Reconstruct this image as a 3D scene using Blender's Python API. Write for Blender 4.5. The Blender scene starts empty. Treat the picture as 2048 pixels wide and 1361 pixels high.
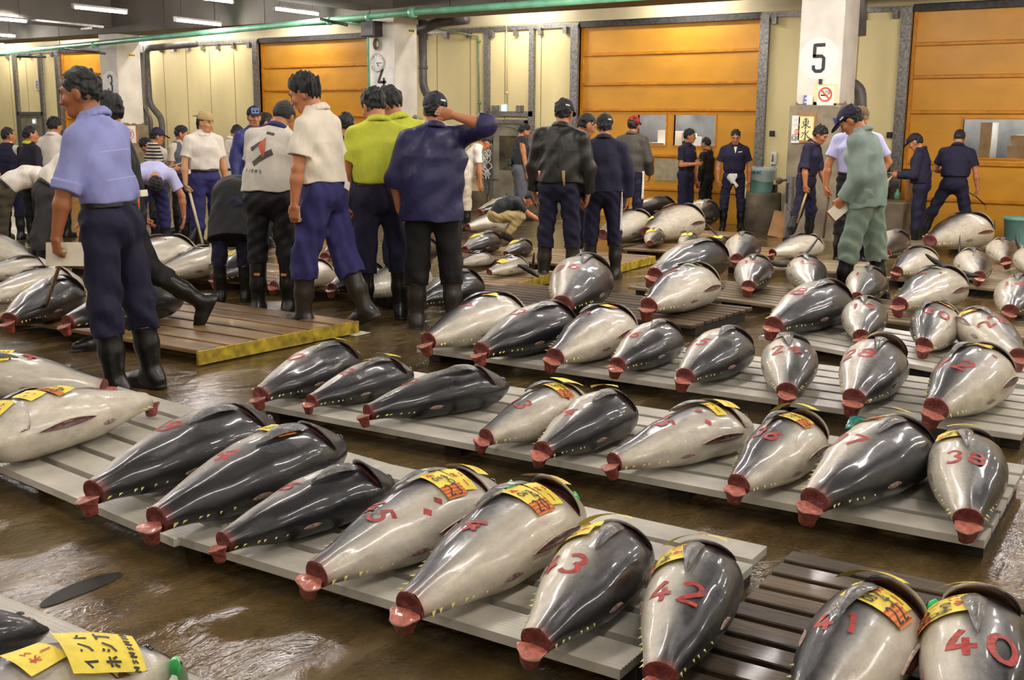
import bpy, math, random
import numpy as np
from mathutils import Vector, Matrix
from mathutils.bvhtree import BVHTree

SC = bpy.context.scene
COL = SC.collection
R_ = math.radians
rng = random.Random(7)

# ------------------------------------------------------------------ camera
FPX, PITCH, ROLL, YAW, CAMH, SLOPE = 2205.0, 0.196406, 0.00771, 0.61286, 1.41846, 0.0195952
WALLY = 18.2
def _cam_axes():
    c, s = math.cos, math.sin
    fw = Vector((-s(YAW)*c(PITCH), c(YAW)*c(PITCH), -s(PITCH)))
    rt = Vector((c(YAW), s(YAW), 0))
    up = rt.cross(fw)
    return rt*c(ROLL)+up*s(ROLL), up*c(ROLL)-rt*s(ROLL), fw
CR, CU, CF = _cam_axes()
CAM = Vector((0, 0, CAMH))
def ray(px, py): return CF*FPX + CR*(px-1024) - CU*(py-680.5)
def floor_z(x, y): return -SLOPE*y
def G(px, py, h=0.0):
    """point h above the sloping floor seen at a pixel of the photo"""
    d = ray(px, py)
    t = (h-CAMH)/(d.z+SLOPE*d.y)
    return CAM+d*t
def W(px, py, Y=WALLY):
    d = ray(px, py)
    return CAM+d*(Y/d.y)
def HZ(px, py, z):
    d = ray(px, py)
    return CAM+d*((z-CAMH)/d.z)
def proj(p):
    v = Vector(p)-CAM
    z = v.dot(CF)
    return 1024+FPX*v.dot(CR)/z, 680.5-FPX*v.dot(CU)/z
UPF = Vector((0, SLOPE, 1)).normalized()

def add_camera():
    cd = bpy.data.cameras.new('camera')
    co = bpy.data.objects.new('camera', cd)
    COL.objects.link(co)
    cd.sensor_width = 36.0
    cd.lens = FPX/2048*36.0
    cd.clip_start = 0.05
    m = Matrix((CR, CU, -CF)).transposed().to_4x4()
    m.translation = CAM
    co.matrix_world = m
    SC.camera = co

# ------------------------------------------------------------------ objects
def mesh_np(name, V, F, mat=None, smooth=True, mats=None, midx=None):
    me = bpy.data.meshes.new(name)
    V = np.asarray(V, np.float32).reshape(-1, 3)
    if isinstance(F, np.ndarray):
        n, k = F.shape
        me.vertices.add(len(V)); me.vertices.foreach_set('co', V.ravel())
        me.loops.add(n*k); me.loops.foreach_set('vertex_index', F.astype(np.int32).ravel())
        me.polygons.add(n)
        me.polygons.foreach_set('loop_start', np.arange(0, n*k, k, dtype=np.int32))
        me.update(calc_edges=True)
    else:
        me.from_pydata(V.tolist(), [], F)
    for m in (mats or ([mat] if mat else [])): me.materials.append(m)
    if midx is not None: me.polygons.foreach_set('material_index', np.asarray(midx, np.int32))
    if smooth: me.polygons.foreach_set('use_smooth', np.ones(len(me.polygons), bool))
    me.update()
    return me
def link(name, me, parent=None, label=None, cat=None, group=None, kind=None, M=None):
    o = bpy.data.objects.new(name, me)
    COL.objects.link(o)
    if parent is not None: o.parent = parent
    if M is not None: o.matrix_local = M
    return tag(o, label, cat, group, kind)
def tag(o, label=None, cat=None, group=None, kind=None):
    if label: o['label'] = label
    if cat: o['category'] = cat
    if group: o['group'] = group
    if kind: o['kind'] = kind
    return o
def empty(name, M, label, cat, group=None):
    o = bpy.data.objects.new(name, None)
    o.empty_display_size = .1
    COL.objects.link(o)
    o.matrix_world = M
    return tag(o, label, cat, group)
def vcol(me, C, name='Col'):
    a = me.color_attributes.new(name, 'FLOAT_COLOR', 'POINT')
    C = np.asarray(C, np.float32)
    if C.shape[1] == 3: C = np.hstack([C, np.ones((len(C), 1), np.float32)])
    a.data.foreach_set('color', C.ravel())

class MB:
    """collects shapes into one mesh"""
    def __init__(s): s.v = []; s.f = []; s.mi = []; s.cur = 0
    def add(s, V, F):
        o = len(s.v)
        s.v += [tuple(p) for p in V]
        s.f += [tuple(i+o for i in f) for f in F]
        s.mi += [s.cur]*len(F)
        return s
    def box(s, a, b, M=None, bev=0.0):
        x0, y0, z0 = a; x1, y1, z1 = b
        if bev <= 0:
            V = [Vector(p) for p in ((x0,y0,z0),(x1,y0,z0),(x1,y1,z0),(x0,y1,z0),(x0,y0,z1),(x1,y0,z1),(x1,y1,z1),(x0,y1,z1))]
            F = [(0,3,2,1),(4,5,6,7),(0,1,5,4),(1,2,6,5),(2,3,7,6),(3,0,4,7)]
        else:
            e = min(bev, (x1-x0)*.45, (y1-y0)*.45, (z1-z0)*.45)
            V = []; F = []
            def ring(z, i):
                return [Vector(p) for p in ((x0+i,y0,z),(x1-i,y0,z),(x1,y0+i,z),(x1,y1-i,z),(x1-i,y1,z),(x0+i,y1,z),(x0,y1-i,z),(x0,y0+i,z))]
            def inner(z):
                return [Vector(p) for p in ((x0+e,y0+e,z),(x1-e,y0+e,z),(x1-e,y0+e,z),(x1-e,y1-e,z),(x1-e,y1-e,z),(x0+e,y1-e,z),(x0+e,y1-e,z),(x0+e,y0+e,z))]
            V = inner(z0)+ring(z0+e, e)+ring(z1-e, e)+inner(z1)
            for k in range(3):
                for i in range(8):
                    j = (i+1) % 8
                    F.append((k*8+i, k*8+j, k*8+8+j, k*8+8+i))
            F.append((7,5,3,1)); F.append((24+1,24+3,24+5,24+7))
        if M is not None: V = [M@p for p in V]
        return s.add(V, F)
    def tube(s, pts, r, n=10, cap=True, closed=False):
        pts = [Vector(p) for p in pts]
        rs = r if isinstance(r, (list, tuple)) else [r]*len(pts)
        V = []; F = []
        prev = None
        for i, p in enumerate(pts):
            a = pts[max(i-1, 0)]; b = pts[min(i+1, len(pts)-1)]
            t = (b-a).normalized()
            if prev is None:
                u = t.orthogonal().normalized()
            else:
                u = (prev-t*prev.dot(t)).normalized()
            prev = u
            w = t.cross(u)
            for k in range(n):
                an = 2*math.pi*k/n
                V.append(p+(u*math.cos(an)+w*math.sin(an))*rs[i])
        for i in range(len(pts)-1):
            for k in range(n):
                j = (k+1) % n
                F.append((i*n+k, i*n+j, i*n+n+j, i*n+n+k))
        if cap:
            F.append(tuple(range(n-1, -1, -1)))
            F.append(tuple((len(pts)-1)*n+k for k in range(n)))
        return s.add(V, F)
    def lathe(s, prof, n=24, M=None):
        V = []; F = []
        for r, z in prof:
            for k in range(n):
                a = 2*math.pi*k/n
                V.append(Vector((r*math.cos(a), r*math.sin(a), z)))
        for i in range(len(prof)-1):
            for k in range(n):
                j = (k+1) % n
                F.append((i*n+k, i*n+j, i*n+n+j, i*n+n+k))
        F.append(tuple(range(n-1, -1, -1)))
        F.append(tuple((len(prof)-1)*n+k for k in range(n)))
        if M is not None: V = [M@p for p in V]
        return s.add(V, F)
    def prism(s, poly, d, M=None):
        """poly in xy extruded to z=d"""
        n = len(poly)
        V = [Vector((x, y, 0)) for x, y in poly]+[Vector((x, y, d)) for x, y in poly]
        F = [tuple(range(n-1, -1, -1)), tuple(range(n, 2*n))]+[(i, (i+1) % n, n+(i+1) % n, n+i) for i in range(n)]
        if M is not None: V = [M@p for p in V]
        return s.add(V, F)
    def build(s, name, mat=None, parent=None, smooth=False, mats=None, M=None, **kw):
        me = mesh_np(name, s.v, s.f, mat, smooth, mats, s.mi if mats else None)
        return link(name, me, parent, M=M, **kw)

# ------------------------------------------------------------------ materials
def nt(name):
    m = bpy.data.materials.new(name)
    m.use_nodes = True
    t = m.node_tree
    return m, t.nodes, t.links, t.nodes['Principled BSDF']
def srgb(r, g, b):
    f = lambda c: (c/255/12.92) if c <= 10 else ((c/255+.055)/1.055)**2.4
    return (f(r), f(g), f(b), 1)
_mc = {}
def mat(name, col, rough=.6, noise=.12, scale=8.0, bump=.0, bscale=40.0, metal=0.0, coat=0.0, emis=None, estr=0.0, spec=.5, stretch=None, wrinkle=0.0):
    if name in _mc: return _mc[name]
    m, N, L, b = nt(name)
    tc = N.new('ShaderNodeTexCoord')
    src = tc.outputs['Object']
    if stretch:
        mp = N.new('ShaderNodeMapping'); mp.inputs['Scale'].default_value = stretch
        L.new(src, mp.inputs[0]); src = mp.outputs[0]
    nz = N.new('ShaderNodeTexNoise'); nz.inputs['Scale'].default_value = scale; nz.inputs['Detail'].default_value = 6
    L.new(src, nz.inputs['Vector'])
    cr = N.new('ShaderNodeValToRGB')
    k0, k1 = 1-noise*2, 1+noise*1.4
    cr.color_ramp.elements[0].position = .3; cr.color_ramp.elements[1].position = .72
    cr.color_ramp.elements[0].color = (col[0]*k0, col[1]*k0, col[2]*k0, 1)
    cr.color_ramp.elements[1].color = (min(1, col[0]*k1), min(1, col[1]*k1), min(1, col[2]*k1), 1)
    L.new(nz.outputs['Fac'], cr.inputs[0]); L.new(cr.outputs[0], b.inputs['Base Color'])
    b.inputs['Roughness'].default_value = rough
    b.inputs['Metallic'].default_value = metal
    b.inputs['Specular IOR Level'].default_value = spec
    b.inputs['Coat Weight'].default_value = coat
    b.inputs['Coat Roughness'].default_value = .08
    if bump > 0:
        n2 = N.new('ShaderNodeTexNoise'); n2.inputs['Scale'].default_value = bscale; n2.inputs['Detail'].default_value = 5
        L.new(src, n2.inputs['Vector'])
        bp = N.new('ShaderNodeBump'); bp.inputs['Strength'].default_value = bump; bp.inputs['Distance'].default_value = .02
        L.new(n2.outputs['Fac'], bp.inputs['Height']); L.new(bp.outputs[0], b.inputs['Normal'])
        if wrinkle > 0:
            n3 = N.new('ShaderNodeTexNoise'); n3.inputs['Scale'].default_value = 6.5; n3.inputs['Detail'].default_value = 1.5; n3.inputs['Distortion'].default_value = .8
            mp3 = N.new('ShaderNodeMapping'); mp3.inputs['Scale'].default_value = (1.5, 1.5, .8); mp3.inputs['Rotation'].default_value = (.5, .3, 0)
            L.new(tc.outputs['Object'], mp3.inputs[0]); L.new(mp3.outputs[0], n3.inputs['Vector'])
            b3 = N.new('ShaderNodeBump'); b3.inputs['Strength'].default_value = wrinkle; b3.inputs['Distance'].default_value = .06
            L.new(n3.outputs['Fac'], b3.inputs['Height']); L.new(b3.outputs[0], bp.inputs['Normal'])
    if emis:
        b.inputs['Emission Color'].default_value = emis
        b.inputs['Emission Strength'].default_value = estr
    _mc[name] = m
    return m
def S(name, r, g, b, **kw): return mat(name, srgb(r, g, b), **kw)

def make_floor_mat():
    m, N, L, b = nt('wet_concrete')
    tc = N.new('ShaderNodeTexCoord')
    def noise(sc, det=6, rough=.55, dist=0.0, stretch=None):
        n = N.new('ShaderNodeTexNoise'); n.inputs['Scale'].default_value = sc; n.inputs['Detail'].default_value = det
        n.inputs['Roughness'].default_value = rough; n.inputs['Distortion'].default_value = dist
        v = tc.outputs['Object']
        if stretch:
            mp = N.new('ShaderNodeMapping'); mp.inputs['Scale'].default_value = stretch[:3]; mp.inputs['Rotation'].default_value = (0, 0, stretch[3])
            L.new(v, mp.inputs[0]); v = mp.outputs[0]
        L.new(v, n.inputs['Vector']); return n.outputs['Fac']
    def ramp(fac, stops):
        r = N.new('ShaderNodeValToRGB')
        e = r.color_ramp.elements
        e[0].position, e[0].color = stops[0]
        e[1].position, e[1].color = stops[-1]
        for p, c in stops[1:-1]:
            x = e.new(p); x.color = c
        L.new(fac, r.inputs[0]); return r.outputs[0]
    def mix(a, bb, fac, mode='MIX'):
        x = N.new('ShaderNodeMix'); x.data_type = 'RGBA'; x.blend_type = mode
        if isinstance(fac, float): x.inputs[0].default_value = fac
        else: L.new(fac, x.inputs[0])
        L.new(a, x.inputs[6]); L.new(bb, x.inputs[7]); return x.outputs[2]
    big = noise(.55, 5, .6, .4)
    mid = noise(3.2, 7, .65, .6, (1, 1, 1, 0))
    strk = noise(5.0, 6, .6, .3, (1.0, .22, 1, -.35))
    fine = noise(60, 4, .6)
    c1 = ramp(mid, [(.25, (.040, .026, .009, 1)), (.5, (.105, .068, .023, 1)), (.72, (.20, .135, .052, 1))])
    c2 = ramp(strk, [(.3, (.055, .036, .012, 1)), (.7, (.22, .15, .062, 1))])
    col = mix(c1, c2, .45)
    gr = ramp(big, [(.35, (.62, .60, .55, 1)), (.62, (1.0, .97, .9, 1))])
    col = mix(col, gr, .8, 'MULTIPLY')
    sp = ramp(fine, [(.3, (.7, .7, .7, 1)), (.7, (1.15, 1.15, 1.15, 1))])
    col = mix(col, sp, .6, 'MULTIPLY')
    L.new(col, b.inputs['Base Color'])
    ro = ramp(strk, [(.30, (.045, .045, .045, 1)), (.52, (.15, .15, .15, 1)), (.72, (.45, .45, .45, 1))])
    L.new(ro, b.inputs['Roughness'])
    b.inputs['Specular IOR Level'].default_value = .55
    # ripples and aggregate
    wv = noise(9, 5, .6, .8, (1.0, .45, 1, -.35))
    ad = N.new('ShaderNodeMath'); ad.operation = 'MULTIPLY_ADD'
    L.new(fine, ad.inputs[0]); ad.inputs[1].default_value = .12; L.new(wv, ad.inputs[2])
    bp = N.new('ShaderNodeBump'); bp.inputs['Strength'].default_value = .27; bp.inputs['Distance'].default_value = .035
    L.new(ad.outputs[0], bp.inputs['Height']); L.new(bp.outputs[0], b.inputs['Normal'])
    return m

def make_skin_mat():
    """tuna skin: attribute Col.r = dorsal-ness 0..1, Col.g = paleness offset, Col.b = redness"""
    m, N, L, b = nt('tuna_skin')
    at = N.new('ShaderNodeVertexColor'); at.layer_name = 'Col'
    sep = N.new('ShaderNodeSeparateColor'); L.new(at.outputs[0], sep.inputs[0])
    tc = N.new('ShaderNodeTexCoord')
    oi = N.new('ShaderNodeObjectInfo')
    av = N.new('ShaderNodeVectorMath'); av.operation = 'ADD'
    ml = N.new('ShaderNodeMath'); ml.operation = 'MULTIPLY'; ml.inputs[1].default_value = 40
    L.new(oi.outputs['Random'], ml.inputs[0])
    L.new(tc.outputs['Object'], av.inputs[0]); L.new(ml.outputs[0], av.inputs[1])
    n1 = N.new('ShaderNodeTexNoise'); n1.inputs['Scale'].default_value = 7; n1.inputs['Detail'].default_value = 8; n1.inputs['Roughness'].default_value = .68
    mp = N.new('ShaderNodeMapping'); mp.inputs['Scale'].default_value = (.55, 1, 1)
    L.new(av.outputs[0], mp.inputs[0]); L.new(mp.outputs[0], n1.inputs['Vector'])
    n2 = N.new('ShaderNodeTexNoise'); n2.inputs['Scale'].default_value = 55; n2.inputs['Detail'].default_value = 5
    L.new(av.outputs[0], n2.inputs['Vector'])
    def ma(op, a, bb, c=None):
        x = N.new('ShaderNodeMath'); x.operation = op
        for i, v in enumerate((a, bb, c)):
            if v is None: continue
            if isinstance(v, (int, float)): x.inputs[i].default_value = v
            else: L.new(v, x.inputs[i])
        return x.outputs[0]
    z = ma('MULTIPLY_ADD', n1.outputs['Fac'], .52, ma('SUBTRACT', sep.outputs['Red'], .26))
    z = ma('MULTIPLY_ADD', n2.outputs['Fac'], .10, ma('SUBTRACT', z, .05))
    z = ma('ADD', z, sep.outputs['Green'])
    cr = N.new('ShaderNodeValToRGB'); e = cr.color_ramp.elements
    e[0].position = .05; e[0].color = (.64, .59, .48, 1)
    e[1].position = .97; e[1].color = (.012, .012, .014, 1)
    for p, c in ((.30, (.53, .495, .42, 1)), (.48, (.31, .30, .275, 1)), (.60, (.17, .167, .163, 1)), (.72, (.055, .054, .056, 1)), (.84, (.022, .022, .025, 1))):
        x = e.new(p); x.color = c
    L.new(z, cr.inputs[0])
    n3 = N.new('ShaderNodeTexNoise'); n3.inputs['Scale'].default_value = 17; n3.inputs['Detail'].default_value = 7; n3.inputs['Roughness'].default_value = .7
    m3 = N.new('ShaderNodeMapping'); m3.inputs['Scale'].default_value = (.55, 1.3, 1.3); L.new(av.outputs[0], m3.inputs[0]); L.new(m3.outputs[0], n3.inputs['Vector'])
    c3 = N.new('ShaderNodeValToRGB'); c3.color_ramp.elements[0].position = .33; c3.color_ramp.elements[0].color = (.58, .55, .53, 1); c3.color_ramp.elements[1].position = .66; c3.color_ramp.elements[1].color = (1.12, 1.11, 1.08, 1)
    L.new(n3.outputs['Fac'], c3.inputs[0])
    mu = N.new('ShaderNodeMix'); mu.data_type = 'RGBA'; mu.blend_type = 'MULTIPLY'; mu.inputs[0].default_value = .6
    L.new(cr.outputs[0], mu.inputs[6]); L.new(c3.outputs[0], mu.inputs[7])
    red = N.new('ShaderNodeMix'); red.data_type = 'RGBA'
    L.new(sep.outputs['Blue'], red.inputs[0]); L.new(mu.outputs[2], red.inputs[6]); red.inputs[7].default_value = (.30, .06, .045, 1)
    L.new(red.outputs[2], b.inputs['Base Color'])
    rr = N.new('ShaderNodeMapRange'); rr.inputs[1].default_value = .3; rr.inputs[2].default_value = .7; rr.inputs[3].default_value = .24; rr.inputs[4].default_value = .46
    L.new(n1.outputs['Fac'], rr.inputs[0]); L.new(rr.outputs[0], b.inputs['Roughness'])
    b.inputs['Metallic'].default_value = .12
    b.inputs['Coat Weight'].default_value = .42
    b.inputs['Coat Roughness'].default_value = .10
    bp = N.new('ShaderNodeBump'); bp.inputs['Strength'].default_value = .22; bp.inputs['Distance'].default_value = .008
    L.new(n2.outputs['Fac'], bp.inputs['Height']); L.new(bp.outputs[0], b.inputs['Normal'])
    return m

def make_vskin():
    m, N, L, b = nt('human_skin')
    at = N.new('ShaderNodeVertexColor'); at.layer_name = 'Col'
    L.new(at.outputs[0], b.inputs['Base Color'])
    b.inputs['Roughness'].default_value = .45
    b.inputs['Subsurface Weight'].default_value = .08
    b.inputs['Subsurface Radius'].default_value = (.02, .008, .004)
    return m

# ------------------------------------------------------------------ glyph strokes (unit box, x right, y up)
def arc(cx, cy, rx, ry, a0, a1, n=10):
    return [(cx+rx*math.cos(R_(a0+(a1-a0)*i/n)), cy+ry*math.sin(R_(a0+(a1-a0)*i/n))) for i in range(n+1)]
GL = {
 '0': [arc(.5, .5, .36, .48, 90, 450, 18)],
 '1': [[(.36, .82), (.55, .98), (.5, .02)]],
 '2': [arc(.48, .70, .34, .28, 160, -25, 9)+[(.12, .04), (.92, .08)]],
 '3': [arc(.45, .73, .34, .25, 150, -70, 9)+arc(.45, .26, .38, .26, 80, -150, 10)],
 '4': [[(.62, .98), (.08, .36), (.95, .36)], [(.66, .66), (.6, 0)]],
 '5': [[(.85, .96), (.3, .96), (.24, .55)]+arc(.44, .30, .40, .30, 100, -150, 10)],
 '6': [[(.7, .98), (.3, .62)]+arc(.48, .28, .34, .28, 165, 525, 14)],
 '7': [[(.12, .92), (.88, .92), (.42, .02)]],
 '8': [arc(.5, .74, .28, .24, 270, 630, 12), arc(.5, .26, .36, .26, 90, 450, 14)],
 '9': [arc(.5, .70, .32, .28, -20, 340, 14)+[(.78, .4), (.6, .02)]],
 'v': [[(.1, .9), (.45, .1), (.9, .95)]],
 '-': [[(.1, .5), (.9, .55)]],
 'l': [[(.3, .95), (.7, .05)]],
 'o': [arc(.5, .5, .46, .46, 0, 360, 14)],
 'k': [[(.1, .7), (.95, .75)], [(.5, 1), (.5, 0)], [(.5, .55), (.1, .15)], [(.5, .55), (.95, .12)]],
 's': [[(.8, .85), (.3, .7), (.7, .4), (.2, .15)]],
 'n': [[(.1, 0), (.15, .9), (.8, .2), (.85, 1)]],
 'e': [[(.2, .5), (.8, .55)]+arc(.5, .45, .38, .4, 20, 320, 12)],
 'I': [[(.85, .95), (.1, .45)], [(.55, .72), (.55, 0)]], 'N': [[(.1, .85), (.35, .68)], [(.12, .05), (.5, .2), (.95, .8)]], 'D': [[(.3, 1), (.3, 0)], [(.3, .62), (.75, .4)], [(.58, .98), (.68, .8)], [(.78, 1), (.9, .85)]],
 'H': [[(.1, .7), (.9, .7)], [(.5, 1), (.5, 0)], [(.3, .5), (.1, .2)], [(.7, .5), (.9, .2)]], 'C': [[(.1, .92), (.35, .8)], [(.05, .62), (.3, .5)], [(.1, .05), (.6, .25), (.95, .75)]], 'T': [[(.1, .9), (.9, .9)], [(.5, .9), (.5, .05), (.32, .15)]],
 'c': [arc(.5, .5, .4, .45, 50, 310, 12)],
}
def densify(pl, step):
    out = [pl[0]]
    for a, b in zip(pl, pl[1:]):
        d = math.hypot(b[0]-a[0], b[1]-a[1]); n = max(1, int(d/step))
        out += [(a[0]+(b[0]-a[0])*i/n, a[1]+(b[1]-a[1])*i/n) for i in range(1, n+1)]
    return out
def ribbon(pl, wid, step, jit=.0):
    """flat 2-d ribbon: list of (left,right) pairs"""
    pl = densify(pl, step)
    out = []
    for i, p in enumerate(pl):
        a = pl[max(0, i-1)]; b = pl[min(len(pl)-1, i+1)]
        dx, dy = b[0]-a[0], b[1]-a[1]; l = math.hypot(dx, dy) or 1
        w = wid*.5*(1+jit*(rng.random()-.5))
        nx, ny = -dy/l*w, dx/l*w
        out.append(((p[0]+nx, p[1]+ny), (p[0]-nx, p[1]-ny)))
    return out
def text_strokes(txt, h, w=None, gap=.25):
    """strokes for a word centred on 0,0"""
    w = w or h*.62
    n = len(txt); tot = n*w+(n-1)*w*gap
    out = []
    for i, ch in enumerate(txt):
        if ch not in GL: continue
        x0 = -tot/2+i*w*(1+gap)
        for pl in GL[ch]: out.append([(x0+x*w, (y-.5)*h) for x, y in pl])
    return out
# ------------------------------------------------------------------ tuna
UK = np.array([0, .05, .12, .22, .34, .46, .58, .70, .80, .88, .94, .975, 1.0])
HK = np.array([.335, .385, .495, .67, .845, .955, 1.0, .985, .87, .67, .43, .22, .03])
def hprof(u): return np.interp(u, _UU, _HH)
_UU = np.linspace(0, 1, 401)
def _smooth_prof():
    h = np.interp(_UU, UK, HK)
    k = np.hanning(31); k /= k.sum()
    p = np.concatenate([2*h[0]-h[15:0:-1], h, np.zeros(15)])
    s = np.convolve(p, k, 'valid')
    s[-25:] = np.minimum(s[-25:], np.sqrt(np.clip((1.0-_UU[-25:])/.0625, 0, 1))*s[-26])
    return s
_HH = _smooth_prof()

class Tuna:
    def __init__(s, L, fat, D, pale=0.0, near=True):
        s.L, s.D, s.near, s.pale = L, R_(D), near, pale
        s.h = .158*L*fat; s.w = .128*L*fat
        zc = s.half_v(.62)
        s.zc = zc
    def half_v(s, u):
        h = s.h*hprof(u); w = s.w*hprof(u)
        return np.sqrt((h*math.cos(s.D))**2+(w*math.sin(s.D))**2)
    def axis_z(s, u):
        u = np.asarray(u, float)
        lo = s.half_v(u)
        t = np.clip((.62-u)/.62, 0, 1)
        z = s.zc*(1-.30*t**1.5)
        z = np.maximum(z, lo+.004)
        t2 = np.clip((u-.75)/.25, 0, 1)
        return z*(1-.18*t2)
    def pt(s, u, a, off=0.0):
        """a: angle from straight up, clockwise seen from the tail; local x forward, z up, right = -y"""
        u = np.asarray(u, float); a = np.asarray(a, float)
        p = hprof(u)
        d = a-s.D
        hd = s.h*p; wd = s.w*p
        cd, sd = np.cos(d), np.sin(d)
        dors = hd*cd; lat = wd*sd
        # rounder belly and narrower back edges
        nx, ny = cd/np.maximum(hd, 1e-4), sd/np.maximum(wd, 1e-4)
        nl = np.sqrt(nx*nx+ny*ny); nx, ny = nx/nl, ny/nl
        dors = dors+nx*off; lat = lat+ny*off
        r = dors*math.sin(s.D)+lat*math.cos(s.D)
        z = dors*math.cos(s.D)-lat*math.sin(s.D)
        return np.stack([u*s.L, -r, z+s.axis_z(u)], -1)
    def zone(s, u, a):
        c = np.cos(a-s.D)
        z = .5+.5*c
        z = np.clip((z-.18)/.72, 0, 1)
        z = z+np.clip((u-.86)/.14, 0, 1)*.25+.16*np.clip((.35-u)/.35, 0, 1)**1.5*(z > .12)
        return np.clip(z, 0, 1)

def grid_faces(n, m, wrap=False):
    F = []
    mm = m if wrap else m-1
    for i in range(n-1):
        for j in range(mm):
            k = (j+1) % m
            F.append((i*m+j, i*m+k, (i+1)*m+k, (i+1)*m+j))
    return F
def patch(t, uu, aa, off, thick=0.0):
    """surface patch following the fish between arrays uu x aa; off may be array (nu,na)"""
    U, A = np.meshgrid(uu, aa, indexing='ij')
    P = t.pt(U, A, off)
    n, m = U.shape
    V = P.reshape(-1, 3); F = grid_faces(n, m)
    return V, F
def skin_strokes(t, strokes, u0, a0, rot, wid, off=.0022, jit=.25):
    """strokes in metres (x to the right across the fish, y to the head) mapped on the skin"""
    V = []; F = []
    c, sn = math.cos(R_(rot)), math.sin(R_(rot))
    rr = .5*(t.h+t.w)*float(hprof(u0))
    for pl in strokes:
        rb = ribbon(pl, wid, wid*.8, jit)
        base = len(V)
        for (l, r) in rb:
            for p in (l, r):
                x = p[0]*c-p[1]*sn; y = p[0]*sn+p[1]*c
                V.append(t.pt(u0+y/t.L, a0+x/rr, off))
        for i in range(len(rb)-1):
            F.append((base+2*i, base+2*i+1, base+2*i+3, base+2*i+2))
    return np.array(V), F
def map_rect(t, u0, a0, sx, sy, rot, x0=-.5, x1=.5, y0=-.5, y1=.5, off=.006, nx=8, ny=8, lift=.0):
    c, sn = math.cos(R_(rot)), math.sin(R_(rot))
    rr = .5*(t.h+t.w)*float(hprof(u0))
    V = []
    for i in range(nx):
        for j in range(ny):
            x = (x0+(x1-x0)*i/(nx-1)); y = (y0+(y1-y0)*j/(ny-1))
            o = off+lift*(max(0, abs(x)-.3)**2*6+max(0, y+.1)**2*2)
            X = x*sx*c-y*sy*sn; Y = x*sx*sn+y*sy*c
            V.append(t.pt(u0+Y/t.L, a0+X/rr, o))
    return np.array(V), grid_faces(nx, ny)

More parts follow.
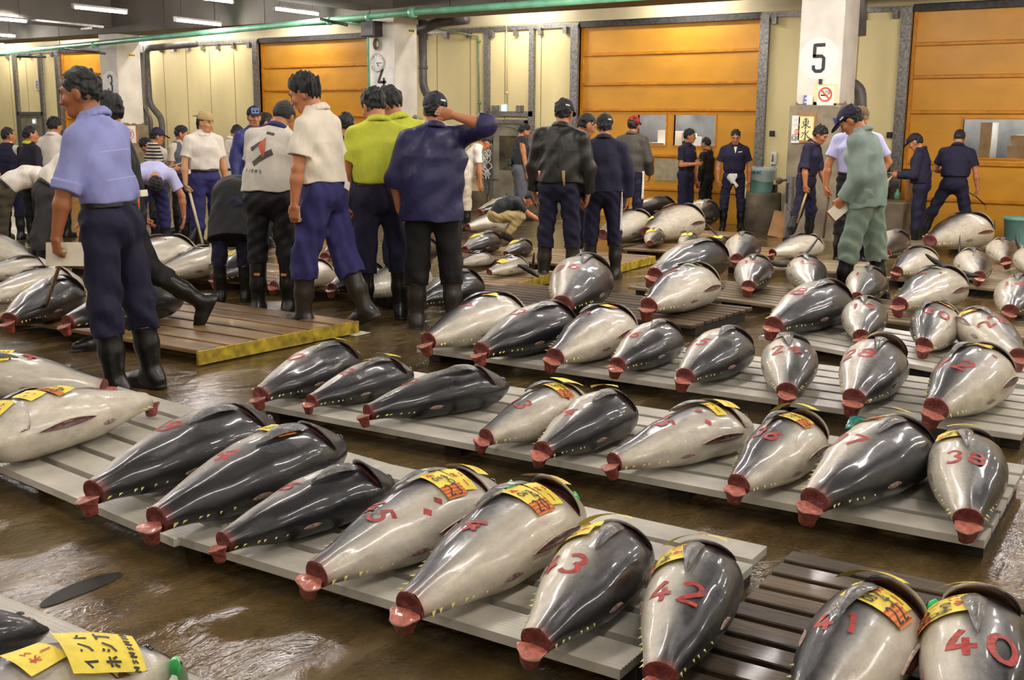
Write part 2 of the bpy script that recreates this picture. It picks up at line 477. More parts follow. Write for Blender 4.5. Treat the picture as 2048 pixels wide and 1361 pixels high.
def both(F): return F
def fish_parts(root, t, f):
    M = MATS
    near = t.near
    # body
    nu, na = (64, 56) if near == 2 else ((44, 36) if near == 1 else (30, 24))
    uu = np.concatenate([np.linspace(0, .9, nu-10), .9+.1*np.sin(np.linspace(0, 1, 11)[1:]*math.pi/2)])
    aa = np.linspace(0, 2*math.pi, na, endpoint=False)
    U, A = np.meshgrid(uu, aa, indexing='ij')
    # soft dents, longitudinal flank groove and head edge
    off = np.zeros_like(U)
    dd = A-t.D
    lat = np.abs(np.sin(dd))
    off -= .012*t.L*np.exp(-((U-.12)/.10)**2)*np.exp(-((np.cos(dd))/.28)**2)*-1.0*.5      # tail keel
    off -= .010*t.L*np.exp(-((np.cos(dd)-.30)/.16)**2)*np.exp(-((U-.42)/.28)**2)*.35
    off += .004*t.L*np.sin(U*23+A*2+f['seed'])*np.sin(A*3+f['seed']*1.7)*.5
    V = t.pt(U, A, off)
    F = grid_faces(len(uu), na, True)
    V = V.reshape(-1, 3)
    n0 = len(V)
    tip = np.array([[t.L*1.004, 0, float(t.axis_z(1.0))]])
    V = np.vstack([V, tip])
    F += [((len(uu)-1)*na+j, (len(uu)-1)*na+(j+1) % na, n0) for j in range(na)]
    F = [tuple(reversed(q)) for q in F]
    me = mesh_np('body', V, F, M['skin'])
    z = t.zone(U, A).ravel()
    red = np.zeros_like(z)
    Cc = np.zeros((len(V), 3), np.float32)
    Cc[:n0, 0] = z; Cc[n0, 0] = .7
    Cc[:, 1] = f['pale']
    ring = np.exp(-(U/.02)**2).ravel()
    Cc[:n0, 2] = ring*.45
    vcol(me, Cc)
    link('body', me, root)
    # tail cut
    r0h, r0w = t.h*hprof(0), t.w*hprof(0)
    rt = .5*(r0h+r0w)
    nn = 20
    a = np.linspace(0, 2*math.pi, nn, endpoint=False)
    rings = []
    for k, (sc, dx) in enumerate(((1.01, -.001), (.93, -.004), (.6, .004), (.25, .010), (.02, .012))):
        P = t.pt(np.zeros(nn), a)
        c = np.array([0, 0, float(t.axis_z(0))])
        P = c+(P-c)*sc; P[:, 0] = dx*t.L*.9
        rings.append(P)
    V = np.vstack(rings); F = [tuple(reversed(q)) for q in grid_faces(5, nn, True)]
    F = [tuple(reversed(q)) for q in F]
    F.append(tuple(range(4*nn, 5*nn)))
    link('tail_cut', mesh_np('tail_cut', V, F, M['meat_dark']), root)
    # tail stub folded down from the cut
    if f.get('flap', 1):
        cz = float(t.axis_z(0))
        c0 = np.array([-.70*rt, 0, cz-.30*rt]); ax = np.array([.20+.10*math.sin(f['seed']*4), .26*math.sin(f['seed']*3), -.95]); ax /= np.linalg.norm(ax)
        e2 = np.cross(ax, np.array([0, 1, 0])); e2 /= np.linalg.norm(e2); e1 = np.cross(e2, ax)
        prof = ((0, .05, -.02), (0, .5, .0), (0, .88, .05), (.03, 1.02, .02), (.14, 1.04, 0), (.36, .92, 0), (.58, .76, 0), (.95, .68, 0), (1.30, .60, 0), (1.45, .44, 0), (1.5, .05, 0))
        V = []
        for k, (d, r, dd2) in enumerate(prof):
            for an in a:
                w = 1+.09*math.sin(an*3+f['seed'])+.06*math.sin(an*5+f['seed']*2)
                curl = .16*max(0, r-.6)*math.cos(2*an)
                V.append(c0+ax*(d+dd2-curl)*rt+(e1*math.cos(an)*.98+e2*math.sin(an)*.78)*r*rt*w)
        V = np.array(V)
        V[:, 2] = np.maximum(V[:, 2], -.035)
        F = grid_faces(len(prof), nn, True)
        F.append(tuple(range((len(prof)-1)*nn, len(prof)*nn))); F.append(tuple(reversed(range(nn))))
        mi = []
        for q in F:
            k = min(q)//nn
            mi.append(0 if k <= 2 else (1 if k == 3 else 2))
        me = mesh_np('tail_flap', V, F, None, True, [M['meat'], M['meat_rim'], M['meat_low']], mi)
        link('tail_flap', me, root)
    # finlets
    nf = f.get('nf', 6)
    fl = t.L*.021
    key = ('fl', round(fl, 3))
    for side in (0, math.pi):
        for k in range(nf):
            u = .035+.043*k+.010*math.sin(f['seed']*9+k*2.3)
            an = t.D+side
            hx = t.pt(u, an); up = t.pt(u, an, .02)-hx; up /= np.linalg.norm(up)
            fw = t.pt(u+.01, an)-hx; fw /= np.linalg.norm(fw)
            sd = np.cross(fw, up)
            if hx[2]+up[2]*fl < -.004 and up[2] < -.5: continue
            s_ = 1-.07*k
            tipp = hx+up*fl*(.75+.2*math.sin(f['seed']*5+k))*s_-fw*fl*1.15*s_
            b0 = hx+fw*fl*.55*s_-up*.003; b1 = hx-fw*fl*.35*s_-up*.003
            th = fl*.14
            V = [b0+sd*th, b0-sd*th, b1+sd*th, b1-sd*th, tipp, b1*.5+tipp*.5+fw*fl*.12]
            F = [(0, 2, 4), (1, 4, 3), (0, 4, 1), (2, 3, 4)]
            link('finlet', mesh_np('finlet', V, F, M['finlet'], False), root)
    upside = t.D+math.pi/2 if math.sin(t.D+math.pi/2) < .0 else t.D+math.pi/2
    # flank that faces up
    sg = 1 if math.cos(t.D+math.pi/2) > math.cos(t.D-math.pi/2) else -1
    def fa(deg): return t.D+sg*R_(deg)      # 0 = dorsal edge, 90 = middle of the upper flank, 180 = belly
    # pectoral fin
    if f.get('pec', 1):
        n = 14
        V = []
        for i in range(n):
            q = i/(n-1)
            u = .715-.27*q
            wd = .034*t.L*(1-q)**.75*(.55+.45*min(1, q*6+.2))+.002
            ac = fa(f.get('peca', 46 if sg > 0 else 100)-6*q)
            rr = .5*(t.h+t.w)*float(hprof(u))
            for s2, of in ((-1, .008+.012*math.sin(q*3.1)), (-.35, .014+.014*math.sin(q*3.1)), (.35, .014+.014*math.sin(q*3.1)), (1, .008+.010*math.sin(q*3.1))):
                V.append(t.pt(u+.012*s2*(1-q), ac+s2*wd/rr, of))
        F = grid_faces(n, 4)
        me = mesh_np('pectoral_fin', np.array(V), F, M['fin'])
        link('pectoral_fin', me, root)
    # gill opening and lifted gill cover
    if f.get('gill', 1):
        go = f.get('go', .7)
        A0, A1 = 38, 140
        aa2 = np.array([fa(A0+(A1-A0)*i/13) for i in range(14)])
        ucurve = np.array([.045*math.sin(math.pi*i/13) for i in range(14)])
        lf = np.array([math.sin(math.pi*min(1, max(0, i/13)))**.7 for i in range(14)])
        V = []
        for i, q in enumerate(np.linspace(0, 1, 5)):
            V.append(t.pt(.785-ucurve+.045*q, aa2, .0015+.002*math.sin(q*3.14)))
        me = mesh_np('gill_opening', np.vstack(V), grid_faces(5, 14), M['gill'])
        link('gill_opening', me, root)
        V = []
        lift = .036*t.L*go
        for q in np.linspace(0, 1, 9):
            V.append(t.pt(.895-(.105+ucurve)*q, aa2, .002+lift*lf*q**1.7))
        k = len(V)
        for q in np.linspace(1, 0, 7):
            V.append(t.pt(.895-(.102+ucurve)*q, aa2, -.004+(lift*lf-.004*np.minimum(1, lf*2))*q**1.7))
        me = mesh_np('gill_cover', np.vstack(V), [tuple(reversed(q)) for q in grid_faces(len(V), 14)], None, True, [M['skin'], M['gill_in']],
                     [0 if i//13 < k else 1 for i in range((len(V)-1)*13)])
        nv = len(me.vertices)
        c = np.zeros((nv, 3)); zz = t.zone(np.full(14, .8), aa2)
        c[:, 0] = np.tile(np.clip(zz*.8+.12, 0, 1), len(V)); c[:, 1] = f['pale']
        vcol(me, c)
        link('gill_cover', me, root)
    # belly slit
    if f.get('slit', 0):
        n = 15
        V = []
        for i in range(n):
            q = i/(n-1); u = .45+.31*q
            wd = R_(6.5*f.get('slit', 1))*math.sin(math.pi*q)**.8
            for s2, of in ((-1.25, .0015), (-.95, .009), (-.6, .001), (0, .0035), (.6, .001), (.95, .010), (1.25, .0015)):
                V.append(t.pt(u, fa(f.get('slita', 152))+s2*wd, of))
        F = grid_faces(n, 7)
        mi = [(1 if (i % 6) in (0, 5) else 0) for i in range(len(F))]
        link('belly_slit', mesh_np('belly_slit', np.array(V), F, None, True, [M['gill'], M['slit_rim']], mi), root)
    # cut stubs of the back fin and the anal fin
    for ang, uu0 in ((f.get('st1', 8), .37), (f.get('st2', 172), .36)):
        V = []
        n = 9
        for i in range(n):
            q = i/(n-1); u = uu0+(q-.5)*.09
            wd = R_(6)*math.sin(math.pi*q)**.6
            for s2, of in ((-1, .001), (0, .006), (1, .001)):
                V.append(t.pt(u, fa(ang)+s2*wd, of))
        link('fin_stub', mesh_np('fin_stub', np.array(V), grid_faces(n, 3), M['stub']), root)
    # eye and mouth when the head shows
    if f.get('eye', near == 2):
        e = t.pt(.925, fa(78), -.004); nrm = t.pt(.925, fa(78), .02)-t.pt(.925, fa(78), 0); nrm /= np.linalg.norm(nrm)
        mb = MB()
        q = Vector(nrm).to_track_quat('Z', 'Y').to_matrix().to_4x4(); q.translation = Vector(e)
        r = .017*t.L
        mb.lathe([(r, 0), (r*.96, r*.25), (r*.7, r*.55), (r*.1, r*.7)], 16, q)
        mb.build('eye', M['eye'], root, True)
        V, F = skin_strokes(t, [[(-.035*t.L*sg*-1, .01*t.L), (0, 0), (.03*t.L*sg*-1, -.035*t.L)]], .972, fa(95), 0, .006*t.L, .002)
        link('mouth', mesh_np('mouth', V, F, M['gill']), root)
    # painted number
    if f.get('num'):
        hgt = f.get('nh', .105)*t.L
        st = text_strokes(f['num'], hgt, hgt*.74, .18)
        V, F = skin_strokes(t, st, f.get('nu', .45), R_(f.get('na', -10)), f.get('nr', 0), hgt*.17)
        link('painted_number', mesh_np('painted_number', V, F, M['red']), root)
    for (u, a_) in f.get('dots', ()):
        V, F = skin_strokes(t, [[(-.012, 0), (0, .006), (.012, .012)]], u, R_(a_), 20, .020)
        link('paint_dab', mesh_np('paint_dab', V, F, M['red']), root)
    # paper tags
    for tg in f.get('tags', ()):
        u, a_, sx, sy, rot, kind = tg[:6]
        a_ = R_(a_)
        of = tg[6] if len(tg) > 6 else .007
        V, F = map_rect(t, u, a_, sx, sy, rot, off=of, nx=9, ny=9, lift=.006)
        pm = {'y': M['tag_y'], 'r': M['tag_y'], 'h': M['tag_y'], 'w': M['tag_w'], 'g': M['tag_g']}[kind[0]]
        po = link('paper_tag', mesh_np('paper_tag', V, F, pm), root)
        word = kind[1:]
        if kind[0] == 'r':       # yellow slip with an orange band and hand-written weight
            V, F = map_rect(t, u, a_, sx, sy, rot, -.5, .5, -.5, -.16, off=of+.0015, nx=9, ny=5)
            link('orange_band', mesh_np('orange_band', V, F, M['tag_o']), po)
            V = []; F = []
            for i in range(4):
                v2, f2 = map_rect(t, u, a_, sx, sy, rot, -.5, .5, -.47+.09*i, -.44+.09*i, off=of+.0022, nx=9, ny=2)
                F += [tuple(k+len(V) for k in q) for q in f2]; V += list(v2)
            link('band_lines', mesh_np('band_lines', np.array(V), F, M['tag_r']), po)
            if near == 2:
                w1, w2, w3 = (word.split('|')+['', '', ''])[:3]
                st = [[(x, y-.30*sy) for x, y in pl] for pl in text_strokes(w1, sy*.30, sy*.2)]
                st += [[(x+.26*sx, y-.02*sy) for x, y in pl] for pl in text_strokes(w2, sy*.27, sy*.2)]
                st += [[(x-.02*sx, y+.12*sy) for x, y in pl] for pl in text_strokes('o'+w3, sy*.16, sy*.12)]
                V, F = skin_strokes(t, [[(p[0]*math.cos(R_(rot))-p[1]*math.sin(R_(rot)), p[0]*math.sin(R_(rot))+p[1]*math.cos(R_(rot))) for p in pl] for pl in st], u, a_, 0, sy*.032, of+.0032, 0)
                link('handwriting', mesh_np('handwriting', V, F, M['ink']), po)
            st = [[(x-.2*sx, y+.36*sy) for x, y in pl] for pl in text_strokes('k', sy*.24, sy*.26)]
            V, F = skin_strokes(t, [[(p[0]*math.cos(R_(rot))-p[1]*math.sin(R_(rot)), p[0]*math.sin(R_(rot))+p[1]*math.cos(R_(rot))) for p in pl] for pl in st], u, a_, 0, sy*.05, of+.003, 0)
            link('red_mark', mesh_np('red_mark', V, F, M['tag_r']), po)
        elif kind[0] in 'yw' and near >= 1:
            st = [[(x, y+.12*sy) for x, y in pl] for pl in text_strokes('ks', sy*.26, sy*.22)]+[[(x, y-.26*sy) for x, y in pl] for pl in text_strokes('1', sy*.26, sy*.15)]
            V, F = skin_strokes(t, [[(p[0]*math.cos(R_(rot))-p[1]*math.sin(R_(rot)), p[0]*math.sin(R_(rot))+p[1]*math.cos(R_(rot))) for p in pl] for pl in st], u, a_, 0, sy*.04, of+.002, 0)
            link('red_print', mesh_np('red_print', V, F, M['tag_r'] if kind[0] == 'y' else M['tag_b']), po)
        elif kind[0] == 'h':      # slip with two lines of dark lettering on the gill cover
            st = []
            for r_, tx in ((-.36, 'nsnsnsn'), (.24, 'IND'), (-.06, 'HCT')):
                hh = sy*(.10 if r_ < -.2 else .20)
                st += [[(x, y+r_*sy) for x, y in pl] for pl in text_strokes(tx, hh, hh*.8)]
            V, F = skin_strokes(t, [[(p[0]*math.cos(R_(rot))-p[1]*math.sin(R_(rot)), p[0]*math.sin(R_(rot))+p[1]*math.cos(R_(rot))) for p in pl] for pl in st], u, a_, 0, sy*.03, of+.002, 0)
            link('lettering', mesh_np('lettering', V, F, M['ink']), po)
    # plastic ribbon through the mouth
    if f.get('rib'):
        c = M['rib_g'] if f['rib'][0] == 'g' else M['rib_t']
        dx, dy, ln, wd = f['rib'][1:5]
        p0 = np.array([t.L*dx, -dy, .05])
        V = []
        n = 9
        for i in range(n):
            q = i/(n-1)
            x = p0[0]+ln*q*.8; y = p0[1]+.25*ln*math.sin(q*3); z = max(.012, .09+.05*math.sin(q*5)-.06*q)
            ww = wd*(.5+.5*math.sin(q*7+1)**2)
            V += [(x, y-ww, z+.2*ww), (x+.2*ww, y, z+.012*math.sin(q*9)), (x, y+ww, z-.1*ww)]
        link('plastic_ribbon', mesh_np('plastic_ribbon', np.array(V), grid_faces(n, 3), c), root)

def frame_on_floor(p, heading, lift):
    """matrix with local z = floor normal, x along heading (horizontal vector)"""
    x = Vector(heading); x = (x-UPF*x.dot(UPF)).normalized()
    y = UPF.cross(x)
    m = Matrix((x, y, UPF)).transposed().to_4x4()
    m.translation = Vector((p.x, p.y, floor_z(p.x, p.y)))+UPF*lift
    return m
def solve_fish(f):
    tx, ty = f['tail']; ax, ay = f['end']
    hp = f['hp']; mode = f.get('mode', 'a'); D = f['D']
    fat = f.get('fat', 1.0)
    def build(L, fat): return Tuna(L, fat, D)
    if 'head' in f:
        Hd = G(*f['head'], hp+.12); Q = G(*f['thru'], hp+.14)
        d = Hd-Q; d.z = 0; d.normalize()
        return Hd-d*f['L'], d, f['L'], f.get('ft', 1.0)
    go = f.get('go', .7)*(.03 if f.get('gill', 1) else 0)
    FT = f.get('ft', 1.06 if mode == 'a' else .94)
    us = np.concatenate([np.linspace(.3, .97, 13), [1.0]]); As = np.linspace(-1.3, 1.3, 9)
    UU, AA = np.meshgrid(us, As, indexing='ij')
    OF = np.exp(-((UU-.79)/.06)**2)*go
    tt = build(1.0, FT)
    L0 = 1.0
    if 'w' in f:
        ext = math.hypot(.158*math.sin(R_(D)), .128*math.cos(R_(D)))*FT
        T = G(tx, ty, hp+.09)
        for it in range(4):
            mid = T+Vector((T.x, T.y, 0)).normalized()*(.45*L0 if mode == 'a' else .25*L0)
            L0 = f['w']*.5*(mid-CAM).dot(CF)/FPX/ext
        rng_ = (L0*.90, L0*1.15) if mode == 'a' else (L0*.92, L0*1.32)
    elif 'L' in f: rng_ = (f['L'], f['L']+.001)
    else: rng_ = (.5, 1.25)
    h0 = math.atan2(G(tx, ty).x, G(tx, ty).y)
    lo = [-2.2, rng_[0]]; hi = [2.2, rng_[1]]
    for lev in range(5):
        bb = None
        for i in range(23 if lev == 0 else 11):
            for j in range(7):
                th = h0+lo[0]+(hi[0]-lo[0])*i/(22 if lev == 0 else 10); LL = lo[1]+(hi[1]-lo[1])*j/6
                tt = Tuna(LL, FT, D)
                T = G(tx, ty, hp+float(tt.axis_z(0)))
                m = frame_on_floor(T, (math.sin(th), math.cos(th), 0), hp)
                A = np.array(m)
                if mode == 'a': P = tt.pt(UU, AA, OF*LL).reshape(-1, 3)
                else: P = np.array([[LL, 0, float(tt.axis_z(1.0))]])
                P = P@A[:3, :3].T+A[:3, 3]
                v = P-np.array(CAM); z = v@np.array(CF)
                X = 1024+FPX*(v@np.array(CR))/z; Y = 680.5-FPX*(v@np.array(CU))/z
                k = int(np.argmin(Y))
                e = (X[k]-ax)**2+(Y[k]-ay)**2+((LL-L0)*40)**2*(.05 if mode == 'a' else .02)
                if mode == 'a' and abs(th-h0) > 1.2: e += 1e5
                if bb is None or e < bb[0]: bb = (e, th-h0, LL, T)
        wv = [(hi[q]-lo[q])*.16 for q in (0, 1)]
        lo = [bb[1+q]-wv[q] for q in (0, 1)]; hi = [bb[1+q]+wv[q] for q in (0, 1)]
        lo[1] = max(lo[1], rng_[0]); hi[1] = min(hi[1], rng_[1])
    th = h0+bb[1]; L = bb[2]; T = bb[3]; d = Vector((math.sin(th), math.cos(th), 0)); f['err'] = bb[0]**.5
    fat = FT
    return T, d.normalized(), L, fat
def add_fish(f):
    T, d, L, fat = solve_fish(f)
    f.setdefault('seed', rng.random()*6)
    f.setdefault('pale', 0.0)
    t = Tuna(L, fat, f['D'], 0, f.get('near', 1))
    m = frame_on_floor(T, d, f['hp'])
    root = empty('tuna', m, f['label'], 'tuna', f.get('group'))
    fish_parts(root, t, f)
    if VERB: print('fish', f.get('num'), f['tail'], 'L=%.2f fat=%.2f err=%.1f' % (L, fat, f.get('err', 0)))
    return root
# ------------------------------------------------------------------ materials table
MATS = {}
def init_mats():
    M = MATS
    M['floor'] = make_floor_mat(); M['skin'] = make_skin_mat(); M['human'] = make_vskin()
    M['meat'] = mat('tail_meat_pink', (.52, .15, .10, 1), .28, .25, 60, .4, 120, coat=.4)
    M['meat_dark'] = mat('tail_meat_dark', (.16, .028, .022, 1), .3, .3, 60, .4, 120, coat=.4)
    M['meat_low'] = mat('tail_meat_red', (.27, .055, .04, 1), .35, .35, 40, .5, 90, coat=.3)
    M['meat_rim'] = mat('tail_skin_rim', (.38, .26, .20, 1), .35, .3, 50)
    M['finlet'] = mat('finlet_yellow', (.66, .60, .20, 1), .4, .15, 50)
    M['fin'] = mat('fin_dark', (.105, .10, .095, 1), .3, .35, 22, .3, 90, coat=.4, stretch=(1, .3, 1))
    M['gill'] = mat('gill_dark', (.10, .028, .022, 1), .35, .4, 30, .4, 60, coat=.3)
    M['gill_in'] = mat('gill_cover_inside', (.33, .19, .13, 1), .35, .35, 30, coat=.3)
    M['slit_rim'] = mat('slit_rim', (.55, .40, .32, 1), .35, .2, 40, coat=.3)
    M['stub'] = mat('fin_stub_flesh', (.30, .19, .15, 1), .4, .35, 60, .3, 80)
    M['eye'] = mat('fish_eye', (.02, .02, .025, 1), .08, .1, 20, coat=.8)
    M['red'] = mat('red_paint', (.40, .035, .025, 1), .5, .3, 70)
    M['ink'] = mat('black_ink', (.025, .022, .02, 1), .6)
    M['tag_y'] = mat('paper_yellow', (.86, .68, .07, 1), .55, .08, 30)
    M['tag_w'] = mat('paper_white', (.72, .74, .80, 1), .6, .06, 30)
    M['tag_g'] = mat('paper_green', (.30, .52, .22, 1), .6, .08, 30)
    M['tag_o'] = mat('paper_orange', (.72, .24, .035, 1), .55, .1, 30)
    M['tag_r'] = mat('print_red', (.55, .07, .02, 1), .6)
    M['tag_b'] = mat('print_blue', (.12, .14, .42, 1), .6)
    M['rib_g'] = mat('plastic_green', (.03, .50, .10, 1), .25, .2, 30, coat=.5)
    M['rib_t'] = mat('plastic_teal', (.03, .26, .22, 1), .25, .25, 30, coat=.5)
    M['deck'] = mat('deck_grey', (.52, .49, .41, 1), .34, .14, 5, .0)
    M['wood'] = mat('deck_wood_wet', (.23, .135, .05, 1), .45, .42, 3.5, .35, 30, stretch=(.25, 1.6, 1), coat=.25)
    M['wood_d'] = mat('deck_wood_dark', (.085, .052, .022, 1), .62, .45, 3.5, .4, 30, stretch=(.25, 1.6, 1), coat=.08)
    M['wood_e'] = mat('deck_end_yellow', (.42, .30, .02, 1), .5, .35, 12)
    M['wood_p'] = mat('deck_wood_pale', (.28, .22, .13, 1), .35, .3, 3.5, .3, 30, stretch=(.25, 1.6, 1), coat=.2)
    M['under'] = mat('deck_runner', (.03, .026, .02, 1), .6)
    M['cream'] = mat('wall_cream', (.80, .68, .345, 1), .55, .07, 1.2, stretch=(1, 1, .4))
    M['cream_up'] = mat('wall_upper', (.70, .62, .39, 1), .7, .08, 1.2)
    M['orange'] = mat('door_orange', (.66, .315, .028, 1), .34, .07, 1.5, .05, 30, stretch=(1, 1, 2))
    M['orange_rib'] = mat('door_rib', (.60, .235, .012, 1), .4)
    M['steel'] = mat('galvanised', (.26, .25, .235, 1), .38, .25, 25, metal=.6)
    M['steel_d'] = mat('dark_steel', (.05, .047, .045, 1), .5, .3, 20, metal=.4)
    M['pillar'] = mat('pillar_white', (.70, .66, .575, 1), .7, .1, 2.2)
    M['conc'] = mat('bare_concrete', (.23, .19, .125, 1), .75, .3, 2.5, .3, 20)
    M['conc_d'] = mat('concrete_brown', (.16, .125, .075, 1), .7, .35, 3, .3, 20)
    M['ceil'] = mat('ceiling_grey', (.13, .118, .10, 1), .8, .12, .8)
    M['beam'] = mat('beam_grey', (.15, .137, .115, 1), .8, .12, .8)
    M['pipe_g'] = mat('pipe_green', (.16, .42, .26, 1), .4, .15, 5)
    M['pipe_d'] = mat('pipe_dark', (.115, .105, .10, 1), .45, .2, 6)
    M['metal_door'] = mat('door_grey', (.27, .24, .17, 1), .5, .25, 2.5)
    M['glass_d'] = mat('glass_dark', (.10, .085, .05, 1), .2, .5, 2.5)
    M['tube'] = mat('lamp_tube', (.9, .9, 1, 1), .4, 0, emis=(1.0, .93, .88, 1), estr=LAMP)
    M['lamp_body'] = mat('lamp_body', (.55, .53, .5, 1), .5)
    M['white'] = mat('white_paint', (.78, .75, .70, 1), .6, .05)
    M['black'] = mat('black_paint', (.018, .018, .02, 1), .5)
    M['box'] = mat('speaker_brown', (.03, .018, .014, 1), .5, .3, 9)
    M['sign_red'] = mat('sign_red', (.62, .075, .02, 1), .6)
    M['sign_y'] = mat('sign_yellow', (.78, .72, .36, 1), .6, .04)
    M['teal'] = mat('bucket_teal', (.24, .52, .47, 1), .35, .1, 6, coat=.2)
    M['bag'] = mat('plastic_bag', (.62, .70, .66, 1), .3, .2, 9, .4, 14, coat=.4)
    M['stick'] = mat('wood_stick', (.42, .29, .12, 1), .5, .3, 8, stretch=(1, 1, .2))
    M['paper'] = mat('note_paper', (.74, .68, .52, 1), .7, .06)
    M['dark_red'] = mat('dark_red', (.30, .05, .03, 1), .45)
    M['hook'] = mat('hook_steel', (.12, .11, .10, 1), .35, .2, metal=.8)
    M['rope'] = mat('rope_white', (.72, .70, .64, 1), .8, .1, 40)
    M['ora'] = mat('orange_plastic', (.75, .12, .02, 1), .4)
    M['charc'] = mat('charcoal_print', (.08, .07, .07, 1), .6)
    M['fin_b'] = mat('fin_black', (.02, .018, .017, 1), .45, .35, 22, .3, 60, coat=.08)
    M['stick_d'] = mat('wood_stick_dark', (.11, .06, .03, 1), .5, .3, 8, stretch=(1, 1, .2))
    M['card'] = mat('cardboard', (.34, .18, .065, 1), .8, .2, 5)

def struct(name, mb, m, label=None, smooth=False, parent=None):
    o = mb.build(name, m, parent, smooth)
    if parent is None: o['kind'] = 'structure'
    if label: o['label'] = label
    return o

PX = [-23.50, -14.93, -6.30, 2.4]       # left faces of the pillars
PW = .66
PYF = 16.35                              # pillar front plane
DOORS = [(-27.95, -24.4), (-20.05, -16.45), (-11.30, -7.69), (-5.19, -1.4)]
DTOP = 3.17
CEIL = 4.1
def build_room():
    M = MATS
    # floor: sloping gently down to the doors
    x0, x1, y0, y1 = -46, 8, -4, WALLY+.3
    V = []; nx, ny = 28, 13
    for j in range(ny):
        for i in range(nx):
            x = x0+(x1-x0)*i/(nx-1); y = y0+(y1-y0)*j/(ny-1)
            V.append((x, y, floor_z(x, y)))
    F = [(j*nx+i, j*nx+i+1, (j+1)*nx+i+1, (j+1)*nx+i) for j in range(ny-1) for i in range(nx-1)]
    link('floor', mesh_np('floor', V, F, M['floor'], False), kind='structure', label='wet brown concrete market floor')
    zb = floor_z(0, WALLY)
    # back wall of cream panels with door holes: built as bays
    edges = sorted([-46]+[e for d in DOORS for e in d]+[8])
    k = 0
    seams = MB()
    names = ['back', 'back_bay', 'back_middle', 'back_pier', 'back_right']
    for i in range(0, len(edges), 2):
        a, b = edges[i], edges[i+1]
        mb = MB().box((a, WALLY, zb-.3), (b, WALLY+.25, DTOP+.12))
        struct('wall_'+names[k], mb, M['cream'], 'cream insulated wall panels'); k += 1
        # panel seams and bottom dado
        n = max(1, round((b-a)/.82))
        for q in range(1, n):
            x = a+(b-a)*q/n
            seams.box((x-.008, WALLY-.004, zb+.5), (x+.008, WALLY+.004, DTOP-.05))
    struct('trim_1', seams, mat('seam', (.30, .22, .07, 1), .6), 'dark panel seams of the cream wall')
    up = MB().box((-46, WALLY-.02, DTOP+.08), (8, WALLY+.25, CEIL+.2))
    struct('wall_upper', up, M['cream_up'], 'cream upper wall above the doors')
    dado = MB()
    for i in range(0, len(edges), 2):
        a, b = edges[i], edges[i+1]
        segs = [(a, b)]
        if a < -13 < b: segs = [(a, -13.42), (-12.36, b)]
        for (c, d) in segs: dado.box((c, WALLY-.14, zb-.3), (d, WALLY+.05, zb+.36))
    struct('baseboard_back', dado, M['conc_d'], 'brown concrete kerb along the foot of the wall')
    # top rail with clips
    rail = MB()
    for i in range(0, len(edges), 2):
        a, b = edges[i], edges[i+1]
        rail.box((a, WALLY-.05, DTOP-.02), (b, WALLY+.02, DTOP+.06))
        n = max(1, round((b-a)/.55))
        for q in range(n):
            x = a+(b-a)*(q+.5)/n
            rail.box((x-.04, WALLY-.09, DTOP-.13), (x+.04, WALLY, DTOP))
    struct('trim_2', rail, M['steel'], 'galvanised rail with clips along the wall top')
    # doors
    for i, (a, b) in enumerate(DOORS):
        build_door(i, a, b, zb)
    build_pillars(zb)
    # ceiling and beams
    struct('ceiling', MB().box((-46, y0, CEIL), (8, WALLY+.3, CEIL+.2)), M['ceil'], 'grey concrete ceiling')
    bm = MB().box((-46, PYF-.15, 3.34), (8, PYF+PW+.12, CEIL+.1))
    struct('trim_3', bm, M['beam'], 'concrete beam over the pillars')
    for n, px in enumerate(PX):
        bm = MB().box((px-.1, y0, 3.46), (px+PW+.1, PYF-.15, CEIL+.1))
        struct('trim_%d' % (4+n), bm, M['beam'], 'concrete cross beam')
    for n, yy in enumerate((1.5, 6.5, 11.5)):
        bm = MB().box((-46, yy-.2, 3.62), (8, yy+.2, CEIL+.1))
        struct('trim_%d' % (9+n), bm, M['beam'], 'secondary concrete beam')
    # far end and side walls
    struct('wall_left', MB().box((-46.3, y0, -1), (-46, WALLY+.3, CEIL+.2)), M['cream_up'], 'far left end wall')
    struct('wall_right', MB().box((8, y0, -1), (8.3, WALLY+.3, CEIL+.2)), M['cream_up'], 'right end wall')
    struct('wall_front', MB().box((-46.3, y0-.3, -1), (8.3, y0, CEIL+.2)), M['conc'], 'wall behind the photographer')

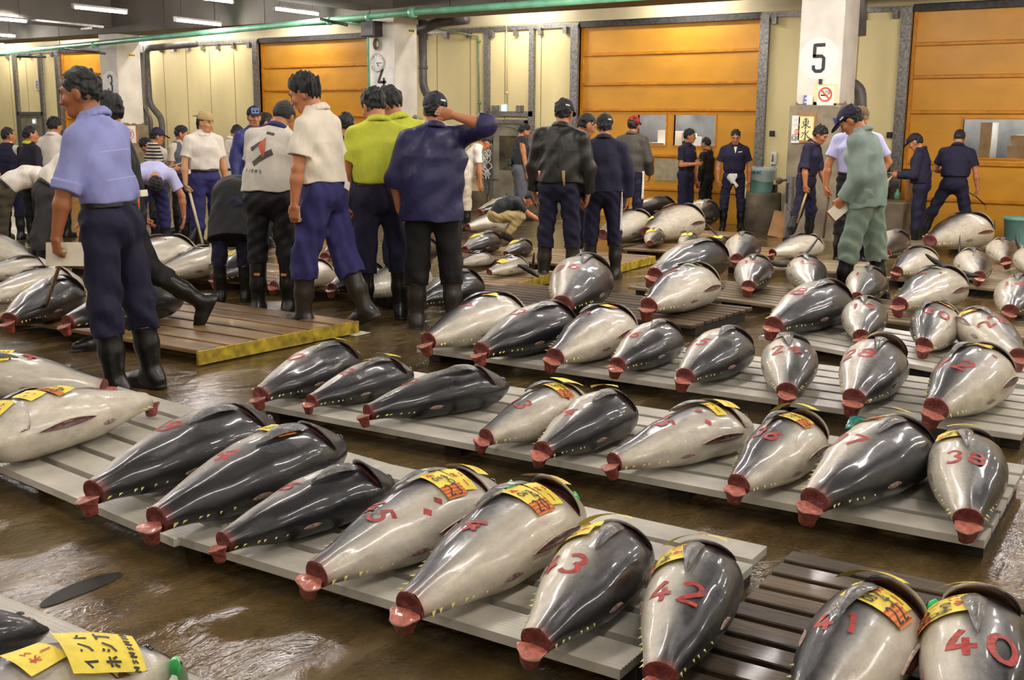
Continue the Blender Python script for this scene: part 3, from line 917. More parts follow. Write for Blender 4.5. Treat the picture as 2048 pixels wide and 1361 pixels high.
def build_door(i, a, b, zb):
    M = MATS
    m = empty('roll_door', Matrix.Translation((.5*(a+b), WALLY, zb)), DOORLAB[i], 'door', 'orange loading doors')
    name = 'door_%d' % (i+1)
    m.name = name; m['kind'] = 'structure'
    del m['category']
    w = (b-a)/2
    dz = DTOP-zb
    rec = .10
    # panel curtain, leaving the window strip open
    zs = [0, .52, 1.05, 1.63, 2.29, 2.93, dz]
    wz = (1.36, 1.90) if i == 2 else (1.27, 1.85)
    if i == 2: holes = [(-.60, .08), (.20, .94)]
    elif i == 3: holes = [(-.75, 1.6)]
    else: holes = []
    wins = [(-w+1.24, -w+1.82), (-w+1.98, -w+2.80)] if i == 2 else ([(-w+.86, w-.35)] if i == 3 else [])
    pm = MB()
    if wins:
        pm.box((-w, rec, 0), (w, rec+.05, wz[0])); pm.box((-w, rec, wz[1]), (w, rec+.05, dz))
        xs = [-w]+[q for h in wins for q in h]+[w]
        for k in range(0, len(xs), 2): pm.box((xs[k], rec, wz[0]), (xs[k+1], rec+.05, wz[1]))
    else:
        pm.box((-w, rec, 0), (w, rec+.05, dz))
    pm.build('curtain', M['orange'], m)
    rb = MB()
    hs = {2: (.02+.56, 1.17, 2.03, 2.66, 3.03-.0), 3: (.57, 1.16, 1.98, 2.52, 3.03)}.get(i, (.56, 1.15, 1.85, 2.45, 3.0))
    hs = RIBS[i]
    for z in hs:
        rb.box((-w, rec-.035, z-.03), (w, rec+.005, z+.03), bev=.012)
    rb.build('ribs', M['orange_rib'], m)
    fr = MB()
    fr.box((-w-.16, -.07, 0), (-w, rec+.1, dz+.02)); fr.box((w, -.07, 0), (w+.16, rec+.1, dz+.02))
    fr.build('door_frame', M['steel'], m)
    MB().box((-w, -.02, dz-.03), (w, rec+.1, dz+.07)).build('header', M['steel_d'], m)
    ed = MB().box((-w, rec-.05, 0), (-w+.05, rec, dz)).box((w-.05, rec-.05, 0), (w, rec, dz))
    ed.build('guide_rail', M['orange_rib'], m)
    for (c, d) in wins:
        win_glass(c, d, wz, rec, m, i)
    MB().box((-w-.1, rec+1.8, 0), (w+.1, rec+1.85, dz)).build('room_beyond', M['beyond'], m) if wins else None
    if wins:
        bx = MB(); r2 = random.Random(5+i)
        for k in range(9 if i == 3 else 6):
            x = -w+.7+r2.random()*(2*w-.9); z0 = wz[0]-.35+r2.random()*.2
            bx.box((x, rec+.8+r2.random()*.5, z0), (x+.12+.3*r2.random(), rec+1.5, z0+.3+r2.random()*.42))
        bx.build('stacked_boxes', M['white'] if i == 2 else M['lamp_body'], m)
        lm = MB().box((-w+.2, rec+1.0, wz[1]+.35), (w-.2, rec+1.25, wz[1]+.40))
        lm.build('lit_lamp', M['glow'], m)
        cl = MB().box((-w-.1, rec+.06, wz[1]+.6), (w+.1, rec+1.85, wz[1]+.65)).box((-w-.1, rec+.06, 0), (-w-.05, rec+1.85, wz[1]+.65)).box((w+.05, rec+.06, 0), (w+.1, rec+1.85, wz[1]+.65))
        cl.build('lobby_shell', M['beyond'], m)
    if i == 2:
        MB().box((-w+1.62, rec-.012, .72), (-w+2.3, rec, 1.12)).build('blank_plate', mat('plate', (.42, .36, .23, 1), .5), m)

def win_glass(c, d, wz, rec, m, i):
    M = MATS
    e = .025
    f = MB().box((c-e, rec-.02, wz[0]-e), (d+e, rec+.055, wz[0])).box((c-e, rec-.02, wz[1]), (d+e, rec+.055, wz[1]+e)).box((c-e, rec-.02, wz[0]), (c, rec+.055, wz[1])).box((d, rec-.02, wz[0]), (d+e, rec+.055, wz[1]))
    fo = f.build('window_frame', M['orange_rib'], m)
    MB().box((c, rec+.015, wz[0]), (d, rec+.022, wz[1])).build('window_pane', M['glass'], fo)

RIBS = [(.5, 1.05, 1.75, 2.35, 2.95), (.55, 1.12, 1.85, 2.43, 2.95), (.56, 1.17, 1.99, 2.46, 3.0), (.60, 1.17, 1.96, 2.5, 3.0)]
DOORLAB = ['orange overhead door at the far left, behind the head of the man in the light blue shirt',
           'orange overhead door between the two left pillars', 'orange overhead door with two small windows left of pillar number 5',
           'orange overhead door with one long window at the right edge']

def sign_board(name, cx, cz, w, h, Y, m, label, cat, border=None, parent=None):
    """flat board on a plane of constant Y facing the hall; returns root"""
    o = MB().box((-w/2, -.006, -h/2), (w/2, 0, h/2), bev=.002).build(name, m)
    o.matrix_world = Matrix.Translation((cx, Y, cz))
    tag(o, label, cat)
    return o
def wall_strokes(name, strokes, wid, m, parent, off=-.008, smoothcap=False):
    V = []; F = []
    for pl in strokes:
        rb = ribbon(pl, wid, wid*.6)
        b = len(V)
        for l, r in rb:
            V += [(l[0], off, l[1]), (r[0], off, r[1]), (l[0], off+.006, l[1]), (r[0], off+.006, r[1])]
        for i in range(len(rb)-1):
            q = b+4*i
            F += [(q, q+1, q+5, q+4), (q, q+4, q+6, q+2), (q+1, q+3, q+7, q+5)]
    return link(name, mesh_np(name, V, F, m, False), parent)
def disc(name, r, m, parent, off=-.004, n=40, r0=0.0):
    V = []; F = []
    for k in range(n):
        a = 2*math.pi*k/n
        V += [(r*math.cos(a), off, r*math.sin(a)), (r0*math.cos(a), off, r0*math.sin(a)), (r*math.cos(a), off+.004, r*math.sin(a))]
    for k in range(n):
        j = (k+1) % n
        F += [(3*k, 3*j, 3*j+1, 3*k+1), (3*k, 3*k+2, 3*j+2, 3*j)]
    return link(name, mesh_np(name, V, F, m, False), parent)

def build_pillars(zb):
    M = MATS
    r2 = random.Random(3)
    for i, x in enumerate(PX):
        zt = [1.25, 1.45, 1.68, 1.68][i]
        mb = MB(); mb.cur = 0
        z0 = floor_z(0, PYF)-.05
        mb.box((x, PYF, zt-.02), (x+PW, PYF+PW, 3.4), bev=.012)
        mb.cur = 1
        mb.box((x-.07, PYF-.07, z0), (x+PW+.07, PYF+PW+.07, zt), bev=.02)
        # scraped paint edge above the base
        mb.cur = 1
        n = 14
        for side in range(2):
            pts = [(0, 0)]
            for k in range(n+1):
                pts.append((PW*k/n, .015+.06*r2.random()*(abs(math.sin(k*.55+i)))))
            pts.append((PW, 0))
            if side == 0: Mx = Matrix.Translation((x, PYF-.003, zt))@Matrix.Rotation(R_(90), 4, 'X')
            else: Mx = Matrix.Translation((x+PW+.003, PYF, zt))@Matrix.Rotation(R_(90), 4, 'Z')@Matrix.Rotation(R_(90), 4, 'X')
            mb.prism(pts, .004, Mx)
        o = mb.build('pillar', None, None, False, [M['pillar'], M['conc']])
        o['kind'] = 'structure'
        o['label'] = ['white square pillar with a bare concrete base, number partly hidden, at the left',
                      'white square pillar numbered 4 with a clock, behind the men in lime polo shirts',
                      'white square pillar numbered 5 with a no smoking sign', 'white square pillar beyond the right edge'][i]
        o['category'] = 'pillar'
        del o['category']
        # number disc
        if i < 3:
            cx, cz = x+[.36, .33, .315][i], [2.2, 2.19, 2.36][i]
            e = bpy.data.objects.new('pillar_number', None); COL.objects.link(e)
            e.matrix_world = Matrix.Translation((cx, PYF, cz))
            tag(e, ['white disc with a black number 3, half hidden by a dark haired man', 'white disc with a black number 4 under the clock', 'white disc with a black number 5'][i], 'sign')
            disc('disc', .30, M['white'], e)
            num = '345'[i]
            if i == 2: st = [[(.09, .19), (-.07, .19), (-.07, .02)], [(-.09, .03), (.04, .03), (.075, 0), (.075, -.15), (.04, -.185), (-.04, -.185), (-.075, -.15), (-.075, -.10)]]
            elif i == 1: st = [[(.03, .19), (-.09, -.06), (.11, -.06)], [(.05, .02), (.05, -.19)]]
            else: st = [[(-.07, .13), (-.07, .17), (-.03, .19), (.03, .19), (.07, .16), (.07, .04), (.01, .01), (.07, -.03), (.07, -.16), (.03, -.19), (-.03, -.19), (-.07, -.15), (-.07, -.1)]]
            wall_strokes('digit', st, .052, M['black'], e)

def place(name, label, cat, p, group=None, rz=0):
    return empty(name, Matrix.Translation(p)@Matrix.Rotation(rz, 4, 'Z'), label, cat, group)

# ------------------------------------------------------------------ pallets
def pallet(A, B, depth, hp, label, deckmat, nb, group=None, gap=.04, ribs=0, ends=None, name='pallet', stag=0.0, hside=0.10, thick=.028):
    A = Vector(A); B = Vector(B)
    x = (B-A); L = x.length; x.normalize()
    y = UPF.cross(x).normalized(); z = x.cross(y)
    m = Matrix((x, y, z)).transposed().to_4x4()
    mid = (A+B)/2+y*depth/2
    m.translation = mid-z*hp
    root = empty(name, m, label, 'pallet', group)
    w = depth/nb
    mb = MB()
    r2 = random.Random(int(L*1000))
    for k in range(nb):
        y0 = -depth/2+k*w+gap/2; y1 = y0+w-gap
        s0 = (r2.random()-.5)*stag; s1 = (r2.random()-.5)*stag
        if ribs:
            # fluted top
            n = ribs; prof = []
            for q in range(n*2+1):
                prof.append((y0+(y1-y0)*q/(n*2), hp-(.0035 if q % 2 else 0)))
            V = []
            for xx in (-L/2+s0, L/2+s1):
                V += [(xx, p[0], p[1]) for p in prof]+[(xx, y1, hp-thick), (xx, y0, hp-thick)]
            c = len(prof)+2
            F = [(i, (i+1) % c, c+(i+1) % c, c+i) for i in range(c)]
            F = [tuple(reversed(q)) for q in F]+[tuple(range(c)), tuple(range(2*c-1, c-1, -1))]
            mb.add(V, F)
        else:
            mb.box((-L/2+s0, y0, hp-thick), (L/2+s1, y1, hp), bev=.004)
    mb.build('deck', deckmat, root)
    nr = max(2, int(round(L/1.1))+1)
    for k in range(nr):
        xx = -L/2+.06+(L-.12)*k/(nr-1)
        MB().box((xx-.045, -depth/2+.13, .002), (xx+.045, depth/2-.13, hp-thick-.001)).build('runner', MATS['under'] if ends is None else MATS['wood_d'], root)
    if ends:
        for sx in ends:
            xx = sx*(L/2+.002)
            MB().box((min(xx, xx+sx*.02), -depth/2, .01), (max(xx, xx+sx*.02), depth/2, hp-.004)).build('end_board', MATS['wood_e'], root)
    return root

# ------------------------------------------------------------------ lights
def build_lights():
    M = MATS
    n = 0
    proto = None
    def fixture(x, y, z, rz, label, group):
        nonlocal proto
        Mx = Matrix.Translation((x, y, z))@Matrix.Rotation(rz, 4, 'Z')
        root = empty('ceiling_light', Mx, label, 'light', group)
        if proto is None:
            b = MB().box((-.63, -.035, .03), (.63, .035, .075), bev=.006)
            b.box((-.62, -.03, -.02), (-.59, .03, .03)).box((.59, -.03, -.02), (.62, .03, .03))
            t = MB().tube([(-.59, 0, 0), (.59, 0, 0)], .019, 10)
            h = MB().tube([(-.45, 0, .07), (-.45, 0, .6)], .006, 5).tube([(.45, 0, .07), (.45, 0, .6)], .006, 5)
            proto = (mesh_np('lamp_body', b.v, b.f, M['lamp_body'], False), mesh_np('tube', t.v, t.f, M['tube']), mesh_np('hanger', h.v, h.f, M['steel_d']))
        for nm, me in zip(('lamp_body', 'tube', 'hanger'), proto): link(nm, me, root)
    seen = [((145, 14), (256, 27)), ((350, 40), (444, 51)), ((548, 17), (638, 30)), ((-50, 34), (52, 44)), ((-60, 66), (30, 73)), ((368, -8), (458, 4)), ((-80, 85), (2, 94))]
    labs = ['lit fluorescent tube at top left over the far doors', 'lit fluorescent tube hanging just above the green pipe', 'lit fluorescent tube nearest pillar number 4',
            'lit fluorescent tube at the left edge, upper of two', 'lit fluorescent tube at the left edge, lower of two', 'lit fluorescent tube cut by the top of the picture', 'lit fluorescent tube barely showing at the left edge']
    for (a, b), lb in zip(seen, labs):
        z = 3.42
        p = HZ(a[0], a[1], z); q = HZ(b[0], b[1], z)
        c = (p+q)/2; d = q-p
        c = W((a[0]+b[0])/2, (a[1]+b[1])/2, min(c.y, 15.2))
        fixture(c.x, c.y, c.z, R_(90)+R_(4), lb, 'ceiling tubes')
    # the rest of the hall's rows, overhead and out of the picture
    for x in (-10.8, -7.2, -3.6, 0.0, 3.6):
        for y in (-2.5, .9, 3.7, 6.5, 9.2):
            fixture(x, y, 3.45, R_(90), 'lit fluorescent tube overhead in the rows over the fish', 'ceiling tubes overhead')
    for x in (-9.4, -7.6, -5.8, -4.0, -2.2, -.4, 1.4, 3.2):
        for y in (12.4, 14.3):
            fixture(x, y, 3.45, R_(90), 'lit fluorescent tube overhead in the rows nearest the orange doors', 'ceiling tubes by the doors')
    for x in (-33, -30, -27, -24.6, -21.5, -18.4, -12.4, -9.0):
        fixture(x, WALLY-.84, 3.62, 0, 'lit fluorescent tube tucked behind the beam along the wall', 'ceiling tubes behind the beam')
    for x in (-21, -16.8):
        for y in (-1.5, 2.5, 6.0, 9.0):
            fixture(x, y, 3.45, R_(90), 'lit fluorescent tube overhead in the rows over the fish', 'ceiling tubes overhead')
# ------------------------------------------------------------------ implicit surfaces
def rotm(ax, deg): return np.array(Matrix.Rotation(R_(deg), 3, ax))
def nrm(v):
    v = np.asarray(v, float); return v/np.linalg.norm(v)
class Sdf:
    def __init__(s, res): s.p = []; s.res = res
    def add(s, fn, lo, hi, k=.02, sub=False, cuts=()):
        s.p.append((fn, np.array(lo, float), np.array(hi, float), k, sub, cuts)); return s
    def cap(s, a, b, ra, rb, k=.02, cuts=(), sub=False):
        a = np.asarray(a, float); b = np.asarray(b, float); ab = b-a; l2 = max(ab@ab, 1e-9)
        def fn(X, Y, Z):
            px, py, pz = X-a[0], Y-a[1], Z-a[2]
            t = np.clip((px*ab[0]+py*ab[1]+pz*ab[2])/l2, 0, 1)
            return np.sqrt((px-t*ab[0])**2+(py-t*ab[1])**2+(pz-t*ab[2])**2)-(ra+(rb-ra)*t)
        r = max(ra, rb)
        return s.add(fn, np.minimum(a, b)-r, np.maximum(a, b)+r, k, sub, cuts)
    def ec(s, a, b, R, sx, ra, rb, k=.03, cuts=(), sub=False):
        """tapered capsule, wider along R's first axis by sx"""
        a = np.asarray(a, float); b = np.asarray(b, float); R = np.asarray(R, float)
        x = R[:, 0]; q = 1/sx-1
        Mx = np.eye(3)+q*np.outer(x, x)
        a2, b2 = Mx@a, Mx@b; ab = b2-a2; l2 = max(ab@ab, 1e-9)
        def fn(X, Y, Z):
            d = (X*x[0]+Y*x[1]+Z*x[2])*q
            px, py, pz = X+d*x[0]-a2[0], Y+d*x[1]-a2[1], Z+d*x[2]-a2[2]
            t = np.clip((px*ab[0]+py*ab[1]+pz*ab[2])/l2, 0, 1)
            return np.sqrt((px-t*ab[0])**2+(py-t*ab[1])**2+(pz-t*ab[2])**2)-(ra+(rb-ra)*t)
        r = max(ra, rb)*max(1, sx)
        return s.add(fn, np.minimum(a, b)-r, np.maximum(a, b)+r, k, sub, cuts)
    def ell(s, c, R, rad, k=.02, sub=False, cuts=()):
        c = np.asarray(c, float); R = np.asarray(R, float); rad = np.asarray(rad, float)
        def fn(X, Y, Z):
            px, py, pz = X-c[0], Y-c[1], Z-c[2]
            k0 = 0; k1 = 0
            for i in range(3):
                q = (px*R[0, i]+py*R[1, i]+pz*R[2, i])/rad[i]
                k0 = k0+q*q; k1 = k1+(q/rad[i])**2
            k0 = np.sqrt(k0); k1 = np.sqrt(k1)
            return k0*(k0-1)/np.maximum(k1, 1e-6)
        r = rad.max()
        return s.add(fn, c-r, c+r, k, sub, cuts)
    def mesh(s, noise=None, gcuts=()):
        h = s.res
        lo = np.min([p[1] for p in s.p if not p[4]], 0)-3*h-.02
        hi = np.max([p[2] for p in s.p if not p[4]], 0)+3*h+.02
        n = np.ceil((hi-lo)/h).astype(int)+1
        ax = [(lo[i]+h*np.arange(n[i])).astype(np.float32) for i in range(3)]
        F = np.full(tuple(n), 1.0, np.float32)
        for fn, l, u, k, sub, cuts in s.p:
            m = k*1.5+2*h+.012
            i0 = np.clip(np.floor((l-m-lo)/h).astype(int), 0, n-1); i1 = np.clip(np.ceil((u+m-lo)/h).astype(int)+1, 1, n)
            if np.any(i1 <= i0): continue
            X = ax[0][i0[0]:i1[0], None, None]; Y = ax[1][None, i0[1]:i1[1], None]; Z = ax[2][None, None, i0[2]:i1[2]]
            d = fn(X, Y, Z)
            for p0, nn in cuts:
                d = np.maximum(d, (X-p0[0])*nn[0]+(Y-p0[1])*nn[1]+(Z-p0[2])*nn[2])
            sl = (slice(i0[0], i1[0]), slice(i0[1], i1[1]), slice(i0[2], i1[2]))
            f = F[sl]
            if sub: d2 = -d; g = np.maximum(f, d2)+np.maximum(k-np.abs(f-d2), 0)**2*.25/k
            else: g = np.minimum(f, d)-np.maximum(k-np.abs(f-d), 0)**2*.25/k
            F[sl] = g
        X = ax[0][:, None, None]; Y = ax[1][None, :, None]; Z = ax[2][None, None, :]
        if noise:
            amp, wl, seed = noise
            r2 = np.random.RandomState(seed)
            for j in range(5):
                v = r2.normal(size=3); v = v/np.linalg.norm(v)*2*math.pi/(wl*(.6+.25*j)); v2 = r2.normal(size=3)*6
                ph = r2.rand()*6
                F += (amp*.55)*np.sin(X*v[0]+Y*v[1]+Z*v[2]+ph+1.3*np.sin(X*v2[0]+Y*v2[1]+Z*v2[2])).astype(np.float32)
        for p0, nn in gcuts:
            F = np.maximum(F, (X-p0[0])*nn[0]+(Y-p0[1])*nn[1]+(Z-p0[2])*nn[2])
        return snets(F, lo, h)
def snets(F, org, h):
    s = F < 0
    a = s.astype(np.int8)
    c = a[:-1, :-1, :-1]+a[1:, :-1, :-1]+a[:-1, 1:, :-1]+a[1:, 1:, :-1]+a[:-1, :-1, 1:]+a[1:, :-1, 1:]+a[:-1, 1:, 1:]+a[1:, 1:, 1:]
    act = (c > 0) & (c < 8)
    I = np.argwhere(act)
    idx = np.full(act.shape, -1, np.int32); idx[act] = np.arange(len(I))
    cs = np.array([(i, j, k) for i in (0, 1) for j in (0, 1) for k in (0, 1)])
    vals = np.stack([F[I[:, 0]+q[0], I[:, 1]+q[1], I[:, 2]+q[2]] for q in cs], 1)
    acc = np.zeros((len(I), 3)); cnt = np.zeros(len(I))
    for p in range(8):
        for q in range(p+1, 8):
            if np.abs(cs[p]-cs[q]).sum() != 1: continue
            A, B = vals[:, p], vals[:, q]
            m = (A < 0) != (B < 0)
            t = A[m]/(A[m]-B[m])
            acc[m] += cs[p]+(cs[q]-cs[p])*t[:, None]; cnt[m] += 1
    V = org+(I+acc/cnt[:, None])*h
    Q = []
    for axn in range(3):
        sl0 = [slice(None)]*3; sl1 = [slice(None)]*3
        sl0[axn] = slice(0, -1); sl1[axn] = slice(1, None)
        ch = s[tuple(sl0)] != s[tuple(sl1)]
        E = np.argwhere(ch)
        o1, o2 = (axn+1) % 3, (axn+2) % 3
        E = E[(E[:, o1] > 0) & (E[:, o2] > 0) & (E[:, o1] < F.shape[o1]-1) & (E[:, o2] < F.shape[o2]-1)]
        def cell(d1, d2):
            e = E.copy(); e[:, o1] -= d1; e[:, o2] -= d2
            return idx[e[:, 0], e[:, 1], e[:, 2]]
        q = np.stack([cell(1, 1), cell(0, 1), cell(0, 0), cell(1, 0)], 1)
        neg = s[E[:, 0], E[:, 1], E[:, 2]]
        q[~neg] = q[~neg][:, ::-1]
        Q.append(q)
    return V, np.vstack(Q)

# ------------------------------------------------------------------ cloth materials
def cloth(key):
    if key in _mc: return _mc[key]
    CL = {'lav': (136, 140, 190, .8), 'lavs': (170, 172, 214, .8), 'white': (222, 214, 200, .8), 'polo': (226, 216, 196, .8), 'grey_tee': (206, 200, 186, .8), 'lime': (190, 196, 62, .8),
          'navyj': (36, 34, 74, .48), 'navy': (28, 26, 50, .75), 'navyt': (25, 23, 47, .8), 'navyb': (44, 42, 92, .8), 'black': (18, 17, 19, .7), 'blackj': (34, 31, 25, .45),
          'green': (130, 146, 138, .8), 'greent': (122, 138, 124, .8), 'khaki': (176, 156, 106, .8), 'jeans': (96, 98, 106, .85), 'olive': (64, 58, 42, .8), 'charcoal': (50, 46, 46, .75),
          'greyj': (66, 62, 54, .6), 'stripe': (36, 32, 30, .8), 'vest': (84, 86, 98, .8), 'boot': (20, 19, 19, .32), 'bootg': (42, 38, 30, .4), 'sweat': (30, 27, 42, .8), 'belt': (24, 22, 20, .4), 'tan': (176, 152, 104, .8), 'red': (140, 30, 22, .7), 'brown': (92, 70, 42, .85),
          'hair': (13, 11, 10, .6), 'hairg': (40, 35, 32, .6), 'capn': (27, 26, 52, .7), 'capb': (22, 20, 26, .7), 'jade': (40, 42, 100, .5), 'dkgrn': (38, 42, 44, .7), 'cream': (196, 184, 160, .8)}
    r, g, b, ro = CL[key]
    if key in ('stripe', 'lavs', 'wstripe'):
        m, N, L, bs = nt('cloth_'+key)
        tc = N.new('ShaderNodeTexCoord'); wv = N.new('ShaderNodeTexWave')
        wv.inputs['Scale'].default_value = 7.5 if key == 'stripe' else 16; wv.bands_direction = 'Z' if key == 'stripe' else 'X'
        wv.inputs['Distortion'].default_value = .6
        L.new(tc.outputs['Object'], wv.inputs['Vector'])
        cr = N.new('ShaderNodeValToRGB'); cr.color_ramp.interpolation = 'CONSTANT' if key == 'stripe' else 'LINEAR'
        e = cr.color_ramp.elements
        e[0].color = srgb(r, g, b); e[0].position = 0
        e[1].color = srgb(205, 196, 176) if key == 'stripe' else srgb(184, 184, 220); e[1].position = .62
        L.new(wv.outputs['Fac'], cr.inputs[0]); L.new(cr.outputs[0], bs.inputs['Base Color']); bs.inputs['Roughness'].default_value = ro
        _mc[key] = m
        return m
    c = srgb(r, g, b)
    if key in ('hair', 'hairg'):
        m = mat('hair_'+key, c, ro, .3, 60, .6, 90, stretch=(1, 1, .35))
    else:
        m = mat('cloth_'+key, c, ro, .07, 6, .14 if not key.startswith('boot') else .08, 26, spec=.35, coat=.25 if key.startswith('boot') else (.06 if key in ('navyj', 'blackj') else 0), wrinkle=.05 if key.startswith('boot') else .22)
    _mc[key] = m
    return m

DN = (0, 0, -1)
def person(cfg):
    M = MATS
    res = cfg.get('res', .011)
    pose = cfg.get('pose', {})
    bend = pose.get('bend', 0); side = pose.get('side', 0); tw = pose.get('twist', 0)
    thick = cfg.get('thick', 1.0)
    # pelvis frame is upright; torso frames bend about x
    Rl = rotm('Z', -tw*.5)@rotm('Y', side*.5)@rotm('X', -bend*.62)
    Ru = rotm('Z', -tw)@rotm('Y', side)@rotm('X', -bend)
    hipd = {}
    P = np.zeros(3)
    Rp = rotm('X', -bend*.3)
    wa = P+Rp@np.array([0, 0, .08])+Rl@np.array([0, 0, .07])
    ch = wa+Rl@np.array([0, .012, .10])+Ru@np.array([0, .0, .08])
    sc = ch+Ru@np.array([0, -.015, .135])
    nb = sc+Ru@np.array([0, .0, .055])
    hp_, hy, hr = pose.get('head', (bend*.4+12, 0, 0))
    Rh = rotm('Z', -hy)@rotm('X', -hp_)@rotm('Y', hr)
    hc = nb+(Ru@np.array([0, .015, .035])+Rh@np.array([0, .022, .098]))
    J = {'pelvis': P, 'waist': wa, 'chest': ch, 'sc': sc, 'nb': nb, 'head': hc}
    sw = .178*cfg.get('sw', 1.0)
    for sd, sg in (('R', 1), ('L', -1)):
        J['sh'+sd] = sc+Ru@np.array([sg*sw, 0, -.038])+np.array(pose.get('shr'+sd, (0, 0, 0)))
        up, fo = pose.get('arm'+sd, ((sg*.17, -.03, -1), (sg*.03, .16, -1)))
        up = nrm(up); fo = nrm(fo)
        J['el'+sd] = J['sh'+sd]+up*.285
        J['wr'+sd] = J['el'+sd]+fo*.245
        J['fo'+sd] = fo
        J['hip'+sd] = P+np.array([sg*.092, 0, -.035])
        th, sn = pose.get('leg'+sd, ((sg*.05, .02, -1), (sg*.02, -.02, -1)))
        J['kn'+sd] = J['hip'+sd]+nrm(th)*.42
        J['an'+sd] = J['kn'+sd]+nrm(sn)*.40
        J['sn'+sd] = nrm(sn)
        fy, fp = pose.get('foot'+sd, (sg*10, 0))
        J['ft'+sd] = rotm('Z', -fy)@rotm('X', -fp)@np.array([0, 1, 0])
        J['fu'+sd] = rotm('Z', -fy)@rotm('X', -fp)@np.array([0, 0, 1])
        J['fp'+sd] = fp
    # put the soles on the ground: lowest sole at z=0
    zs = []
    for sd in 'RL':
        a = J['an'+sd]-.085*J['fu'+sd]
        zs += [a[2], (a+J['ft'+sd]*.17)[2], (a-J['ft'+sd]*.06)[2]]
    anc = cfg.get('anchor')
    if anc: xy = J['an'+anc][:2]+J['ft'+anc][:2]*.05
    else: xy = .5*(J['anR']+J['anL'])[:2]+.03*(J['ftR']+J['ftL'])[:2]
    sh = np.array([-xy[0], -xy[1], -min(zs)])
    for k in J:
        if k[:2] in ('fo', 'sn', 'ft', 'fu', 'fp'): continue
        J[k] = J[k]+sh
    # overall size from the height of the head (or the given top) in the photo
    base = G(cfg['px'], cfg['py'])
    if 'D' in cfg:      # hidden feet: distance given by ground pixel of something beside
        pass
    tops = max((J['head']+Rh@np.array([0, -.01, .118]))[2], (J['sc'])[2]+.05, (J['pelvis'])[2]+.1)
    hx, hy_ = cfg['top']
    d0 = ray(cfg['px'], hy_)
    hd = math.hypot(base.x, base.y)
    zt = CAMH+d0.z*hd/math.hypot(d0.x, d0.y)
    Sz = (zt-base.z)/tops
    Sc = min(max(Sz, cfg.get('smin', .84)), cfg.get('smax', 1.14))
    if VERB: print('person %-46s S=%.3f used %.3f dist %.1f' % (cfg['label'][:46], Sz, Sc, hd))
    vd = math.atan2(base.x, base.y)           # view azimuth from +Y clockwise
    yaw = -(vd+R_(cfg['face']))
    Mw = Matrix.Translation((base.x, base.y, floor_z(base.x, base.y)))@Matrix.Rotation(yaw, 4, 'Z')
    root = empty('person', Mw, cfg['label'], 'person', cfg.get('group'))
    def done(name, VF, m, smooth=True, col=None, **kw):
        V, F = VF
        me = mesh_np(name, V*Sc, F, m, smooth)
        if col is not None: vcol(me, col)
        return link(name, me, root, **kw), V, F
    cl = cfg['wear']
    top, legs = cl.get('top'), cl.get('legs', 'navyt')
    tuck = cl.get('tuck', True)
    sleeve = cl.get('sleeve', 'short')
    loose = cl.get('loose', 1.0)
    # ---------------- body
    B = Sdf(res)
    H = lambda v: J['head']+Rh@np.array(v, float)
    B.ell(H((0, -.014, .018)), Rh, (.075, .094, .098), .02)
    B.ell(H((0, .028, -.03)), Rh, (.060, .062, .088), .025)
    B.cap(H((-.022, .058, -.088)), H((.022, .058, -.088)), .024, .024, .03)
    B.cap(H((0, .088, .012)), H((0, .106, -.026)), .007, .013, .012)
    B.cap(H((-.013, .094, -.03)), H((.013, .094, -.03)), .009, .009, .008)
    B.cap(H((-.036, .076, .032)), H((.036, .076, .032)), .013, .013, .014)
    for sg in (-1, 1):
        B.ell(H((sg*.076, -.008, -.008)), Rh@rotm('Z', sg*18), (.009, .022, .034), .010)
        B.ell(H((sg*.042, .060, -.022)), Rh, (.022, .022, .02), .02)
    B.cap(H((-.016, .088, -.060)), H((.016, .088, -.060)), .008, .008, .010)
    B.cap(J['nb']-Ru@np.array([0, 0, .03]), H((0, -.022, -.05)), .060*thick**.5, .055, .03)
    B.ec(J['waist'], J['chest'], Ru, 1.38, .095*thick, .10*thick, .05)
    B.ec(J['chest'], J['sc']-Ru@np.array([0, 0, .03]), Ru, 1.5, .10*thick, .075*thick, .05)
    B.ec(J['pelvis'], J['waist'], Rl, 1.35, .10*thick, .095*thick, .05)
    for sd, sg in (('R', 1), ('L', -1)):
        B.cap(J['sc']+Ru@np.array([sg*.06, 0, .02]), J['sh'+sd], .05, .048, .04)
        am = .5*(J['sh'+sd]+J['el'+sd])
        B.cap(J['sh'+sd], am, .050, .047*thick**.5, .03); B.cap(am, J['el'+sd], .047*thick**.5, .038, .02)
        fm = J['el'+sd]+(J['wr'+sd]-J['el'+sd])*.3
        B.cap(J['el'+sd], fm, .038, .042, .02); B.cap(fm, J['wr'+sd], .042, .026, .02)
        # hand
        f = J['fo'+sd]; hnt = np.array(pose.get('thumb'+sd, (0, 1, 0)), float)
        if abs(hnt@f) > .95: hnt = np.array([0, .3, 1.0])
        s_ = nrm(hnt-f*(hnt@f)); n_ = (-np.cross(f, s_) if sd == 'R' else np.cross(f, s_))
        grip = pose.get('grip'+sd, .0)
        f2 = nrm(f+n_*(.12+.1*grip))
        w0 = J['wr'+sd]
        Rm = np.stack([s_, n_, f2], 1)
        B.ec(w0+f*.012, w0+f2*.072, Rm, 2.35, .0165, .0155, .015)
        J['grip'+sd] = w0+f2*.085+n_*.03
        J['hf'+sd] = f2; J['hn'+sd] = n_; J['hs'+sd] = s_
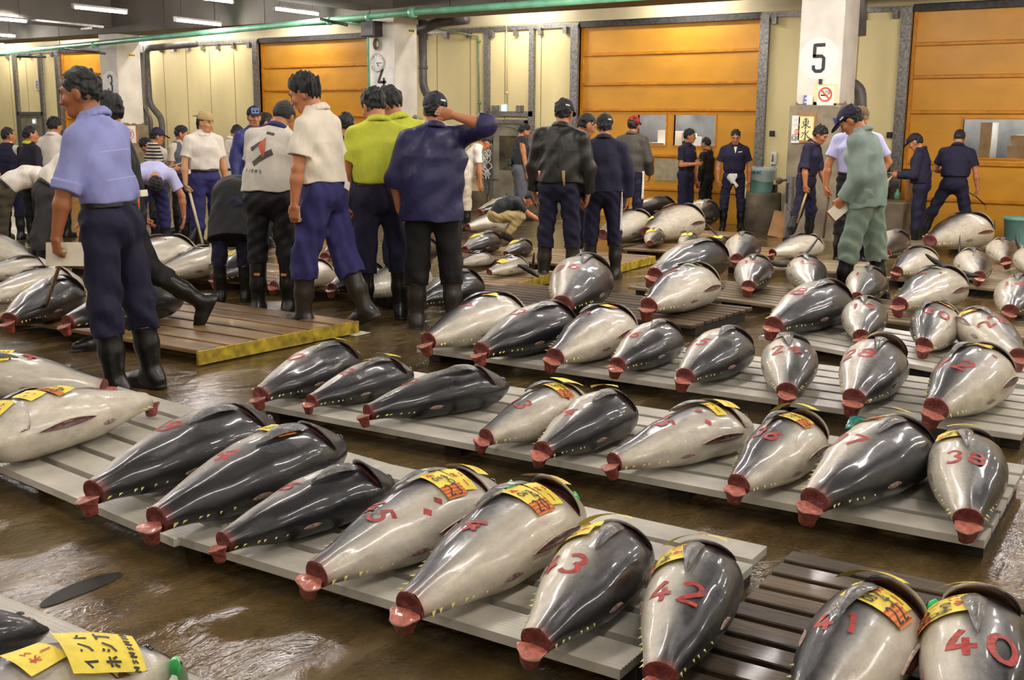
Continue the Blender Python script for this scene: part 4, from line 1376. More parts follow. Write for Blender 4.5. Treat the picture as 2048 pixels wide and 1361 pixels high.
        for i, (off, ln, rr) in enumerate(((.029, .070, .0088), (.010, .077, .0090), (-.010, .071, .0087), (-.028, .056, .0078))):
            b = w0+f2*.080+s_*off
            an = 14+i*5+grip*52
            p = b
            tot = 0
            for seg, (fr, add) in enumerate(((.45, .8), (.32, 1.1), (.25, .7))):
                tot += an*add
                dirv = f2*math.cos(R_(tot))+n_*math.sin(R_(tot))
                q = p+dirv*ln*fr
                B.cap(p, q, rr*(1-.06*seg), rr*(.95-.07*seg), .004 if seg else .008)
                p = q
        b = w0+f2*.025+s_*.024
        d1 = nrm(f2*.62+s_*.62+n_*(.35+.3*grip)); q = b+d1*.042
        d2 = nrm(f2*.85+s_*(.25-.5*grip)+n_*(.3+.5*grip)); q2 = q+d2*.032; d3 = nrm(d2+n_*.2*grip); q3 = q2+d3*.024
        B.cap(b, q, .0125, .0105, .012); B.cap(q, q2, .0105, .0095, .004); B.cap(q2, q3, .0095, .008, .004)
        B.cap(J['hip'+sd], J['kn'+sd], .07, .05, .04); B.cap(J['kn'+sd], J['an'+sd], .045, .032, .03)
        B.cap(J['an'+sd]-J['fu'+sd]*.05, J['an'+sd]-J['fu'+sd]*.055+J['ft'+sd]*.13, .03, .024, .03)
    V, F = B.mesh()
    base_c = np.array(srgb(*cfg.get('skin', (178, 116, 76)))[:3])
    C = np.tile(base_c, (len(V), 1))
    q = (V-J['head'])@Rh        # head coordinates
    near_h = np.abs(q).max(1) < .16
    def tint(mask, c, a):
        C[mask] = C[mask]*(1-a)+np.array(c)*a
    ax_ = np.abs(q[:, 0])
    fr = near_h & (q[:, 1] > .03)
    tint(fr & (ax_ > .014) & (ax_ < .048) & (np.abs(q[:, 2]-.034+.15*(ax_-.03)) < .0065), (.02, .014, .01), .85)
    tint(fr & (np.abs(ax_-.031) < .014) & (np.abs(q[:, 2]-.008) < .0055), (.015, .010, .008), .9)
    tint(fr & (ax_ < .026) & (np.abs(q[:, 2]+.060) < .008), (.32, .10, .07), .6)
    tint(fr & (ax_ < .020) & (np.abs(q[:, 2]+.060) < .0022), (.06, .02, .015), .8)
    if cfg.get('beard'): tint(near_h & (q[:, 1] > .0) & (q[:, 2] < -.045) & (q[:, 2] > -.125) & (ax_ < .07) & ~((ax_ < .024) & (np.abs(q[:, 2]+.060) < .009)), (.03, .02, .016), cfg['beard'])
    tint(near_h & (q[:, 1] < .0) & (q[:, 2] < -.02) & (q[:, 2] > -.06) & (ax_ < .07), (.03, .022, .018), .45)
    o, BV, BF = done('body', (V, F), M['human'], col=C)
    # ---------------- hair and headwear
    hd_ = cl.get('hair', 'hair')
    if hd_ != 'none':
        hs = Sdf(min(res, .008))
        th = cl.get('hairt', .009)
        th *= .55
        hs.ell(H((0, -.0225, .034)), Rh, (.0765+th, .095+th, .0945+th), .02)
        hs.ell(H((0, -.050, -.006)), Rh, (.062, .060, .062), .03)
        if cl.get('long'):
            hs.ell(H((0, -.075, -.06)), Rh, (.055, .035, .06), .03)
        lvl = cl.get('hairl', -.05)-.012
        cuts = [(H((0, .062, .058)), Rh@nrm((0, .80, -.60))), (H((0, -.03, lvl if not cl.get('long') else -.11)), Rh@nrm((0, .42, -1.0)))]
        hs.ell(H((0, .075, -.02)), Rh, (.10, .085, .070), .015, sub=True)
        for sg in (-1, 1): hs.ell(H((sg*.095, .002, -.012)), Rh, (.03, .026, .036), .01, sub=True)
        V, F = hs.mesh((cl.get('hairn', .005), .045, int(abs(cfg['px']))), cuts)
        done('hair', (V, F), cloth('hairg' if hd_ == 'grey' else 'hair'))
    cap = cl.get('cap')
    if cap:
        back = cl.get('capback', False)
        cs = Sdf(min(res, .008))
        cs.ell(H((0, -.012, .040)), Rh, (.090, .108, .098), .02, cuts=[(H((0, 0, .030)), Rh@nrm((0, .12, -1)))])
        V, F = cs.mesh()
        co, CV, CF_ = done('cap', (V, F), cloth(cap))
        bs = Sdf(min(res, .008))
        sgn = -1 if back else 1
        bs.ell(H((0, sgn*.128-.004, .044)), Rh@rotm('X', -14*sgn), (.074, .066, .0085), .01)
        V, F = bs.mesh()
        me = mesh_np('brim', V*Sc, F, cloth(cl.get('brim', cap)))
        link('brim', me, co)
        mb = MB(); mb.lathe([(.009*Sc, 0), (.007*Sc, .006*Sc), (.001, .008*Sc)], 10, Matrix.Translation(H((0, -.012, .137))*Sc)@Matrix(Rh.tolist()).to_4x4())
        mb.build('cap_button', cloth(cap), co, True)
        if cl.get('badge'):
            c = H((0, .094, .082))*Sc
            Mx = Matrix(Rh.tolist()).to_4x4(); Mx.translation = Vector(c)
            Mx = Mx@Matrix.Rotation(R_(20), 4, 'X')
            MB().box((-.046*Sc, 0, -.034*Sc), (.046*Sc, .012*Sc, .034*Sc), Mx, .003).build('badge', mat('badge_'+cl['badge'], srgb(*{'blue': (92, 92, 168), 'pale': (120, 140, 186)}[cl['badge']]), .5), co)
            MB().box((-.036*Sc, .012*Sc, -.020*Sc), (-.006*Sc, .014*Sc, .004*Sc), Mx).box((.006*Sc, .012*Sc, -.020*Sc), (.036*Sc, .014*Sc, .004*Sc), Mx).box((-.04*Sc, .012*Sc, .014*Sc), (.04*Sc, .014*Sc, .022*Sc), Mx).build('badge_print', cloth('capn'), co)
        if cl.get('capmark'):
            for a_, z_ in cl['capmark']:
                c = H((.094*math.sin(R_(a_)), -.012+.110*math.cos(R_(a_)), z_))*Sc
                Mx = Matrix((Rh@rotm('Z', -a_)).tolist()).to_4x4(); Mx.translation = Vector(c)
                MB().box((-.02*Sc, -.006*Sc, -.006*Sc), (.02*Sc, .004*Sc, .006*Sc), Mx).build('cap_print', M['white'], co)
    if cl.get('glasses'):
        g = MB()
        for sg in (-1, 1):
            g.tube([H((sg*.012, .102, .008))*Sc, H((sg*.012, .102, -.014))*Sc, H((sg*.052, .090, -.014))*Sc, H((sg*.054, .088, .012))*Sc, H((sg*.012, .102, .010))*Sc], .0018*Sc, 5)
            g.tube([H((sg*.054, .088, .010))*Sc, H((sg*.086, .0, .006))*Sc], .0018*Sc, 5)
        g.build('glasses', M['black'], root, True)
    # ---------------- shirt or jacket
    if top:
        T = Sdf(res*1.0)
        g = .012*loose
        hem = cl.get('hem', .02 if tuck else -.10)
        pel = J['pelvis']; wst = J['waist']
        if tuck:
            T.ec(wst-Rl@np.array([0, 0, .055]), wst+Rl@np.array([0, 0, .02]), Rl, 1.36, .112*thick+g, .110*thick+g, .04, cuts=[(wst-Rl@np.array([0, 0, .062]), -Rl[:, 2])])
        else:
            hp0 = pel+Rp@np.array([0, 0, hem])
            T.ec(hp0-Rp@np.array([0, 0, .03]), wst, Rl, 1.36, (.124*thick+g), .116*thick+g, .05, cuts=[(hp0, -Rp[:, 2])])
        if cl.get('belly'): T.ell(wst+Rl@np.array([0, .05, .03]), Rl, (.13, .10, .13), .04)
        T.ec(wst, J['chest'], Ru, 1.36, .106*thick+g, .114*thick+g, .05)
        T.ec(J['chest'], J['sc']-Ru@np.array([0, 0, .045]), Ru, 1.46, .114*thick+g, .082*thick+g*.7, .05)
        T.cap(J['nb']-Ru@np.array([0, 0, .03]), J['nb']+Ru@np.array([0, .010, .018]), .086, .068, .03, cuts=[(J['nb']+Ru@np.array([0, 0, .022]), Ru@nrm((0, -.35, 1)))])
        for sd, sg in (('R', 1), ('L', -1)):
            T.cap(J['sc']+Ru@np.array([sg*.05, 0, .022]), J['sh'+sd], .056, .056+g*.25, .045)
            up = nrm(J['el'+sd]-J['sh'+sd])
            if sleeve == 'none': continue
            if sleeve in ('short', 'roll'):
                fr = .70 if sleeve == 'short' else 1.02
                e = J['sh'+sd]+(J['el'+sd]-J['sh'+sd])*fr
                T.cap(J['sh'+sd], e, .056+g*.25, .060+g*.6, .035, cuts=[(e, up)])
                if sleeve == 'roll':
                    b0 = J['sh'+sd]+(J['el'+sd]-J['sh'+sd])*(fr-.17)
                    T.cap(b0, e, .066+g*.6, .068+g*.6, .008, cuts=[(e, up), (b0, -up)])
            else:
                T.cap(J['sh'+sd], J['el'+sd], .058+g*.4, .054+g*.7, .035)
                fo = J['fo'+sd]
                fr = {'long': .93, 'rolled': .25}.get(sleeve, .93)
                e = J['el'+sd]+fo*.245*fr
                T.cap(J['el'+sd], e, .054+g*.6, .040+g*.6 if sleeve == 'long' else .052+g*.6, .03, cuts=[(e, fo)])
                if sleeve == 'long':
                    b0 = e-fo*.045
                    T.cap(b0, e, .043+g*.6, .043+g*.6, .006, cuts=[(e, fo), (b0, -fo)])
        V, F = T.mesh((cl.get('fold', .0045)*.85, .21, int(abs(cfg['px']+cfg['py']))))
        so, SV, SF = done({'navyj': 'jacket', 'blackj': 'jacket', 'greyj': 'jacket', 'green': 'jacket', 'jade': 'jacket'}.get(top, 'shirt'), (V, F), cloth(top))
        bvh = BVHTree.FromPolygons([tuple(v*Sc) for v in SV], SF.tolist())
        J['bvh'] = bvh; J['top_obj'] = so
        if cl.get('collar'):
            K = Sdf(min(res, .008))
            for a_ in range(0, 360, 20):
                r0 = R_(a_); r1 = R_(a_+20)
                if cl.get('openc') and a_ in (80,): continue
                c0 = J['nb']+Ru@np.array([.068*math.cos(r0), .004+.066*math.sin(r0), .016-.020*math.sin(r0)])
                c1 = J['nb']+Ru@np.array([.068*math.cos(r1), .004+.066*math.sin(r1), .016-.020*math.sin(r1)])
                K.cap(c0, c1, .013, .013, .012)
                f0 = J['nb']+Ru@np.array([.088*math.cos(r0), .004+.084*math.sin(r0), -.008-.024*math.sin(r0)])
                f1 = J['nb']+Ru@np.array([.088*math.cos(r1), .004+.084*math.sin(r1), -.008-.024*math.sin(r1)])
                K.cap(f0, f1, .009, .009, .016); K.cap((c0+f0)/2, (c1+f1)/2, .010, .010, .014)
            V, F = K.mesh()
            link('collar', mesh_np('collar', V*Sc, F, cloth(cl['collar'])), so)
        if cl.get('vest'):
            Vt = Sdf(res)
            g2 = .036
            hp0 = wst-Rl@np.array([0, 0, .10])
            cu = [(hp0, -Rl[:, 2])]
            Vt.ec(wst-Rl@np.array([0, 0, .10]), J['chest'], Ru, 1.38, .120*thick+g2, .116*thick+g2, .04, cuts=cu)
            Vt.ec(J['chest'], J['sc']-Ru@np.array([0, 0, .03]), Ru, 1.36, .118*thick+g2, .086*thick+g2, .04)
            Vt.cap(J['chest']+Ru@np.array([0, .1, -.05]), J['nb']+Ru@np.array([0, .12, 0]), .035, .07, .02, sub=True)
            V, F = Vt.mesh((.004, .15, 5))
            link('vest', mesh_np('vest', V*Sc, F, cloth(cl['vest'])), root)
    # ---------------- trousers
    Q = Sdf(res)
    wst = J['waist']
    tl = cl.get('tl', 1.0)
    Q.ec(J['pelvis']-np.array([0, 0, .02]), wst-Rl@np.array([0, 0, .02]), Rp, 1.34, .118*thick, .110*thick, .05, cuts=[(wst-Rl@np.array([0, 0, .035]), Rl[:, 2])])
    Q.ell(J['pelvis']+Rp@np.array([0, -.035, -.03]), Rp, (.155*thick, .105, .12), .05)
    boots = cl.get('boots', 'boot')
    btop = cl.get('btop', .30)
    lw = cl.get('lw', 1.0)
    for sd in 'RL':
        Q.cap(J['hip'+sd], J['kn'+sd], .094*tl*thick**.5, .076*tl, .04)
        sn = J['sn'+sd]
        fr = (btop+.02) if boots != 'none' else .93
        e = J['kn'+sd]+sn*.40*fr
        Q.cap(J['kn'+sd], e, .076*tl, (.072 if boots != 'none' else .058)*tl*lw, .03, cuts=[(e, sn)])
        if boots != 'none':
            b0 = e-sn*.05
            Q.cap(b0, e, .076*tl*lw, .070*tl*lw, .015, cuts=[(e, sn)])
    V, F = Q.mesh((cl.get('tfold', .0055), .13, int(abs(cfg['px']*3+1))))
    done('trousers', (V, F), cloth(legs))
    if cl.get('belt', tuck):
        Bt = Sdf(min(res, .009))
        c0 = wst-Rl@np.array([0, 0, .098]); c1 = wst-Rl@np.array([0, 0, .056])
        Bt.ec(c0, c1, Rl, 1.35, .122*thick+.004, .119*thick+.004, .01, cuts=[(c1, Rl[:, 2]), (c0, -Rl[:, 2])])
        V, F = Bt.mesh()
        done('belt', (V, F), cloth('belt'))
    # ---------------- boots
    for sd in 'RL':
        bt = Sdf(min(res, .009))
        an, ft, fu, sn = J['an'+sd], J['ft'+sd], J['fu'+sd], J['sn'+sd]
        sole = an-fu*.088
        cu = [(sole, -fu)]
        if boots != 'none':
            t0 = J['kn'+sd]+sn*.40*btop
            bt.cap(t0, J['kn'+sd]+sn*.40*.62, .068, .064, .03, cuts=[(t0, -sn)])
            bt.cap(J['kn'+sd]+sn*.40*.62, an, .064, .052, .03)
            bt.cap(t0, t0+sn*.014, .071, .071, .004, cuts=[(t0, -sn), (t0+sn*.014, sn)])
        Rf = np.stack([np.cross(ft, fu), ft, fu], 1)
        bt.cap(an-fu*.03-ft*.02, sole+fu*.045+ft*.10, .052, .044, .04, cuts=cu)
        bt.ec(sole+fu*.036+ft*.09, sole+fu*.034+ft*.165, Rf, 1.15, .040, .036, .03, cuts=cu)
        bt.cap(sole+fu*.03-ft*.045, sole+fu*.03+ft*.02, .042, .042, .03, cuts=cu)
        bt.ec(sole+fu*.012-ft*.045, sole+fu*.012+ft*.17, Rf, 1.0, .046, .046, .004, cuts=cu+[(sole+fu*.018, fu)])
        V, F = bt.mesh()
        done('boot' if boots != 'none' else 'shoe', (V, F), cloth(boots if boots != 'none' else 'black'))
    J['S'] = Sc; J['root'] = root; J['M'] = Mw
    J['Ru'] = Ru; J['Rl'] = Rl; J['Rh'] = Rh; J['Rp'] = Rp
    for nm, fn in cfg.get('extra', ()): fn(J, nm)
    return J
def wpt(J, k, off=(0, 0, 0)):
    p = np.array(J[k])+np.array(off)
    return J['M']@Vector(p*J['S'])
def surf_patch(J, name, m, c, right, up, poly, off=.003, parent=None, n=10):
    """flat shape printed on a garment: ray-cast a small grid (poly = rect list [(x0,y0,x1,y1,skew)])"""
    S_ = J['S']; bvh = J['bvh']
    right = Vector(right).normalized(); up = Vector(up).normalized(); nn = right.cross(up)
    V = []; F = []
    for quad in poly:
        b = len(V)
        for i in range(n):
            for j in range(n):
                u, v = i/(n-1), j/(n-1)
                a = Vector(quad[0])*(1-u)*(1-v)+Vector(quad[1])*u*(1-v)+Vector(quad[2])*u*v+Vector(quad[3])*(1-u)*v
                p = Vector(c)*S_+right*a.x*S_+up*a.y*S_
                h = bvh.ray_cast(p+nn*.4, -nn)
                q = h[0]+h[1]*off if h[0] is not None else p
                V.append(q)
        F += [tuple(b+k for k in f) for f in grid_faces(n, n)]
    return link(name, mesh_np(name, V, F, m), parent or J['root'])
# ------------------------------------------------------------------ pallets and fish
def rowpal():
    M = MATS
    gd = 'grey slatted decks'
    P = {}
    pallet(G(-210, 850, .10), G(338, 1083, .10), 1.12, .10, 'grey ribbed deck under the pale and dark tuna at lower left', M['deck'], 6, gd, ribs=9, stag=.01)
    pallet(G(340, 1076, .10), G(1240, 1349, .10), 1.10, .10, 'grey ribbed deck in the front row under tuna 4 and 42', M['deck'], 6, gd, ribs=9, stag=.05)
    pallet(G(1318, 1366, .09), G(2330, 1660, .09), 1.10, .09, 'dark wet wooden pallet under the two large tuna at lower right', M['wood_d'], 9, 'wooden pallets', gap=.03)
    pallet(G(490, 806, .10), G(1968, 1086, .10), 1.12, .10, 'long grey ribbed deck in the middle row holding tuna 30 to 38', M['deck'], 6, gd, ribs=9)
    pallet(G(830, 697, .10), G(2042, 872, .10), 1.12, .10, 'long grey slatted deck holding the row from pale tuna to tuna 12', M['deck'], 6, gd, ribs=5)
    pallet(G(1513, 672, .10), G(2200, 800, .10), 1.12, .10, 'grey slatted deck at right holding tuna 18, 19 and 20', M['deck'], 6, gd, ribs=5)
    pallet(G(1252, 573, .10), G(2150, 690, .10), 1.15, .10, 'grey slatted deck behind, under the man in green workwear', M['wood_p'], 8, gd)
    pallet(G(862, 590, .10), G(1380, 652, .10), 1.2, .10, 'dark wooden pallet holding two tuna in the centre', M['wood_d'], 9, 'wooden pallets', gap=.03)
    # left wooden pallet with the yellow end
    pallet(G(-40, 628, .10), G(392, 702, .10), 1.5, .10, 'brown wooden pallet with a yellow end beside the walking boots', M['wood'], 6, 'wooden pallets', ends=(1,))
    pallet(G(120, 530, .10), G(820, 596, .10), 1.35, .10, 'brown wooden pallet under the pale tuna behind the standing men', M['wood'], 7, 'wooden pallets')
    pallet(G(880, 562, .10), G(1006, 572, .10), 1.35, .10, 'brown wooden pallet with a yellow end behind the man in the black jacket', M['wood'], 8, 'wooden pallets', ends=(1,))
    pallet(G(900, 512, .10), G(1212, 535, .10), 1.5, .10, 'brown wooden pallet under small tuna with yellow tags', M['wood'], 8, 'wooden pallets', ends=(1,))
    pallet(G(1245, 497, .10), G(1520, 514, .10), 1.3, .10, 'brown wooden pallet under three small tuna with yellow tags', M['wood'], 8, 'wooden pallets', ends=(1,))
    pallet(G(1225, 470, .10), G(1400, 482, .10), 1.8, .10, 'brown wooden pallet under the large pale tuna near the orange door', M['wood'], 8, 'wooden pallets')
    pallet(G(1450, 530, .10), G(1760, 548, .10), 1.2, .10, 'pale wooden pallet under the tuna behind the green workwear man', M['wood_p'], 8, 'wooden pallets')
    pallet(G(1765, 555, .10), G(2120, 592, .10), 1.5, .10, 'pale wooden pallet under the tuna with dark fins at right', M['wood_p'], 9, 'wooden pallets')
    pallet(G(1795, 487, .10), G(2060, 498, .10), 1.4, .10, 'pale wooden pallet under the biggest tuna by the right orange door', M['wood_p'], 8, 'wooden pallets')
    a = G(-420, 1007, .10); b = G(720, 1476, .10)
    d = UPF.cross((b-a).normalized())
    pallet(a-d*1.1, b-d*1.1, 1.10, .10, 'grey ribbed deck cut off at the lower left corner', M['deck'], 6, gd, ribs=9)

def allfish():
    F = []
    def f(tail, end, D, label, **k):
        k.update(tail=tail, end=end, D=D, label=label); k.setdefault('hp', .10); F.append(k)
    # ---- front row, nearest
    Y1 = (.83, -22, .085, .075, 0, 'y', .045)
    f((288, 803), (-70, 872), 72, 'pale tuna at left lying tail to the right with a 30 8 slip', near=2, mode='t', w=132, slit=1, pale=-0.20, flap=1, peca=34, num='4', nu=.3, nr=-80, na=20, nh=.09, nf=5,
      tags=[(0.525, 0, .105, .13, 195, 'r30|8|68'), (0.660, 0, .085, .10, 190, 'y'), (0.825, 10, .10, .13, 188, 'hx', .012)], go=.35)
    f((207, 775), (-130, 792), 72, 'pale tuna at left half hidden behind the one with the 30 8 slip', near=2, mode='t', w=116, pale=-0.19, num='4', nu=.42, nr=-80, na=10, tags=[(0.565, -20, .10, .13, 195, 'r42|8|67')], go=.4)
    f((46, 736), (-260, 775), 110, 'dark tuna at the left edge behind two pale ones', w=60, near=1, pale=0.20, mode='t')
    f((185, 985), (548, 856), 110, 'leftmost of the three dark tuna in the front row', near=2, mode='t', num='38', nu=.42, na=-25, nh=.09, nr=-25, w=122, pale=0.33, go=.5)
    f((312, 1040), (688, 893), 110, 'dark tuna in the front row with a yellow and orange 31 6 slip', near=2, mode='t', num='44', nu=.36, na=-25, nh=.10, nr=-20, tags=[(.60, -2, .085, .12, 84, 'r31|6|26')], w=130, pale=0.33, go=.5)
    f((445, 1085), (792, 962), 110, 'rightmost of the three dark tuna in the front row', near=2, mode='t', num='46', nu=.40, na=-30, nh=.09, nr=-20, w=130, pale=0.33, go=1.1)
    f((632, 1150), (1003, 985), -68, 'pale tuna painted 45 in the front row, its slip reading 23 6', near=2, mode='t', num='45', nu=.31, na=-8, nh=.085, nr=-30, slit=1, w=160, pale=-0.11, dots=[(.43, 48), (.5, 40)],
      tags=[(.60, 16, .09, .135, 86, 'r23|6|49'), (.685, 18, .062, .11, 80, 'y'), (.80, -5, .06, .12, 85, 'y', .025)], rib=('g', 1.02, .03, .10, .02), go=.7)
    f((818, 1215), (1155, 1015), -68, 'pale tuna painted with a single 4, its slip reading 20 4', near=2, mode='t', num='4', nu=.35, na=-4, nh=.085, nr=-35, slit=1, w=150, pale=-0.08,
      tags=[(.60, 16, .09, .135, 86, 'r20|4|47'), (.685, 18, .062, .11, 80, 'y'), (.80, -5, .06, .12, 85, 'y', .035)], rib=('g', 1.02, -.02, .09, .02), go=1.3)
    f((1070, 1285), (1218, 1040), 106, 'tuna in the front row painted 43 with a dark right flank', near=2, num='43', nu=0.36, na=-26, nh=0.116, nr=-8, w=196, pale=0.14, tags=[(.58, -44, .075, .13, -84, 'r23|6|49'), (.66, -38, .055, .12, -80, 'y'), (.79, -22, .06, .13, -80, 'y', .03)])
    f((1318, 1352), (1385, 1080), 92, 'grey tuna in the front row painted 42', near=2, num='42', nu=0.350, na=-10, nh=0.116, nr=-4, w=205, pale=0.09, tags=[(.58, -44, .075, .13, -84, 'r28|5|46'), (.67, -36, .055, .12, -82, 'y'), (.79, -14, .055, .14, -85, 'y', .03)])
    f((1592, 1470), (1738, 1148), -66, 'large tuna at lower right painted 41 with belly slit', near=2, num='41', nu=0.426, na=-12, nh=0.094, nr=12, slit=1.3, w=228, hp=.09, pale=-0.05, dots=[(.57, 42)],
      tags=[(.61, 14, .09, .15, 86, 'r22|4|67'), (.69, 10, .055, .13, 84, 'y'), (.80, -14, .06, .13, 84, 'y', .04)], rib=('g', 1.0, .10, .10, .025), go=1.5, peca=60)
    f((1948, 1540), (1925, 1168), 92, 'large tuna at the lower right corner painted 40', near=2, num='40', nu=0.418, na=2, nh=0.121, nr=5, w=250, hp=.09, pale=0.08, tags=[(.61, -42, .08, .15, -84, 'r28|8|44'), (.69, -34, .055, .13, -82, 'y'), (.80, -6, .055, .14, -85, 'y', .035)], go=1.3)
    # ---- lower left corner
    f((0, 0), (0, 0), -82, 'tuna at lower left with a lettered yellow slip over its gill', near=2, hp=.10, head=(348, 1302), thru=(20, 1402), L=.92, ft=.92, tags=[(0.780, 24, .11, .17, 170, 'hx', .022), (0.640, 5, .09, .10, 195, 'y')], rib=('g', .955, .06, .07, .03), go=.15, pec=0, eye=1, pale=0.07)
    f((0, 0), (0, 0), 60, 'dark tuna head poking in at the lower left edge', near=2, hp=.10, head=(94, 1238), thru=(-200, 1300), L=.9, ft=.9, eye=1, pale=0.34, gill=0)
    # ---- middle row
    f((520, 790), (722, 690), 110, 'left end tuna of the middle row painted 30', near=2, pale=0.20, mode='t', num='30', nu=.38, na=-28, nh=.10, nr=-20, w=82, tags=[(0.645, -30, .06, .10, 15, 'y'), (0.765, -4, .10, .06, 84, 'y', .03)])
    f((622, 803), (826, 745), 110, 'dark tuna painted 32, second from the left of the middle row', near=2, pale=0.26, mode='t', num='32', nu=.36, na=-25, nh=.10, nr=-20, w=86, tags=[(0.625, -30, .05, .10, 25, 'y'), (0.765, -4, .10, .06, 84, 'y', .03)])
    f((735, 825), (1018, 770), 110, 'long dark tuna of the middle row painted 33', near=2, mode='t', num='33', nu=.32, na=-30, nh=.085, nr=-30, w=84, pale=0.33)
    f((972, 875), (1130, 764), -68, 'pale tuna of the middle row painted 13', near=2, num='13', nu=0.319, na=-8, nh=0.094, nr=-15, w=118, slit=.8, pale=-0.11, tags=[(0.625, 14, .085, .125, 84, 'r28|4|61'), (0.755, 3, .15, .06, 84, 'y', .03)], dots=[(.60, 45)], rib=('g', .95, .1, .06, .02))
    f((1085, 902), (1215, 776), 110, 'tuna of the middle row painted 34, dark right flank', near=2, pale=0.20, num='34', nu=0.319, na=-22, nh=0.094, nr=-20, w=132, tags=[(0.755, -15, .10, .06, 25, 'y', .03)])
    f((1228, 925), (1505, 845), -68, 'pale tuna of the middle row painted 5 with belly slit', near=2, mode='t', num='35', nu=.36, na=-15, nh=.085, nr=-35, w=112, slit=1, pale=-0.10, tags=[(0.655, 8, .06, .12, 84, 'y'), (0.755, -4, .10, .12, 84, 'y', .025)], dots=[(.55, 10), (.53, 45)])
    f((1477, 970), (1585, 822), -66, 'tuna of the middle row painted 36 with a belly slit', near=2, num='36', nu=0.380, na=-10, nh=0.094, nr=-12, w=146, slit=1, pale=-0.02, tags=[(0.625, 10, .085, .12, 84, 'r22|4|61'), (0.685, 8, .05, .11, 84, 'y'), (0.775, -14, .15, .05, -15, 'y', .05)], rib=('g', .98, -.03, .12, .02), go=1.3)
    f((1628, 1002), (1785, 836), 106, 'tuna of the middle row painted 37, white left and dark right', near=2, num='37', nu=0.380, na=-24, nh=0.094, nr=-15, w=163, pale=0.14, tags=[(0.645, -36, .08, .11, 60, 'r|5|66'), (0.705, -30, .09, .05, 10, 'y'), (0.775, 2, .10, .05, 84, 'y', .04)], rib=('t', .86, -.18, .16, .04))
    f((1935, 1040), (1936, 857), 92, 'right end tuna of the middle row painted 38', near=2, num='38', nu=0.380, na=-6, nh=0.094, nr=-6, w=166, pale=0.06, tags=[(0.635, -22, .08, .12, 80, 'r|7|66'), (0.705, -18, .10, .05, 10, 'y'), (0.775, -6, .10, .05, 5, 'y', .03)], rib=('t', .72, -.30, .16, .04))
    # ---- third row
    f((856, 682), (1055, 607), -68, 'pale tuna at the left end of the third row by the boots', near=1, mode='t', num='11', nu=.40, na=-20, nh=.09, nr=-35, w=82, slit=.7, pale=-0.12, tags=[(0.625, -5, .10, .10, -50, 'r'), (0.765, -7, .05, .14, 84, 'y', .02)])
    f((962, 702), (1150, 630), 110, 'dark tuna in the third row with a teal strip at its head', near=1, pale=0.26, mode='t', num='23', nu=.42, na=-25, nh=.085, nr=-25, w=88, rib=('t', .98, -.02, .07, .03))
    f((1110, 714), (1262, 640), -68, 'pale speckled tuna in the third row with a yellow slip', near=1, mode='t', num='7', nu=.45, na=-20, nh=.085, nr=-20, w=86, slit=1, pale=-0.06, tags=[(0.665, 4, .10, .08, 84, 'r'), (0.775, -7, .06, .12, 84, 'y', .02)])
    f((1235, 730), (1310, 641), 106, 'tuna in the third row painted 26, just left of the gap in its row', near=1, num='26', nu=0.334, na=-24, nh=0.094, nr=-12, w=108, pale=0.14)
    f((1370, 753), (1445, 655), 106, 'tuna of the third row painted red, alone right of the gap', near=1, pale=0.14, num='25', nu=0.350, na=-28, nh=0.094, nr=-12, w=120)
    f((1573, 782), (1583, 671), 92, 'grey tuna of the third row painted 24', near=1, num='24', nu=0.418, na=-8, nh=0.110, nr=-2, w=118, pale=0.10)
    f((1708, 797), (1742, 681), 106, 'tuna of the third row painted 2 with a dark brown right flank', near=1, num='28', nu=0.395, na=-22, nh=0.110, nr=-10, w=140, pale=0.14, tags=[(0.725, -20, .07, .09, 20, 'y', .02)], go=1.3)
    f((1872, 818), (1945, 706), -66, 'right end tuna of the third row painted 12', near=1, num='12', nu=0.350, na=-12, nh=0.110, nr=-15, w=150, slit=1, pale=-0.01, dots=[(.58, 35)], tags=[(0.685, 2, .05, .11, -55, 'y'), (0.655, 10, .05, .05, -50, 'r')], rib=('t', .98, .28, .16, .04))
    # ---- fourth row at right
    f((1548, 650), (1688, 600), 110, 'dark tuna of the right row painted 18', near=1, pale=0.26, mode='t', num='18', nu=.38, na=-28, nh=.11, nr=-15, w=84)
    f((1722, 672), (1733, 594), 92, 'plump pale tuna painted 19', near=1, num='19', nu=0.418, na=-6, nh=0.110, nr=-4, w=98, pale=0.03, tags=[(0.725, -8, .05, .10, 20, 'y', .02)])
    f((1848, 690), (1862, 605), -66, 'tuna painted 20 with its dark back to the left', near=1, num='20', nu=0.418, na=10, nh=0.110, nr=0, w=105, pale=0.03, tags=[(0.685, 22, .04, .10, 84, 'y'), (0.665, 24, .04, .05, -50, 'r')], slit=.8)
    f((2036, 712), (1950, 612), 92, 'pale tuna at the right edge lying head to the left', near=1, num='22', nu=0.380, na=-14, nh=0.110, nr=30, w=106, slit=1, pale=0.01, tags=[(0.665, -30, .07, .12, 60, 'r')])
    # ---- centre pallet
    f((1125, 610), (1172, 526), 106, 'dark plump tuna on the centre pallet with a lifted fin', near=1, num='26', nu=0.380, na=-18, nh=0.088, nr=0, w=130, pale=0.14)
    f((1298, 612), (1425, 562), -68, 'pale tuna on the centre pallet with a green slip', near=1, mode='t', num='7', nu=.42, na=-20, nh=.09, nr=-10, w=92, slit=1, pale=-0.09, tags=[(0.605, -4, .06, .11, 84, 'g'), (0.695, 0, .03, .12, 84, 'y')])
    # ---- fifth row
    f((1310, 550), (1448, 500), 110, 'dark glossy tuna at the left end of the row behind the centre pallet', near=1, pale=0.33, mode='t', num='1', nu=.38, na=-25, nh=.08, nr=-30, w=72)
    f((1497, 572), (1512, 512), 92, 'round tuna painted 12 behind the centre pallet', near=1, pale=0.08, num='12', nu=0.418, na=-6, nh=0.088, w=86)
